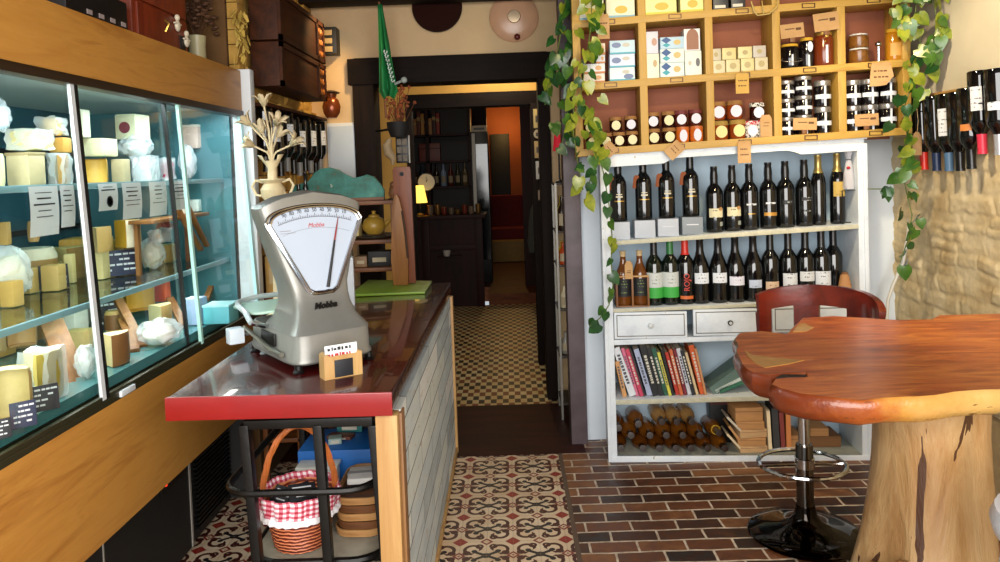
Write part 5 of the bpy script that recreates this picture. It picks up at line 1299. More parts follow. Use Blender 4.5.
# ---------------------------------------------------------------- jars
jam = mat('dark_jam_glass', '2a0c08', .1, spec=.6); honey = mat('amber_jam_glass', '8a3c12', .1, spec=.6); clot = mat('rust_cloth', '9a6c38', .8, var=.25, scale=60)
klab = mat('cream_round_label', 'd8d0a4', .6); wlab = mat('pale_lilac_label', 'd2d0dc', .6)
JP = [(0, 0), (.023, 0), (.0255, .004), (.026, .012), (.026, .04), (.024, .046), (.022, .048), (0, .048)]
def jar(px, r, label, gm, lm, s=1., dz=0, d=.05, lidm=None, grp='jam jars in the lower compartments', z=None, oval=False):
    P, x = put(px, r, d, dz)
    if z is not None: P.z = z
    t = thing('jam_jar', label, 'jar', P, (0, 0, FRZ), grp); t.scale = (s*1.28, s*1.28, s*1.38)
    link('glass_jar', cached('jar', lambda: MB().lathe(JP, 20).mesh('glass_jar', jam)), t, mt=gm)
    link('cloth_lid', cached('lid', lambda: MB().lathe([(.0275, .043), (.026, .048), (.0255, .056), (.0, .058)], 28, jit=lambda a, z: 1+.05*math.sin(a*9) if z < .05 else 1).mesh('cloth_lid', clot)), t, mt=lidm or clot)
    link('round_label', cached(('jl', oval), lambda: MB().prism([(.0185*math.cos(q)*(.8 if oval else 1), .0235+.0185*math.sin(q)*(1.2 if oval else 1)) for q in [2*PI*j/18 for j in range(18)]], -.0275, -.0255, 'XZ').mesh('round_label', klab)), t, mt=lm)
    return t
JH = .0595
def zof(px, r, s): P, x = put(px, r, .05); return P.z+JH*s*1.38
for i, px in enumerate((592, 606, 619, 632)):
    jar(px, 0, nm8[i]+' dark jam jar from the left, lower layer of the first compartment', jam, klab, .92)
for i, px in enumerate((616, 631)): jar(px, 0, ('left', 'right')[i]+' dark jam jar of the upper pair in the first compartment', jam, (klab, wlab)[i], .92, z=zof(px, 0, .92))
jar(590, 0, 'cream-labelled jam jar half hidden by the vine leaves, first compartment', jam, klab, .9, z=zof(590, 0, .92))
for i, px in enumerate((653.5, 669)): jar(px, 0, ('left', 'right')[i]+' dark jam jar of the lower pair in the second compartment', jam, klab, .98)
for i, px in enumerate((653, 668.5)): jar(px, 0, ('left', 'right')[i]+' dark jam jar of the upper pair in the second compartment', jam, (wlab, klab)[i], .98, z=zof(px, 0, .98))
orng = mat('orange_jam_glass', 'c8641c', .1, spec=.6)
for i, px in enumerate((682.5, 696.5)): jar(px, 0, ('left', 'right')[i]+' orange jar with tall white label, right half of the second compartment', orng, wlab, .98, lidm=mat('orange_lid', 'b8622a', .5), oval=True)
for i, px in enumerate((681, 695.5)): jar(px, 0, ('left', 'right')[i]+' jar with lilac label and wire clip over an orange jar', mat('brown_jam_glass', '4a1a10', .1, spec=.6), wlab, .98, z=zof(px, 0, .98), lidm=mat('maroon_cloth', '6a2a2a', .7))
for i, px in enumerate((720, 737.5)): jar(px, 0, ('left', 'right')[i]+' amber jar with yellow label, lower pair of the third compartment', honey, mat('yellow_round_label', 'd8cc8a', .6), 1.18, lidm=mat('straw_cloth', '9a7a34', .8))
for i, px in enumerate((718, 735)): jar(px, 0, ('left', 'right')[i]+' amber jar with white label, upper pair of the third compartment', honey, wlab, 1.15, z=zof(px, 0, 1.18))
dots = NT('black_white_fabric'); dn = dots.noise(dots.coord(), 160, 1, .5); dotm = dots.set(dots.ramp(dn, [(.46, '151515'), (.5, 'd8d4cc')]), .8)
rdot = NT('red_white_fabric'); dn = rdot.noise(rdot.coord(), 160, 1, .5); rdotm = rdot.set(rdot.ramp(dn, [(.5, 'b02838'), (.56, 'dcd0cc')]), .8)
FG = 'fabric-covered jars in the third compartment'
jar(751, 0, 'jar with black and white fabric body, lower left of the fabric-covered jars', dotm, wlab, 1.05, lidm=rdotm, grp=FG)
jar(763, 0, 'fabric-covered jar behind the kraft card, third compartment', dotm, klab, 1.05, lidm=rdotm, grp=FG)
jar(757.5, 0, 'jar with black and white fabric cover on top of the fabric-covered jars', jam, wlab, 1.05, z=zof(757, 0, 1.05), lidm=dotm, grp=FG)
# clip-top jars with white crosses
def crossjar(px, r, label, z=None, s=1., d=.05):
    P, x = put(px, r, d)
    if z is not None: P.z = z
    t = thing('preserve_jar', label, 'jar', P, (0, 0, FRZ), 'dark preserve jars with white paper crosses'); t.scale = (s,)*3
    link('glass_jar', cached('cj', lambda: MB().lathe([(0, 0), (.026, 0), (.028, .004), (.028, .046), (.025, .05), (0, .05)], 20).mesh('g', jam)), t, mt=mat('black_preserve', '100c0e', .1, spec=.6))
    link('metal_lid', cached('cl', lambda: MB().lathe([(.0275, .05), (.0285, .052), (.0285, .062), (.026, .064), (0, .064)], 20).mesh('l', chrome)), t, mt=mat('brushed_lid', 'a8a4a0', .3, .8))
    link('paper_band', cached('cb', lambda: patch(.028, .018, .029, 1.2).mesh('paper_band', WH)), t, mt=mat('white_band', 'd2d6de', .6))
    link('paper_strip', cached('cs', lambda: patch(.028, .0, .05, .12, off=.0012).mesh('paper_strip', WH)), t, mt=mat('white_band', 'd2d6de', .6))
    return t
CH = .0655
def stackj(px, r, n, names, s=1., tall=1.):
    P, x = put(px, r, .05)
    for k in range(n): crossjar(px, r, names[k], P.z+k*CH*s*tall, s).scale.z = s*tall
lev = ('lowest', 'second', 'topmost')
stackj(787, 0, 3, [l+' cross-labelled jar of the left pile, fourth compartment' for l in lev], 1.36)
stackj(804, 0, 3, [l+' cross-labelled jar of the middle pile, fourth compartment' for l in lev], 1.44)
stackj(823, 0, 2, [l+' cross-labelled jar of the right pile, fourth compartment' for l in ('lower', 'upper')], 1.4, 1.4)
for nm_, px in (('left', 853), ('middle', 870), ('right', 888)):
    stackj(px, 0, 2, [l+' cross-labelled jar of the '+nm_+' pile, last compartment' for l in ('lower', 'upper')], 1.4, 1.35)
# fourth compartment, second row: jars with kraft labels
def bigjar(px, r, label, gm, h, rad, lidm, cat='jar', extra=None, d=.05, dz=0):
    P, x = put(px, r, d, dz); t = thing('preserve_jar' if cat == 'jar' else cat, label, cat, P, (0, 0, FRZ))
    obj('glass_jar', MB().lathe([(0, 0), (rad*.95, 0), (rad, .005), (rad, h*.8), (rad*.85, h*.9), (rad*.8, h*.92), (0, h*.92)], 20), gm, t)
    obj('lid', MB().lathe([(rad*.85, h*.9), (rad*.9, h*.92), (rad*.9, h), (0, h*1.01)], 20), lidm, t)
    if extra: extra(t, rad, h)
    return t
strip = mat('white_band', 'd2d6de', .6)
bigjar(790, 1, 'dark jar with yellow fabric cover and wire ring, left of the fourth compartment', mat('black_preserve', '100c0e', .1), .115, .044, mat('yellow_fabric', 'c89a24', .8), extra=lambda t, r, h: (obj('paper_strip', patch(r, .01, h*.55, .1), strip, t), obj('wire_ring', MB().tube([(r*1.15*math.cos(a), -r*.75+r*.5*math.sin(a), h*.33+.012*math.sin(a)) for a in [2*PI*i/16 for i in range(16)]], .0015, 5, closed=True), mat('wire', 'a8a09a', .3, .8), t)))
bigjar(807, 1, 'dark jar with yellow cloth and oval white label, middle of the fourth compartment', mat('black_preserve', '100c0e', .1), .14, .034, mat('yellow_fabric', 'c89a24', .8), extra=lambda t, r, h: (obj('paper_strip', patch(r, .0, h*.4, .12), strip, t), obj('oval_label', MB().prism([(.013*math.cos(q)+.006, h*.68+.026*math.sin(q)) for q in [2*PI*j/16 for j in range(16)]], -r-.002, -r, 'XZ'), wlab, t)))
bigjar(824, 1, 'tall rust-brown jar with gold wire top, right of the fourth compartment', mat('rust_glass', '6a2c12', .15), .16, .046, mat('gold_wire_lid', 'a8843c', .4, .6), extra=lambda t, r, h: (obj('paper_strip', patch(r, .01, h*.6, .12), strip, t), obj('gold_bow', MB().blob((0, -r, h*.85), (.012, .008, .008), 2).blob((-.008, -r, h*.7), (.006, .005, .005), 1), gold, t)))
wpk = boxitem(781, 794, 1, 15, 30, 'c4bfa8', 'off-white packet at the back of the fourth compartment', None, 'packet', 'packet', d=.11, dep=.05)[0]
wpk.location.z += 0
# last compartment, second row
mush = mat('brown_mushroom_glass', '7a4e1e', .2, var=.4, scale=40); wl_ = mat('white_lid', 'c8c8c4', .4)
b1 = bigjar(859, 1, 'lower jar of brown pieces with white lid, last compartment', mush, .07, .046, wl_)
b2_ = bigjar(859, 1, 'upper jar of brown pieces with white lid, last compartment', mush, .066, .045, wl_, dz=.0725)
bigjar(894, 1, 'amber honey jar with yellow label beside the right vine', mat('gold_honey', 'a87018', .15), .15, .037, mat('yellow_fabric', 'c89a24', .8), extra=lambda t, r, h: obj('label', patch(r, .02, h*.55, .8), mat('tan_label', 'c0924a', .6), t))
sp = thing('metal_ladle', 'small shiny metal ladle standing in the last compartment', 'ladle', put(879, 1, .04)[0], (0, 0, FRZ))
obj('handle', MB().tube([(0, 0, 0), (0, 0, .075)], .006, 8), chrome, sp); obj('bowl', MB().blob((0, 0, .085), (.017, .014, .014), 2), chrome, sp)
# ---------------------------------------------------------------- kraft tags and cards
KG = 'kraft paper tags'
def ktag(px, py0, py1, wpx, label, d=-.012, pts=None, rot=0, fold=False, m_=None):
    x, zt = F.loc(px, py0, D+d); _, zb = F.loc(px, py1, D+d); w = wpx*3.58/740; h = zt-zb
    t = thing('kraft_tag', label, 'tag', F.w(x, D+d, zt), (0, 0, 0), KG); t.rotation_euler = (rz4(FRZ) @ ry4(rot)).to_euler()
    pts = pts or [(-1, -1), (1, -1), (1, -.12), (.75, 0), (-.75, 0), (-1, -.12)]
    obj('card', MB().prism([(a*w/2, b_*h) for a, b_ in pts], -.001, .001, 'XZ'), m_ or cork, t)
    k_ = MB(); rr = random.Random(px)
    for i in range(2):
        x0 = -w*.3; z0 = -h*(.4+.25*i)
        while x0 < w*.25:
            q = rr.uniform(.08, .2)*w; k_.box(x0, x0+q*.7, -.0016, -.001, z0, z0+h*.06); x0 += q
    obj('handwritten_lettering', k_, mat('tag_ink', '5a3a1c', .7), t)
    obj('string', MB().tube([(0, 0, -h*.08), (.002, -.002, .006), (0, .0, .012)], .0012, 5), tagstr, t); return t
rough = [(-.95, -1), (-.2, -1.0), (.4, -.96), (1, -.6), (.85, -.25), (.7, 0), (-.75, -.02), (-.85, -.4)]
ktag(603, 14, 39, 12, 'kraft tag hanging over the vine, first compartment of the second row')
ktag(742, 73, 93.5, 13, 'yellowish kraft tag hanging in the middle of the third compartment', m_=mat('yellow_kraft', 'c8a050', .8))
ktag(744, 141, 163, 13, 'kraft tag hanging below the third compartment in front of the wine shelf')
ktag(881, 62, 86, 24, 'large torn kraft tag hanging over the last compartment of jars', pts=rough)
for i, (px, py, lb) in enumerate(((609, 144, 'kraft tag at a slant below the first compartment'), (676, 143, 'kraft tag at a slant below the second compartment'))):
    ktag(px+5, py+1, py+17, 13, lb, rot=.85, pts=[(-1, -1.1), (1, -1.1), (1, 0), (-1, 0)])
ktag(800.5, 0, 0, 0, 'x') if False else None
def card(px, py0, py1, wpx, label, r, tilt=0, d=.005):
    x, zt = F.loc(px, py0, D+d); _, zb = F.loc(px, py1, D+d); w = wpx*3.58/740; h = zt-zb
    zs = rowB[r](x)+.001 if r == 0 else zb-.02
    t = thing('kraft_price_card', label, 'card', F.w(x, D+d, zs), (0, 0, 0), 'kraft price cards on wooden blocks'); t.rotation_euler = (rz4(FRZ)).to_euler()
    obj('block', MB().box(-.012, .012, -.008, .008, 0, max(zb-zs+.012, .012), .002), oak, t)
    c_ = obj('card', MB().box(-w/2, w/2, -.001, .001, 0, h), cork, t, loc=(0, -.009, max(zb-zs, .006)), rot=(0, tilt, 0))
    k_ = MB().box(-w*.3, w*.1, -.0016, -.001, h*.6, h*.67).box(w*.15, w*.38, -.0016, -.001, h*.5, h*.68); obj('handwritten_lettering', k_, mat('tag_ink', '5a3a1c', .7), c_); return t
card(804, 118, 130, 23, 'kraft price card on a block before the middle pile, fourth compartment', 0, .03)
card(866, 114, 126, 23, 'kraft price card on a block before the jars of the last compartment', 0, -.03)
card(792, 24, 38, 23, 'kraft price card on a block above the yellow-topped jar', 1, -.08)
card(826, 13, 31, 24, 'large kraft price card on a block above the rust-brown jar', 1, -.1)
x, zb = F.loc(766, 138, D+.01)
q = thing('kraft_card', 'rounded kraft card leaning against the fabric-covered jars', 'card', F.w(x, D+.004, rowB[0](x)+.001), (0, 0, FRZ), KG)
obj('card', MB().prism([(-.028, 0), (.028, 0), (.028, .085), (.018, .105), (-.018, .105), (-.028, .085)], -.001, .001, 'XZ'), cork, q); obj('handwritten_lettering', MB().box(-.015, .012, -.0016, -.001, .05, .053).box(-.01, .016, -.0016, -.001, .065, .068), mat('tag_ink', '5a3a1c', .7), q)
br = thing('small_wire_basket', 'curved pale wire handle hanging from the top board above the soap bars', 'wire handle', F.w(F.loc(764, 5, D-.02)[0], D-.02, F.loc(764, 5, D-.02)[1]), (0, 0, FRZ))
obj('wire_bow', MB().tube([(-.06, 0, .02), (-.05, -.01, -.03), (-.035, -.01, -.05), (.02, -.01, -.045), (.06, -.01, -.01), (.065, 0, .03)], .0035, 6), mat('straw_wire', 'b8a060', .5), br)
obj('cross_wire', MB().tube([(-.01, 0, .02), (-.005, -.01, -.045)], .0025, 6), mat('straw_wire', 'b8a060', .5), br)
# ================================================================ LIVE-EDGE TABLE
ZTB = .90
out = [(737, 338), (741, 333), (760, 331), (788, 334), (796, 326), (803, 318), (832, 316), (868, 318), (900, 320), (930, 319), (940, 315), (1000, 314), (1035, 322), (1050, 345), (1040, 372), (1000, 389), (953, 391), (920, 396), (888, 398), (860, 400), (830, 397), (800, 393), (780, 388), (772, 384), (776, 379), (792, 377.5), (808, 377), (806, 373), (786, 373), (768, 375.5), (752, 373), (746, 368), (742, 360), (736, 350)]
P0 = [at(a, b, Z=ZTB) for a, b in out]; TC = Vector((1.25, 2.2, 0))
dense = []
for i, p in enumerate(P0):
    q = P0[(i+1) % len(P0)]; n = max(1, int((q-p).length/.04))
    for j in range(n):
        v = p.lerp(q, j/n); k = noise.noise(v*9)*.012; dense.append(Vector((v.x+k, v.y+noise.noise(v*9+Vector((5, 0, 0)))*.012, ZTB)))
tm = NT('polished_burl_top'); tv = tm.coord((1, 5, 5)); f = tm.noise(tv, 3.2, 6, .65, 1.5); f2 = tm.noise(tm.coord(), 2.2, 4, .6, .5)
tcol = tm.ramp(f, [(.3, '6e280a'), (.48, 'ac4e1a'), (.66, 'd07c34')]); tcol = tm.mix((E(tm, f2)-.45)*1.6, tcol, 'c06a28')
topmat = tm.set(tcol, .3, spec=.35)
em = NT('live_edge_sapwood'); ev = em.coord(); ex, ey, ez = em.xyz(ev)
en = E(em, em.noise(ev, 6, 5, .65)); side = em.ramp(((ex+.50)*2.2)+(en-.5)*.9, [(.0, '6e2c0e'), (.3, 'a0521f'), (.5, 'bc8438'), (.9, 'c49c58')])
ec = em.mix(E(em, em.noise(em.coord((1, 1, 6)), 7, 4, .7)) > .66, side, '5a3214'); em.bump(en, .5, .02); edgemat = em.set(ec, .35, coat=.3)
tb = thing('live_edge_table', 'glossy reddish live-edge wood slab table on a pale tree-trunk base', 'table', TC)
b = MB(); vs = [b.bm.verts.new((v.x-TC.x, v.y-TC.y, ZTB+.006*noise.noise(v*5)*0)) for v in dense]; b.bm.faces.new(vs); bmesh.ops.triangulate(b.bm, faces=b.bm.faces[:])
obj('tabletop', b, topmat, tb)
b = MB(); rows = []
cen = sum(dense, Vector())/len(dense)
for z, k in ((ZTB, 0.), (ZTB-.006, .006), (ZTB-.022, .011), (ZTB-.045, .008), (ZTB-.064, -.004), (ZTB-.072, -.02)):
    row = []
    for i, v in enumerate(dense):
        n_ = (dense[(i+1) % len(dense)]-dense[i-1]); n_ = Vector((n_.y, -n_.x, 0)).normalized()
        if n_.dot(v-cen) < 0 and False: n_ = -n_
        row.append(b.bm.verts.new((v.x-TC.x - n_.x*k + .006*noise.noise(Vector((v.x*14, v.y*14, z*20)))*(0 if k == 0 else 1), v.y-TC.y - n_.y*k, z + (0 if k == 0 else .004*noise.noise(v*8)))))
    rows.append(row)
sg = sum((dense[i].x*dense[(i+1) % len(dense)].y-dense[(i+1) % len(dense)].x*dense[i].y) for i in range(len(dense)))
for A, B in zip(rows, rows[1:]):
    for i in range(len(A)): b.bm.faces.new((A[i], A[(i+1) % len(A)], B[(i+1) % len(A)], B[i]))
b.bm.faces.new(rows[-1])
obj('live_edge', b, edgemat, tb, label='natural edge with pale sapwood at the front')
def streak(pts, z=.0012):
    k = MB(); k.prism([((q := at(a, c_, Z=ZTB)).x-TC.x, q.y-TC.y) for a, c_ in pts], ZTB-.002, ZTB+z, 'XY'); return k
sap = mat('yellow_sapwood', 'c8924a', .35, var=.2, scale=30, coat=.3)
obj('sapwood_streak', streak([(744, 350), (752, 355), (772, 357.5), (804, 360.5), (790, 364), (765, 368), (756, 364), (748, 357)]), sap, tb)
obj('sapwood_streak', streak([(793, 332), (798, 325), (804, 323), (814, 328), (806, 331.5)]), sap, tb)
obj('dark_hollow', streak([(776, 378), (782, 374.5), (806, 374.8), (806, 377.2)], .0008), mat('dark_hollow', '1c0c06', .7), tb)
trm = NT('pale_trunk_wood'); tv2 = trm.coord((2.2, 2.2, .6)); n1 = trm.noise(tv2, 3.2, 6, .65, .8); n2 = trm.noise(trm.coord(), 3, 4, .6)
tc = trm.ramp(n1, [(.22, '6a4020'), (.4, 'a47c4c'), (.58, 'bb9a6c'), (.8, 'c8b088')]); tc = trm.mix((E(trm, n2)-.5)*1.2, tc, '96703f'); tc = trm.mix(E(trm, trm.noise(trm.coord((5, 5, .9)), 2.4, 3, .55, .6)) > .66, tc, '4a2c16'); trm.bump(n1, .5, .03); trunkm = trm.set(tc, .5, coat=.15)
def tj(a, z):
    return 1 + .07*math.sin(a*3+z*2.2+.6) + .045*math.sin(a*5-z*3) + .05*noise.noise(Vector((math.cos(a)*2, math.sin(a)*2, z*3)))+ .03*noise.noise(Vector((math.cos(a)*5, math.sin(a)*5, z*5)))
prof = [(.33, 0), (.30, .06), (.275, .13), (.245, .22), (.215, .32), (.195, .44), (.18, .56), (.172, .68), (.176, .77), (.185, .83), (0, .83)]
obj('trunk_base', MB().lathe([(0, 0)]+[(r*.87, z) for r, z in prof], 64, T4(-.02, 0, 0), jit=tj), trunkm, tb, ang=80)
for a, z, r, s_ in ((-2.75, .27, .262, .045), (-2.8, .2, .285, .05), (-.62, .36, .225, .04), (-.66, .29, .245, .045), (-.6, .44, .21, .03), (-.85, .24, .26, .03), (-2.4, .33, .235, .022)):
    obj('trunk_burl', MB().blob((r*math.cos(a), r*math.sin(a), z), (s_, s_, s_), 3, .45, 2, a, T4(-.02, 0, 0) @ Matrix.Diagonal((.87, .87, 1, 1))), mat('brown_burl', '8e6238', .55, var=.3, scale=25, bump=.4), tb)
# ================================================================ BAR CHAIR
SC = at(806, 534, Z=0); SC.z = 0
dchrome = mat('dark_chrome', '6a6662', .1, 1.0)
st = thing('bar_chair', 'red-brown wooden bar chair with chrome pole and disc base behind the table', 'bar chair', SC)
obj('disc_base', MB().lathe([(0, 0), (.215, 0), (.222, .006), (.215, .013), (.16, .022), (.10, .035), (.06, .055), (.042, .085), (.036, .12), (0, .12)], 48), mat('black_chrome', '2c2826', .06, 1.0), st)
obj('lower_pole', MB().lathe([(0, .1), (.033, .1), (.033, .36), (.031, .365), (0, .365)], 24), dchrome, st)
obj('upper_pole', MB().lathe([(0, .36), (.022, .36), (.022, .60), (0, .60)], 20), chrome, st)
obj('pole_collar', MB().lathe([(.034, .27), (.038, .272), (.038, .31), (.034, .312), (.034, .27)], 20), chrome, st)
fr2 = [(-.03, 0, .285)]+[(-.04+.155*math.cos(a)-.02, .14*math.sin(a), .285) for a in [PI*.15+PI*1.7*i/26 for i in range(27)]]
obj('footrest_ring', MB().tube([(.035, .0, .285)]+[(.165*math.cos(a)-.01, .15*math.sin(a)-.0, .285) for a in [-.1+2*PI*i/30 for i in range(31)]], .009, 8), chrome, st)
obj('footrest_arm', MB().tube([(-.03, 0, .285), (-.17, 0, .285)], .009, 8), chrome, st)
obj('seat_plate', MB().box(-.09, .09, -.09, .09, .595, .607, .002), blackm, st)
cherry = wood('dark_cherry_veneer', '4a120a', '7a2412', 0, 5, 7, .28, coat=.4)
obj('seat', MB().lathe([(0, .607), (.18, .607), (.205, .618), (.21, .632), (.20, .642), (.1, .638), (0, .634)], 40), cherry, st)
RB = .27
def rot_a(px_a): return R(px_a)
def ztop(a):
    u = (a-46)/69; return .958-.05*abs(u)**2.6
def curved(name, a0, a1, z0f, z1f, n=16, th=.016):
    b = MB(); rows = []
    for i in range(n+1):
        a = a0+(a1-a0)*i/n; s_, c_ = math.sin(R(a)), math.cos(R(a))
        z0, z1 = z0f(a), z1f(a); rows.append([b.bm.verts.new((r*s_, r*c_, z)) for r, z in ((RB, z0), (RB+.012*(z0-.62), z1), (RB+th+.012, z1-.001), (RB+th, z0))])
    for A, B in zip(rows, rows[1:]):
        for j in range(4): b.bm.faces.new((A[j], B[j], B[(j+1) % 4], A[(j+1) % 4]))
    b.bm.faces.new(rows[0]); b.bm.faces.new(rows[-1][::-1])
    es = [e for e in b.bm.edges if e.calc_face_angle(0) > .6]; bmesh.ops.bevel(b.bm, geom=es, offset=.003, segments=2, affect='EDGES')
    return obj(name, b, cherry, st)
curved('back_rail', -17, 115, lambda a: ztop(a)-.085+.02*max(0, abs((a-46)/69)-.6), ztop, 40)
zlo = lambda a: .66
for a0, a1 in ((-17, -5), (15, 36), (61, 86), (96, 115)): curved('back_slat', a0, a1, zlo, lambda a: ztop(a)-.08, 6)
curved('lower_back_rail', -17, 115, lambda a: .615, lambda a: .70, 40)
# ================================================================ CLIMBING POTHOS
def leaf(b, p, size, rnd, face=None):
    half = [(0, 0), (.28, .16), (.46, -.08), (.44, -.38), (.24, -.74), (0, -1.05)]
    fold = rnd.uniform(.12, .4); q = T4(*p) @ rz4(rnd.uniform(-.9, .9)) @ ry4(rnd.uniform(-.9, .9)) @ rx4(rnd.uniform(-.35, .75))
    mid = [b.bm.verts.new(q @ Vector((0, -.06*math.sin(k/4*PI)*size, z*size))) for k, z in enumerate((0, -.2, -.45, -.75, -1.05))]
    for sg_ in (1, -1):
        o = [b.bm.verts.new(q @ Vector((sg_*x*size, -abs(x)*fold*size-.04*size*(z < -.5), z*size))) for x, z in half[1:5]]
        seq = [(mid[0], o[0], mid[1]), (mid[1], o[0], o[1]), (mid[1], o[1], mid[2]), (mid[2], o[1], o[2]), (mid[2], o[2], mid[3]), (mid[3], o[2], o[3]), (mid[3], o[3], mid[4])]
        for t_ in seq: b.bm.faces.new(t_ if sg_ > 0 else t_[::-1])
def leafmat(name, c1, c2):
    t = NT(name); v = t.coord(); c = t.ramp(t.noise(v, 16, 3, .6), [(.35, c1), (.65, c2)]); return t.set(c, .32, spec=.6)
LM = [leafmat('bright_pothos_leaf', '5c721a', '93982c'), leafmat('mid_pothos_leaf', '2a5216', '4c7022'), leafmat('dark_pothos_leaf', '16381a', '2c5a24')]
stemm = mat('vine_stem', '5a6a2c', .6)
def vine(name, label, paths, leaves, size, seed, mixw=(1, 1, 1)):
    """paths: lists of world points; leaves: (path index, t0, t1, count, spread)"""
    rnd = random.Random(seed); root = thing(name, label, 'climbing plant', paths[0][0], group=None); o0 = paths[0][0]
    sb = MB()
    for pth in paths: sb.tube([p-o0 for p in pth], .0028, 5)
    obj('vine_stem', sb, stemm, root)
    bs = [MB(), MB(), MB()]; cnt = [0]*3
    def pt(pth, t_):
        k = t_*(len(pth)-1); i = min(int(k), len(pth)-2); return pth[i].lerp(pth[i+1], k-i)
    for pi_, t0, t1, n, sp, w in leaves:
        for i in range(n):
            p = pt(paths[pi_], t0+(t1-t0)*(i+rnd.random()*.8)/n)-o0
            p = p+Vector((rnd.gauss(0, sp), -abs(rnd.gauss(0, sp*.5))-.006, rnd.gauss(0, sp*.5)))
            k = rnd.choices((0, 1, 2), w)[0]; leaf(bs[k], p, size*rnd.uniform(.7, 1.2), rnd); cnt[k] += 1
    for k in range(3):
        if cnt[k]: obj('foliage', bs[k], LM[k], root, ang=70, recalc=False, kind='stuff')
        else: bs[k].bm.free()
    return root
def pp(pts, Y): return [at(a, b_, Y=Y) for a, b_ in pts]
vine('hanging_pothos', 'yellow-green pothos vine trailing down the left edge of the cubbyhole shelf', [pp([(590, -20), (592, 20), (586, 60), (580, 100), (592, 125), (597, 150), (590, 180), (586, 200)], 3.56), pp([(596, 145), (604, 175), (609, 205), (612, 235), (611, 262), (613, 285), (609, 305), (600, 318), (590, 326)], 3.57), pp([(582, 60), (574, 95), (573, 130), (578, 165), (583, 190)], 3.55)],
     [(0, 0, .7, 40, .032, (5, 3, 2)), (0, .7, 1, 7, .02, (4, 3, 2)), (1, .05, .99, 15, .014, (2, 4, 4)), (2, 0, 1, 13, .018, (3, 3, 2))], .06, 21)
vine('dark_ivy', 'dark green ivy hanging in front of the grey post near the doorway', [pp([(568, -20), (563, 20), (556, 60), (550, 80)], 3.75), pp([(575, -20), (572, 30), (566, 80), (568, 120), (560, 150)], 3.75), pp([(553, 60), (548, 85), (545, 105)], 3.76)],
     [(0, 0, 1, 22, .03, (1, 2, 6)), (1, 0, 1, 18, .025, (1, 3, 5)), (2, 0, 1, 6, .015, (4, 3, 1))], .06, 5)
vine('trailing_pothos', 'green pothos trailing down the right corner between cubbyhole shelf and stone wall', [pp([(918, -20), (915, 20), (922, 50), (912, 85), (903, 110), (908, 140), (901, 165), (906, 190), (912, 215), (908, 240), (900, 262)], 3.5), pp([(905, -20), (900, 10), (905, 35)], 3.48), pp([(930, -20), (936, 15), (940, 40), (930, 60)], 3.46)],
     [(0, 0, .32, 34, .045, (4, 3, 1)), (0, .32, .68, 22, .03, (2, 4, 2)), (0, .68, 1, 13, .022, (1, 3, 4)), (1, 0, 1, 18, .035, (5, 2, 1)), (2, 0, 1, 18, .03, (4, 3, 1))], .06, 33)
vine('pothos_sprig', 'thin pothos sprig with few leaves beside the right end of the white cabinet', [pp([(893, 189), (880, 189), (868, 189)], 3.6)], [(0, .2, .6, 3, .008, (0, 2, 3))], .055, 2)
cable = obj('white_hose', MB().tube(pp([(912, 150), (911, 200), (908, 235), (903, 262), (893, 285), (888, 300), (886, 330)], 3.86), .009, 8), mat('white_hose', 'd0ccc0', .4)); tag(cable, 'white hose running down the corner beside the stone wall', 'hose')
# ================================================================ BOTTLES ON THE RIGHT WALL
XR = 2.0
ra = thing('wall_bottle_rack', 'black wire wall rack holding bottles neck down on the stone wall', 'bottle rack', (2.03, 3.4, 1.62))
for zz in (1.72, 1.60): objw('rail', MB().box(2.036, 2.048, 3.05, 3.74, zz, zz+.012, .002), blackm, ra)
for i in range(7): objw('wire_loop', MB().tube([(2.036, 3.66-.088*i, 1.70), (1.985, 3.705-.088*i, 1.70), (1.965, 3.66-.088*i, 1.70), (1.985, 3.615-.088*i, 1.70)], .003, 5, closed=True), blackm, ra)
HB = [(921, 97, capred, None, None, 'bottle with red capsule behind the kraft tag, farthest on the wall rack'),
 (933.5, 96, mat('navy_capsule', '1a2a4a', .4), None, None, 'bottle with dark navy capsule, second on the wall rack'),
 (946, 94, mat('steel_blue_capsule', '4a6a8a', .4), (.06, .17), WH, 'bottle with tall white label hanging third on the wall rack'),
 (957, 92, capblk, None, None, 'plain black bottle hanging fourth on the wall rack'),
 (968, 88, capblk, (.14, .165), mat('orange_seal', 'c87a3a', .5), 'bottle with small orange seal hanging fifth on the wall rack'),
 (979, 71, mat('pink_red_capsule', 'd0304a', .4), (.06, .15), WH, 'higher hanging bottle with white label and pink-red capsule'),
 (996, 69, mat('silver_capsule', 'b0b4bc', .3, .4), (.12, .15), WH, 'hanging bottle with silver capsule at the picture edge')]
for i, (px, py, cp, lz, lm, lb) in enumerate(HB):
    p = at(px, py, X=XR)
    t = bottle('bordeaux', 'hanging_wine_bottle', lb, p, 0, lab=lz, labm=lm, cap=cp, capz=.76, scale=1.12, group='bottles hanging on the wall rack', la=.5)
    t.rotation_euler = (PI, .03, R(127))
p = at(917, 132, X=1.945); kt = thing('kraft_tag', 'kraft tag hanging from the farthest bottle of the wall rack', 'tag', p, (0, 0, .5), KG)
obj('card', MB().prism([(-.034, -.11), (.034, -.11), (.034, -.02), (.012, 0), (-.012, 0), (-.034, -.02)], -.001, .001, 'XZ'), cork, kt); obj('string', MB().tube([(0, 0, -.01), (.01, 0, .05), (0, 0, .12)], .0012, 5), tagstr, kt)

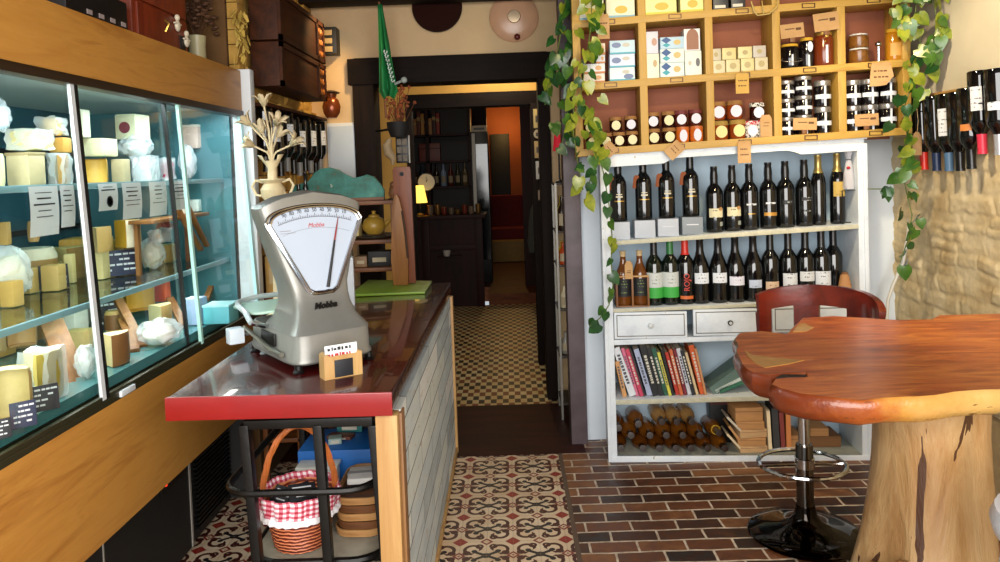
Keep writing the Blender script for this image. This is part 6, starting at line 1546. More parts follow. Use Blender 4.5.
ws_ = thing('white_stool', 'white stool at the picture edge in front of the trunk, mostly out of view', 'stool', (1.245, 1.58, 0))
wp = mat('white_stool_plastic', 'd8dce2', .35)
obj('seat', MB().lathe([(0, .62), (.17, .62), (.19, .64), (.196, .67), (.185, .695), (.15, .70), (0, .697)], 36), wp, ws_)
for sx_ in (-1, 1):
    for sy_ in (-1, 1): obj('leg', MB().tube([(sx_*.11, sy_*.11, .63), (sx_*.15, sy_*.15, .002)], [.018, .014], 10), wp, ws_)
# ================================================================ LEFT WALL AND COUNTER END
crate = wood('dark_crate_wood', '241005', '52280e', 1, 4, 7, .6, spec=.2); carve = mat('carved_lit_wood', '9a5a1c', .5, var=.35, scale=40)  # the carving's colour includes the orange light on the crate ends
for i, (z0, z1, lb) in enumerate(((1.93, 2.145, 'lower dark wooden wall crate with carved end, above the hanging bottles'), (2.15, 2.39, 'upper dark wooden wall crate with carved end, under the ceiling beam'))):
    t = thing('wooden_crate', lb, 'crate', (-1.15, 3.95, z0), group=None)
    obj('crate_body', MB().box(-.05, .09, -.42, .44, 0, z1-z0-.004, .004), crate, t)
    fr_ = MB()
    h = z1-z0
    for q in ((-.42, .44, .0, .025), (-.42, .44, h-.03, h-.005), (-.42, -.39, 0, h-.005), (.27, .30, 0, h-.005), (.41, .44, 0, h-.005)): fr_.box(.085, .1, q[0], q[1], q[2], q[3])
    obj('front_frame', fr_, crate, t)
    k = MB()
    for j in range(9): k.blob((.092, .32+.035*(j % 3), .05+h*.26*(j//3)), (.008, .014, .02), 1, .3, 3, j)
    obj('carved_pattern', k, carve, t)
lr = thing('wall_bottle_rack', 'dark rack holding a row of bottles neck down on the left stone wall', 'bottle rack', (-1.2, 4.1, 1.6))
objw('rail', MB().box(-1.215, -1.2, 3.5, 4.66, 1.70, 1.715, .002).box(-1.215, -1.2, 3.5, 4.66, 1.60, 1.612, .002), blackm, lr)
objw('shelf_strip', MB().box(-1.215, -1.12, 3.5, 4.66, 1.835, 1.85, .002), crate, lr)
HL = ['nearest', 'second', 'third', 'fourth', 'fifth', 'sixth', 'seventh', 'eighth', 'ninth', 'farthest']
for i in range(10):
    y = 3.56+i*.116
    t = bottle('bordeaux', 'hanging_wine_bottle', HL[i]+' bottle hanging neck down on the left wall rack above the teal board', (-1.16, y, 1.828-.012*(i % 3)), 0, lab=(.06, .15) if i % 2 else None, labm=(CR, WH)[i % 2], cap=(capblk, mat('grey_capsule', '7a7a78', .4))[i % 2], capz=.76, scale=.98, group='bottles hanging on the left wall rack', la=.6)
    t.rotation_euler = (PI, 0, R(-127))
# candelabra of metal flowers
cream_m = mat('cream_painted_metal', 'd2bf98', .5, var=.15, scale=30)
CP = Vector((-.915, 3.03, .9025)); YC = CP.y
ca = thing('flower_candelabra', 'cream painted metal candelabra of lilies standing behind the scale', 'candelabra', CP)
def cl(px, py, dy=0): p = at(px, py, Y=YC+dy)-CP; return p
vz = cl(273, 187); topz = cl(273, 168)
base = Vector((vz.x, 0, 0))
obj('foot', MB().lathe([(0, 0), (.075, 0), (.078, .012), (.04, .03), (.02, .06), (.016, .2), (.022, .22), (.014, .24), (.016, vz.z-.09), (.03, vz.z-.07)], 24, T4(vz.x, 0, 0)), cream_m, ca)
zz = vz.z
obj('vase_cup', MB().lathe([(.02, zz-.075), (.045, zz-.04), (.05, zz-.01), (.035, zz+.015), (.055, zz+.03), (.05, zz+.034), (.02, zz+.03), (.018, topz.z), (.035, topz.z+.03), (.02, topz.z+.03)], 24, T4(vz.x, 0, 0)), cream_m, ca)
for sg_ in (-1, 1):
    obj('scroll_handle', MB().tube([(vz.x+sg_*x, 0, zz+z) for x, z in ((.04, .02), (.07, .03), (.085, .005), (.07, -.03), (.05, -.035), (.045, -.02))], .006, 6), cream_m, ca)
def lily(p, d, s):
    b = MB(); d = Vector(d).normalized(); q = T4(*p) @ d.to_track_quat('Z', 'Y').to_matrix().to_4x4()
    for k in range(5):
        a = 2*PI*k/5; pts = []
        V = []
        for r, z, w in ((.006, 0, .006), (.016, .03, .016), (.035, .055, .014), (.055, .058, .002)):
            c_, s_ = math.cos(a), math.sin(a); V.append([b.bm.verts.new(q @ (Vector((r*c_-w*s_*e, r*s_+w*c_*e, z))*s)) for e in (-1, 1)])
        for A, B in zip(V, V[1:]): b.bm.faces.new((A[0], A[1], B[1], B[0]))
    b.blob(q @ Vector((0, 0, .012*s)), (.012*s,)*3, 1)
    o = obj('flower', b, cream_m, ca, ang=70); md = o.modifiers.new('thick', 'SOLIDIFY'); md.thickness = .003; return o
sx = vz.x
for px, py, dy, d in ((264, 106, 0, (-.1, 0, 1)), (276, 125, -.03, (.5, -.5, .8)), (250, 125, .02, (-.7, -.2, .8)), (254, 146, -.03, (-.8, -.5, .5)), (277, 137, .03, (.5, .3, .8)), (291, 145, 0, (.8, -.2, .7)), (262, 133, .05, (-.3, .4, .9))):
    e = cl(px, py, dy); s0 = Vector((sx, 0, topz.z+.02)); m1 = s0.lerp(e, .5)+Vector((-(e.x-sx)*.25, 0, .01))
    obj('stem', MB().tube([s0, s0.lerp(m1, .5)+Vector((0, 0, .01)), m1, m1.lerp(e, .6), e], .004, 6), cream_m, ca)
    lily(e, d, .8)
for px, py, dx in ((258, 155, -1), (283, 154, 1), (268, 150, -.5), (262, 118, -.8), (270, 113, .6)):
    e = cl(px, py); s0 = Vector((sx+dx*.01, 0, e.z-.06)); lb_ = MB(); mid = s0.lerp(e, .55)+Vector((0, 0, .02)); w = .018
    V = [lb_.bm.verts.new(v) for v in (s0, mid+Vector((0, -w, .004)), e, mid+Vector((0, w, -.004)))]; lb_.bm.faces.new(V)
    o = obj('leaf', lb_, cream_m, ca); md = o.modifiers.new('thick', 'SOLIDIFY'); md.thickness = .003
    obj('stem', MB().tube([Vector((sx, 0, topz.z+.02)), s0], .0035, 5), cream_m, ca)
# rack behind the counter end, with the wavy teal board on it
YR = 4.12
rk = thing('wooden_rack', 'brown wooden shelf rack behind the far end of the counter', 'rack', (-.9, YR+.15, 0))
zr_ = [at(370, 201, Y=YR).z, at(372, 238, Y=YR).z, at(372, 268, Y=YR).z]
orw = wood('orange_brown_board', '5e3210', '8e5220', 0, 5, 8, .5)
for z in (zr_[0], zr_[1]-.012, zr_[2], .6): objw('shelf_board', MB().box(-1.14, -.635, YR, YR+.28, z-.022, z, .003), orw, rk)
for xx in (-1.14, -.66):
    for yy in (YR+.005, YR+.25): objw('post', MB().box(xx, xx+.025, yy, yy+.025, 0, zr_[0]-.02, .002), orw, rk)
tp = [(292, 196), (292, 186), (300, 184), (309, 182), (313, 174), (320, 169), (329, 167.5), (338, 170), (346, 175), (353, 179), (360, 177), (367, 174.5), (374, 177), (380, 184), (384, 190), (384, 197)]
teal = NT('distressed_teal_paint'); tq = teal.noise(teal.coord(), 9, 5, .7); tealm = teal.set(teal.ramp(tq, [(.3, '8a5a30'), (.4, '3a6a5c'), (.55, '3f8478'), (.72, '5a9c8a')]), .6)
p0 = at(340, 197, Y=YR+.05)
tlb = thing('teal_board', 'teal distressed wooden board with wavy top standing on the wooden rack', 'board', (p0.x, YR+.05, zr_[0]+.001))
pts = [((q := at(a, b_, Y=YR+.05)).x-p0.x, max(0, q.z-zr_[0])) for a, b_ in tp]; pts[0] = (pts[0][0], 0); pts[-1] = (pts[-1][0], 0)
obj('board_panel', MB().prism(pts, 0, .03, 'XZ', .004), tealm, tlb)
obj('bottom_edge', MB().box(pts[0][0], pts[-1][0], -.008, 0, 0, .018, .002), orw, tlb)
obj('cup_hook', MB().tube([(-.04, 0, .09), (-.04, -.03, .085), (-.04, -.035, .1)], .005, 6), mat('pale_hook', 'a8c0b8', .4), tlb)
def small(name, label, cat, P, mb, mt, extra=None, group=None, rz=0):
    t = thing(name, label, cat, P, (0, 0, rz), group); obj('body', mb, mt, t)
    if extra: obj(extra[0], extra[1], extra[2], t)
    return t
for px, yt, lb in ((298.5, 177, 'short dark bottle neck standing left of the teal board'), (305.5, 165, 'tall dark bottle standing in front of the teal board')):
    q = at(px, 196, Y=YR+.01); h = (196-yt)*YR/740
    t = thing('dark_bottle', lb, 'bottle', (q.x, YR+.018, zr_[0]+.001), group=None)
    obj('glass_body', MB().lathe([(0, 0), (.015, 0), (.0165, .004), (.0165, h*.45), (.01, h*.6), (.009, h*.9), (.011, h*.92), (.011, h), (0, h)], 16), blk, t)
    obj('label', patch(.0165, h*.1, h*.35, .8), mat('dull_label', '8a8272', .6), t)
q = at(391, 197, Y=YR+.05); small('brown_figurine', 'small brown figurine beside the right end of the teal board', 'figurine', (q.x+.005, YR+.1, zr_[0]+.001), MB().blob((0, 0, .04), (.025, .02, .04), 3, .3, 3, 1).blob((.0, -.005, .085), (.017, .016, .018), 2, .2, 3, 2), mat('brown_clay', '8a5a34', .6, var=.3), ('base', MB().lathe([(0, 0), (.028, 0), (.026, .008), (0, .008)], 14), mat('dark_base', '3a2414', .6)))
q = at(374, 238, Y=YR+.1)
mt_ = mat('yellow_ceramic', 'b08a34', .35, var=.15)
tpot = thing('ochre_pot', 'ochre ceramic pot with knob lid on the round metal tray', 'pot', (q.x, YR+.12, zr_[1]+.012))
obj('pot_body', MB().lathe([(0, 0), (.04, 0), (.062, .025), (.068, .05), (.055, .085), (.03, .1), (0, .1)], 28), mt_, tpot); obj('lid', MB().lathe([(.033, .098), (.03, .108), (.01, .116), (.01, .125), (.014, .132), (0, .138)], 20), mt_, tpot)
obj('spout', MB().tube([(.06, 0, .05), (.09, 0, .075), (.1, 0, .1)], [.014, .01, .008], 8), mt_, tpot)
ttr = thing('metal_tray', 'round metal tray under the ochre pot on the wooden rack', 'tray', (q.x, YR+.12, zr_[1]-.011)); 
obj('tray_plate', MB().lathe([(0, 0), (.09, 0), (.118, .012), (.122, .02), (.116, .02), (.09, .008), (0, .006)], 36), mat('worn_steel', '7c7a70', .35, .8), ttr); obj('rim', MB().tube([(.12*math.cos(a), .12*math.sin(a), .02) for a in [2*PI*i/36 for i in range(36)]], .003, 6, closed=True), chrome, ttr)
for i, (px, py, w, h, col, nm, lb, z) in enumerate(((352, 237, .07, .13, 'd0bc7a', 'cheese_box', 'pale yellow box left of the ochre pot on the rack', zr_[1]), (379, 266, .13, .085, '17130f', 'black_box', 'black box on the lower shelf of the wooden rack', zr_[2]), (360, 266, .07, .06, '8a6a48', 'brown_box', 'brown box with pale print left of the black box on the rack', zr_[2]), (345, 266, .05, .09, 'a89a78', 'beige_box', 'beige box at the left of the lower rack shelf', zr_[2]), (325, 266, .1, .1, '6a2a1a', 'red_box', 'dull red box behind the scale on the lower rack shelf', zr_[2]))):
    q = at(px, py, Y=YR+.03); small(nm, lb, 'box', (q.x, YR+.1, z+.001), MB().box(-w/2, w/2, -.05, .05, 0, h, .004), mat('rk_'+col, col, .55, var=.15), ('printed_lettering', MB().box(-w*.3, w*.3, -.052, -.05, h*.3, h*.6), mat('rk_print', 'b8a888', .6)))
# low shelf at the left wall, seen between refrigerator and scale
ls = thing('wall_side_shelf', 'brown open wooden shelf against the left wall, between refrigerator and wooden rack', 'shelf', (-1.13, 4.0, 0))
for z in (.25, .62, .93, 1.2, 1.34): objw('shelf_board', MB().box(-1.205, -1.02, 3.47, 4.08, z-.02, z, .003), orw, ls)
for yy in (3.47, 4.055):
    for xx in (-1.205, -1.042): objw('post', MB().box(xx, xx+.022, yy, yy+.022, 0, 1.34, .002), orw, ls)
rnd = random.Random(3)
cc = ['8a2a1c', 'b0703a', '5a3a20', 'c8a05a', '7a1c18', 'a8582c']
pos_w = ['nearest', 'second', 'third']
for k, (z, sn) in enumerate(((.62, 'lower'), (.93, 'middle'), (1.2, 'upper'))):
    for j in range(3):
        w = rnd.uniform(.06, .09); h = rnd.uniform(.08, .12) if z > 1 else rnd.uniform(.13, .2); c_ = cc[(k*3+j) % 6]
        small('packet', pos_w[j]+' packet on the '+sn+' board of the wall side shelf', 'packet', (-1.12, 3.53+j*.12, z+.001), MB().box(-.05, .05, -w/2, w/2, 0, h, .006), mat('pk_'+c_, c_, .5, var=.2), ('front_label', MB().box(-.03, .03, -w/2-.001, -w/2, h*.3, h*.7), mat('pk_label', 'c0aa80', .6)), 'packets on the wall side shelf')
# ---------------------------------------------------------------- on the back wall
fx = thing('fuse_box', 'pale blue-white fuse box door on the cream wall left of the doorway', 'fuse box', at(346, 178, Y=4.74))
w = 30*4.74/740; h = 52*4.74/740
obj('door_panel', MB().box(-w/2, w/2, -.014, .008, 0, h, .003), mat('pale_blue_metal', 'b4c0cc', .4), fx); obj('frame', MB().box(-w/2-.012, w/2+.012, -.006, .009, -.012, h+.02, .003), mat('white_frame', 'cdd0d0', .5), fx)
lp = thing('copper_lantern', 'brown copper pot hanging on the cream wall above the fuse box', 'hanging pot', at(332, 118, Y=4.6))
obj('pot_body', MB().lathe([(0, 0), (.03, .0), (.05, .03), (.056, .07), (.045, .11), (.03, .125), (.035, .15), (.028, .15), (0, .14)], 24), mat('copper_glaze', '8a4420', .25, .4, var=.3), lp); obj('lid', MB().lathe([(.05, .15), (.055, .156), (.02, .17), (0, .172)], 20), mat('dark_lid', '2a1a12', .5), lp); obj('bracket', MB().tube([(0, .04, .1), (0, .14, .1)], .006, 6), blackm, lp)
bs_ = thing('black_wall_boxes', 'small black wall rack with three pale slots on the cream wall', 'wall rack', at(329, 55, Y=4.7))
w = 20*4.7/740; h = 26*4.7/740
obj('rack_frame', MB().box(-w/2, w/2, -.06, .045, 0, h, .004), mat('black_card', '100d0c', .5), bs_)
for i in range(3): obj('slot_front', MB().box(-w*.38, w*.3, -.066, -.06, h*(.06+.31*i), h*(.26+.31*i), .002), mat('pale_slot', '9a845c', .6), bs_)
fl = thing('green_flag', 'folded green flag with white lettering hanging on a slanted pole before the doorway', 'flag', at(386, 118, Y=4.45)); FLo = fl.location.copy()
a, b_ = at(379, 2, Y=4.45)-FLo, Vector((0, 0, 0)); obj('pole', MB().tube([a, b_], .007, 8), wood('flag_pole', '6a3a1c', '9a6030', 2), fl)
rows = []; fb = MB(); n = 20
for k in range(12):
    u = k/11; c_ = at(380+9*u, 5+u*90, Y=4.45)-FLo; hw = (.012+.05*u**1.2) if u < .93 else .03; row = []
    for i in range(n+1):
        s_ = i/n*2-1; row.append(fb.bm.verts.new((c_.x+s_*hw, c_.y-.012+.022*math.sin(s_*7+u*2)*min(1, u*2+.2), c_.z-.03*u*abs(s_))))
    rows.append(row)
for A, B in zip(rows, rows[1:]):
    for i in range(n): fb.bm.faces.new((A[i], A[i+1], B[i+1], B[i]))
o = obj('flag_cloth', fb, mat('flag_green', '0f7a3c', .7, var=.25, scale=8), fl, ang=80); md = o.modifiers.new('thick', 'SOLIDIFY'); md.thickness = .004
k = MB(); rr = random.Random(2)
for i in range(8):
    c_ = at(385.5+i*1.05, 52+i*4.1, Y=4.405)-FLo; hh = rr.uniform(.016, .024)
    k.box(-.012, .012, -.002, .0, -hh*.5, -hh*.2, mtx=T4(*c_) @ ry4(.35)).box(-.012, -.005, -.002, .0, -hh*.5, hh*.4, mtx=T4(*c_) @ ry4(.35)).box(.004, .011, -.002, .0, -hh*.5, hh*.4, mtx=T4(*c_) @ ry4(.35))
obj('white_lettering', k, mat('flag_white', 'c8d8cc', .7), fl)
obj('pole_knob', MB().blob(at(404, 80, Y=4.43)-FLo, (.02, .016, .02), 2).tube([at(395, 84, Y=4.45)-FLo, at(404, 80, Y=4.43)-FLo], .008, 6), mat('grey_knob', '9aa09a', .5), fl)
bq = at(399, 137, Y=4.5)
wbk = thing('black_flower_basket', 'black basket of dried red-brown flowers beside the left doorway jamb', 'basket', bq)
obj('basket_body', MB().lathe([(0, 0), (.05, 0), (.068, .05), (.072, .09), (.064, .09), (0, .07)], 28, jit=lambda a, z: 1+.04*math.sin(a*14)), mat('black_wicker', '0f0c0a', .7), wbk)
obj('wall_arm', MB().tube([(-.06, .02, .05), (-.17, .2, .05)], .008, 6), blackm, wbk)
k = MB(); k2 = MB(); rnd = random.Random(8)
for i in range(40):
    x, y, z = rnd.gauss(0, .045), rnd.gauss(0, .03), rnd.uniform(.12, .3); k2.tube([(x*.3, y*.3, .07), (x, y, z)], .0018, 4); k.blob((x, y, z), (.011, .01, .012), 1, .4, 3, i)
    if i % 2: k.blob((x+rnd.uniform(-.02, .02), y, z+.02), (.008,)*3, 1, .3, 3, i)
obj('dried_stem', k2, mat('dry_stem', '6a3a1c', .8), wbk); obj('dried_flower', k, mat('dried_flower', 'a8562c', .8, var=.5, scale=60), wbk, kind='stuff')
q = at(391, 165, Y=4.5); pn = thing('pale_horn_ornament', 'pale twisted ornament hanging below the black flower basket', 'ornament', (q.x, 4.5, q.z))
k = MB().tube([(.0, 0, .16), (-.02, 0, .12), (-.01, 0, .07), (.015, 0, .04), (.01, 0, .0)], [.012, .028, .03, .022, .008], 12); obj('body', k, mat('bone_cream', 'a8906c', .6, var=.25), pn); obj('hang_cord', MB().tube([(0, 0, .15), (.02, 0, .175)], .003, 5), tagstr, pn)
q = at(403, 163, Y=4.6); pc = thing('photo_collage', 'small dark framed collage hanging right of the pale ornament', 'picture', (q.x, 4.6, q.z))
obj('frame', MB().box(-.04, .04, -.01, .01, 0, .17, .003), blackm, pc); k = MB()
for i in range(6): k.box(-.032+.034*(i % 2), -.004+.034*(i % 2), -.012, -.01, .012+.05*(i//2), .05+.05*(i//2))
obj('photo', k, mat('faded_photo', '6a5a44', .5, var=.5, scale=40), pc); obj('white_edge', MB().box(.04, .046, -.01, .01, 0, .17), mat('white_edge', 'b8b4aa', .5), pc)
pn = thing('dark_round_pan', 'dark round pan hanging high on the cream wall over the doorway', 'pan', at(437, 7, Y=4.72)); 
obj('pan_bowl', MB().lathe([(0, -.04), (.11, -.035), (.15, .0), (.156, .01), (.15, .012), (.0, .012)], 40, T4(0, 0, 0) @ rx4(-PI/2) @ ry4(PI)), mat('burnt_brown_iron', '240c06', .8, spec=.1), pn); obj('rim', MB().tube([(.155*math.cos(a), 0, .155*math.sin(a)) for a in [2*PI*i/40 for i in range(40)]], .005, 6, closed=True), blackm, pn)
wlp = thing('glass_wall_lamp', 'round pinkish glass disc lamp on the cream wall above the doorway', 'lamp', at(514, 17, Y=4.72))
obj('glass_disc', MB().lathe([(0, .02), (.1, .012), (.15, -.005), (.155, -.01), (.15, -.012), (0, .0)], 40, rx4(PI/2)), mat('pink_frosted_glass', 'c79a78', .3, var=.06), wlp); obj('metal_hub', MB().lathe([(0, .03), (.038, .028), (.042, .02), (.042, .01), (0, .01)], 24, rx4(PI/2)), mat('pale_metal', 'b8a284', .3, .6), wlp); obj('red_knob', MB().blob((.015, -.03, -.13), (.02, .015, .02), 2), mat('dark_red_knob', '5a120c', .4), wlp)
# ---------------------------------------------------------------- right side of the passage
rkk = thing('metal_rack', 'narrow pale metal rack in the passage beside the grey post', 'rack', (.318, 4.45, 0))
for xx in (.278, .352):
    for yy in (4.32, 4.58): objw('post', MB().box(xx-.006, xx+.006, yy-.006, yy+.006, .005, 1.40), mat('pale_grey_metal', '8f8c84', .4, .5), rkk)
for z in (.1, .38, .66, .92, 1.12, 1.40): objw('shelf', MB().box(.272, .358, 4.315, 4.585, z-.01, z, .001), mat('dark_shelf', '2a2018', .5), rkk)
rl = thing('red_table_lamp', 'small table lamp with red shade on the metal rack', 'lamp', (.312, 4.42, 1.401))
obj('base', MB().lathe([(0, 0), (.026, 0), (.024, .01), (.006, .02), (.005, .2), (0, .2)], 16), blackm, rl); obj('lamp_shade', MB().lathe([(.036, .19), (.024, .285), (.022, .285), (.034, .19)], 24), NT('red_shade').set('a01c28', .7, emis='c0182a', estr=.5), rl)
for i, (y, z, col, lb) in enumerate(((4.36, 1.121, '2a1a10', 'dark bottle nearest the doorway on the upper rack shelf'), (4.43, 1.121, 'c8b04a', 'yellow bottle in the middle of the upper rack shelf'), (4.5, 1.121, '3a2a18', 'brown bottle at the back of the upper rack shelf'), (4.36, .921, 'b84a1c', 'orange jar nearest on the second rack shelf'), (4.45, .921, 'c8a030', 'yellow jar behind the orange jar on the rack'), (4.38, .661, 'd2c4a0', 'pale jar on the third rack shelf'), (4.4, .381, '8a8478', 'grey tin on the low rack shelf'))):
    h = .2 if z > 1 else .13
    small('passage_bottle', lb, 'bottle', (.315, y, z), MB().lathe([(0, 0), (.024, 0), (.026, .004), (.026, h*.6), (.01, h*.78), (.01, h), (0, h)], 14), mat('ps_'+col, col, .2), ('label', patch(.026, h*.15, h*.5, .9), mat('ps_label', 'b8a888', .6)), 'bottles on the metal rack')
PLQ = 'small framed things on the inner door jamb'
for i, (px, y0, y1, wd, col, lb) in enumerate(((539, 109, 128, 8, 'b09a5c', 'tall cream plaque topmost on the inner door jamb'), (539.5, 129, 139, 9, 'a8987a', 'round pale plaque second from top on the inner door jamb'), (540, 141, 158, 8, 'a88a54', 'square straw plaque in the middle of the inner door jamb'), (541.5, 161, 179, 8, 'b4b0a8', 'white box with dark window on the inner door jamb'), (543, 190, 200, 7, '7a6248', 'small brown plaque lowest on the inner door jamb'))):
    p = at(px, y1, Y=5.55); h = (y1-y0)*5.55/740; w = wd*5.55/740
    t = thing('wall_plaque', lb, 'plaque', (p.x-.01, 5.55, p.z), (0, 0, 0), PLQ)
    if i == 1: obj('plate', MB().lathe([(0, 0), (w/2, 0), (w/2, .012), (0, .014)], 24, T4(0, .006, h/2) @ rx4(PI/2)), mat('plq_'+col, col, .5), t)
    else: obj('plate', MB().box(-w/2, w/2, -.008, .006, 0, h, .002), mat('plq_'+col, col, .5), t)
    obj('picture', MB().box(-w*.25, w*.25, -.0105, -.008, h*.3, h*.65), mat('plq_dark', '3a3026', .5), t)
# ================================================================ THE DARK BACK ROOM
mah = wood('mahogany_bar', '180604', '34100a', 2, 5, 7, .55, spec=.2)
bar = thing('bar_counter', 'dark wooden bar counter in the dim back room', 'bar counter', (-.85, 8.2, 0))
objw('bar_top', MB().box(-1.5, -.25, 7.98, 8.55, .97, 1.01, .004), mah, bar); objw('front_panel', MB().box(-1.45, -.30, 8.06, 8.09, 0, .97), mah, bar)
for xx in (-1.45, -.95, -.37): objw('corner_post', MB().box(xx, xx+.08, 8.02, 8.06, 0, .97, .003), mah, bar)
objw('middle_rail', MB().box(-1.45, -.30, 8.035, 8.06, .62, .68, .002), mah, bar)
q = at(447, 256, Y=8.0); small('white_cup', 'small white cup on a ledge of the bar front', 'cup', (q.x, 7.99, q.z), MB().lathe([(0, 0), (.03, 0), (.04, .03), (.045, .06), (.04, .06), (0, .01)], 18), mat('white_china', 'b8b4ac', .3), ('ledge', MB().box(-.1, .16, -.03, .05, -.015, 0, .002), mah))
bl = thing('bar_lamp', 'small glowing yellow lamp at the left end of the bar', 'lamp', (at(420, 207, Y=8.15).x, 8.15, 1.011))
obj('base', MB().lathe([(0, 0), (.06, 0), (.05, .015), (.01, .03), (.01, .16), (0, .16)], 16), blackm, bl); obj('lamp_shade', MB().lathe([(.085, .14), (.05, .33), (.045, .33), (.08, .14)], 24), NT('glowing_shade').set('e8c060', .6, emis='f0c050', estr=2.2), bl)
ck = thing('round_clock', 'round white clock above the bar in the back room', 'clock', at(427, 190, Y=8.35)); ck.location.z = 1.011; ck.location.y = 8.35
zc = at(427, 182, Y=8.35).z-1.011
obj('clock_case', MB().lathe([(0, -.02), (.1, -.02), (.105, 0), (.1, .03), (0, .03)], 36, T4(0, 0, zc) @ rx4(PI/2)), mat('clock_case', '3a2a1c', .4), ck); obj('clock_face', MB().lathe([(0, .031), (.093, .031), (.093, .033), (0, .033)], 36, T4(0, 0, zc) @ rx4(PI/2)), mat('clock_face', 'd2d0c4', .5), ck)
k = MB().box(-.003, .003, -.037, -.034, zc, zc+.06).box(-.002, .002, -.037, -.034, 0, .04, mtx=T4(0, 0, zc) @ ry4(.5)); obj('clock_hands', k, blackm, ck); obj('stand', MB().lathe([(0, 0), (.06, 0), (.03, .02), (.012, .04), (.012, zc-.08), (0, zc-.08)], 16), mah, ck)
gl_m = mat('dull_glassware', '6a5a48', .15, spec=.8)
rnd = random.Random(6)
for i in range(8):
    x = -.86+i*.075; h = rnd.uniform(.05, .12)
    small('bar_glass', ('first', 'second', 'third', 'fourth', 'fifth', 'sixth', 'seventh', 'eighth')[i]+' glass or jar from the left in the row on the bar top', 'glass', (x, 8.15+.05*(i % 2), 1.011), MB().lathe([(0, 0), (.025, 0), (.03, h*.3), (.032, h), (.028, h), (0, h*.2)], 16), (gl_m, mat('dull_brass', '7a5a2c', .3, .6), mat('dull_red_glass', '6a2a1a', .2))[i % 3], ('rim', MB().tube([(.031*math.cos(a), .031*math.sin(a), h) for a in [2*PI*j/16 for j in range(16)]], .0025, 5, closed=True), mat('dull_brass', '7a5a2c', .3, .6)), 'glasses on the bar top')
bk_ = thing('back_bar_shelf', 'tall dark shelf unit of books and bottles behind the bar', 'shelf unit', (-.95, 9.3, .12))
for xx in (-1.5, -.98, -.46): objw('upright', MB().box(xx-.02, xx+.02, 9.2, 9.5, .12, 2.35), mah, bk_)
objw('back_board', MB().box(-1.5, -.46, 9.48, 9.5, .12, 2.35), mat('near_black_panel', '120a08', .6), bk_)
for z in (.5, .9, 1.3, 1.62, 1.95, 2.33): objw('shelf', MB().box(-1.5, -.46, 9.2, 9.48, z-.025, z), mah, bk_)
o_w = ('first', 'second', 'third', 'fourth', 'fifth', 'sixth', 'seventh', 'eighth', 'ninth')
for i in range(7):
    col = ('8a5a2c', '5a2014', 'a8742c', '6a3a1c', '9a6a3a', '3a1a10', '8a2a1c')[i]; h = .2+.03*((i*3) % 4)
    small('old_book', o_w[i]+' old book from the left on the high back-bar shelf', 'book', (-1.13+.048*i, 9.22, 1.951), MB().box(-.02, .02, 0, .17, 0, h, .002), mat('ob_'+col, col, .6), ('spine_band', MB().box(-.0205, .0205, -.001, .002, h*.6, h*.75), mat('dull_gold', '9a7a3c', .5)), 'old books behind the bar')
for i in range(8):
    col = ('3a2a1c', '1a2a3a', '6a3a14', '20140c', '7a8aa0', '4a1a10', '2a2a1a', '5a4a30')[i]; h = .28
    small('bar_bottle', o_w[i]+' bottle from the left on the shelf behind the bar', 'bottle', (-1.16+.09*i, 9.3, 1.301), MB().lathe([(0, 0), (.034, 0), (.036, .005), (.036, h*.6), (.013, h*.78), (.013, h), (0, h)], 14), mat('bb_'+col, col, .15), ('label', patch(.036, h*.15, h*.45, .8), mat('bb_label', '8a7a5c', .6)), 'bottles behind the bar')
small('red_framed_box', 'reddish wooden box on the back-bar shelf under the books', 'box', (-.96, 9.25, 1.621), MB().box(-.13, .13, 0, .15, 0, .22, .004), mat('red_box_wood', '6a2210', .5, var=.3), ('lid_band', MB().box(-.132, .132, -.002, .152, .15, .16), mah))
df = thing('glass_door_fridge', 'tall narrow drinks fridge with white edge behind the bar', 'fridge', (-.36, 9.0, .12))
objw('cabinet_body', MB().box(-.435, -.22, 8.95, 9.4, .12, 1.95, .004), blackm, df); objw('white_door_edge', MB().box(-.415, -.375, 8.93, 8.95, .8, 1.93, .003), mat('white_edge', 'b8b4aa', .5), df); objw('glass_panel', MB().box(-.37, -.23, 8.935, 8.948, .4, 1.8), mat('dark_glass', '0c0e10', .08), df)
sgn = thing('small_lit_sign', 'small pale sign on top of the drinks fridge', 'sign', (-.31, 8.99, 1.951)); obj('sign_panel', MB().box(-.11, .08, -.01, .01, 0, .075, .003), mat('pale_sign', 'a89a80', .5), sgn); obj('dark_strip', MB().box(-.08, .05, -.012, -.01, .022, .05), blackm, sgn)
q = at(487, 258, Z=.12); bxs = thing('pale_step_box', 'pale yellow box step at the end of the back-room floor', 'step', (.02, 10.95, .121)); obj('box_body', MB().box(-.3, .2, -.08, .2, 0, .3, .004), mat('pale_yellow_card', 'a07a3c', .7, var=.15), bxs); obj('side_block', MB().box(.2, .29, -.05, .2, 0, .13, .004), mat('pale_yellow_card', 'b08a44'), bxs)
rb_ = thing('red_bench', 'dark red upholstered bench before the orange wall', 'bench', (0, 11.6, .12)); obj('seat', MB().box(-.38, .38, -.25, .2, .2, .45, .03), mat('dark_red_velvet', '7a1410', .8, var=.2), rb_); obj('backrest', MB().box(-.38, .38, .2, .3, .2, .95, .03), mat('dark_red_velvet', '7a1410'), rb_); obj('plinth', MB().box(-.36, .36, -.2, .25, 0, .2), mah, rb_)
d_ = struct('door_1', MB().box(-.26, .05, 12.36, 12.4, .12, 2.07, .004), mat('black_door', '0c0706', .6))
struct('trim_14', MB().box(.17, .42, 8.6, 8.72, .12, 2.6), mah)
struct('trim_15', MB().box(-.5, -.28, 11.0, 11.1, .12, 2.6), mah)
ctg = thing('grey_coat', 'grey coat hanging by the right inner doorway', 'coat', (.22, 7.3, .75)); 
ctg.location = at(537, 252, Y=7.4)
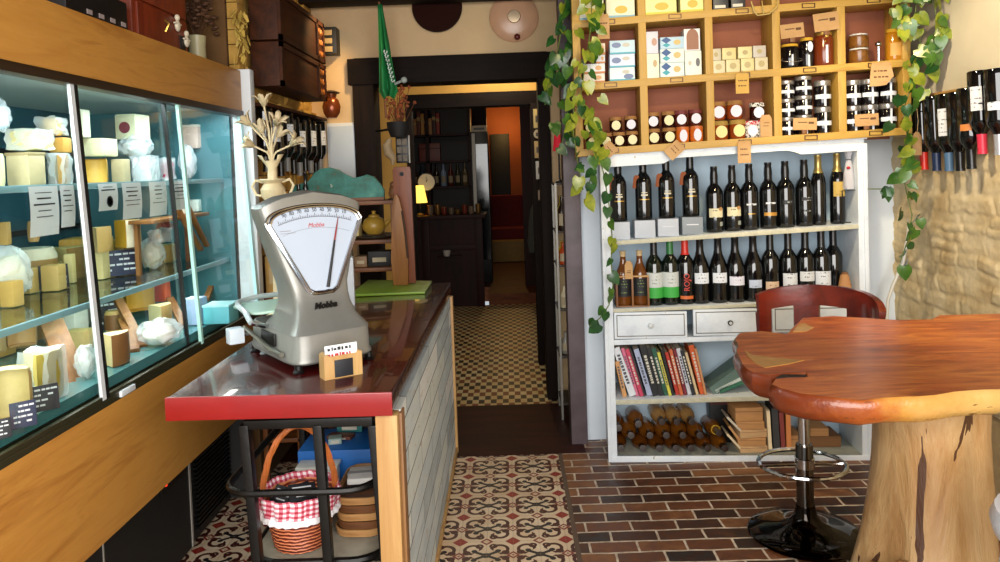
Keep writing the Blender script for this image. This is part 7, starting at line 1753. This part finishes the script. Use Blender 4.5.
obj('coat_body', MB().lathe([(0, 0), (.075, 0), (.085, .1), (.07, .3), (.055, .42), (.03, .48), (0, .5)], 20, jit=lambda a, z: 1+.12*math.sin(a*4+z*8)), mat('grey_green_cloth', '4a4c46', .85, var=.2), ctg); obj('hanger_hook', MB().tube([(0, 0, .48), (0, .02, .55), (.05, .03, .57)], .004, 5), blackm, ctg)
# ================================================================ LIGHT
def area(name, loc, tgt, sx, sy, e, col=(1, 1, 1)):
    l = bpy.data.lights.new(name, 'AREA'); l.shape = 'RECTANGLE'; l.size = sx; l.size_y = sy; l.energy = e; l.color = col
    o = bpy.data.objects.new(name, l); COL.objects.link(o); o.location = loc
    o.rotation_euler = (Vector(tgt)-Vector(loc)).to_track_quat('-Z', 'Y').to_euler(); return o
def point(name, loc, e, col, r=.05):
    l = bpy.data.lights.new(name, 'POINT'); l.energy = e; l.color = col; l.shadow_soft_size = r
    o = bpy.data.objects.new(name, l); COL.objects.link(o); o.location = loc; return o
def spot(name, loc, tgt, e, col, ang=70, r=.04):
    l = bpy.data.lights.new(name, 'SPOT'); l.energy = e; l.color = col; l.spot_size = R(ang); l.spot_blend = .6; l.shadow_soft_size = r
    o = bpy.data.objects.new(name, l); COL.objects.link(o); o.location = loc
    o.rotation_euler = (Vector(tgt)-Vector(loc)).to_track_quat('-Z', 'Y').to_euler(); return o
w = bpy.data.worlds.new('world'); scene.world = w; w.use_nodes = True
w.node_tree.nodes['Background'].inputs[0].default_value = (.85, .93, 1, 1); w.node_tree.nodes['Background'].inputs[1].default_value = .6
area('shop_front_daylight', (.3, -.9, 1.75), (.3, 3.5, .9), 3.4, 1.9, 210, (1, .97, .93))
area('fridge_tube', (-1.285, 2.3, 1.80), (-1.5, 2.3, 0), .05, 1.9, 15, (.8, .95, 1)).rotation_euler = (0, R(-18), 0)
spot('left_wall_spot', (-.72, 4.3, 2.52), (-1.25, 4.4, 2.0), 34, (1, .68, .3), 95)
area('fridge_fill_middle', (-1.33, 2.3, 1.47), (-1.5, 2.3, 0), .04, 1.9, 5, (1, .97, .9)).rotation_euler = (0, R(-10), 0)  # unseen fill light, added to brighten the middle shelf
area('fridge_fill_lower', (-1.33, 2.3, 1.11), (-1.5, 2.3, 0), .04, 1.9, 4, (1, .97, .9)).rotation_euler = (0, R(-10), 0)  # unseen fill light, added to brighten the cheeses on the deck
spot('cubby_spot', (.9, 2.3, 2.5), (1.0, 3.7, 2.1), 38, (1, .8, .4), 75)
spot('right_wall_spot', (1.15, 2.7, 2.5), (2.08, 3.1, 1.1), 80, (1, .82, .55), 100)
point('passage_lamp', (.0, 5.25, 2.3), 15, (1, .86, .62))
point('far_lamp', (.0, 11.9, 2.2), 13, (1, .6, .2))
point('back_room_lamp', (-.4, 7.0, 2.4), 10, (1, .84, .62))
scene.view_settings.view_transform = 'Standard'; scene.view_settings.look = 'None'
scene.view_settings.gamma = 1; scene.view_settings.exposure = 0.0; scene.view_settings.use_curve_mapping = False
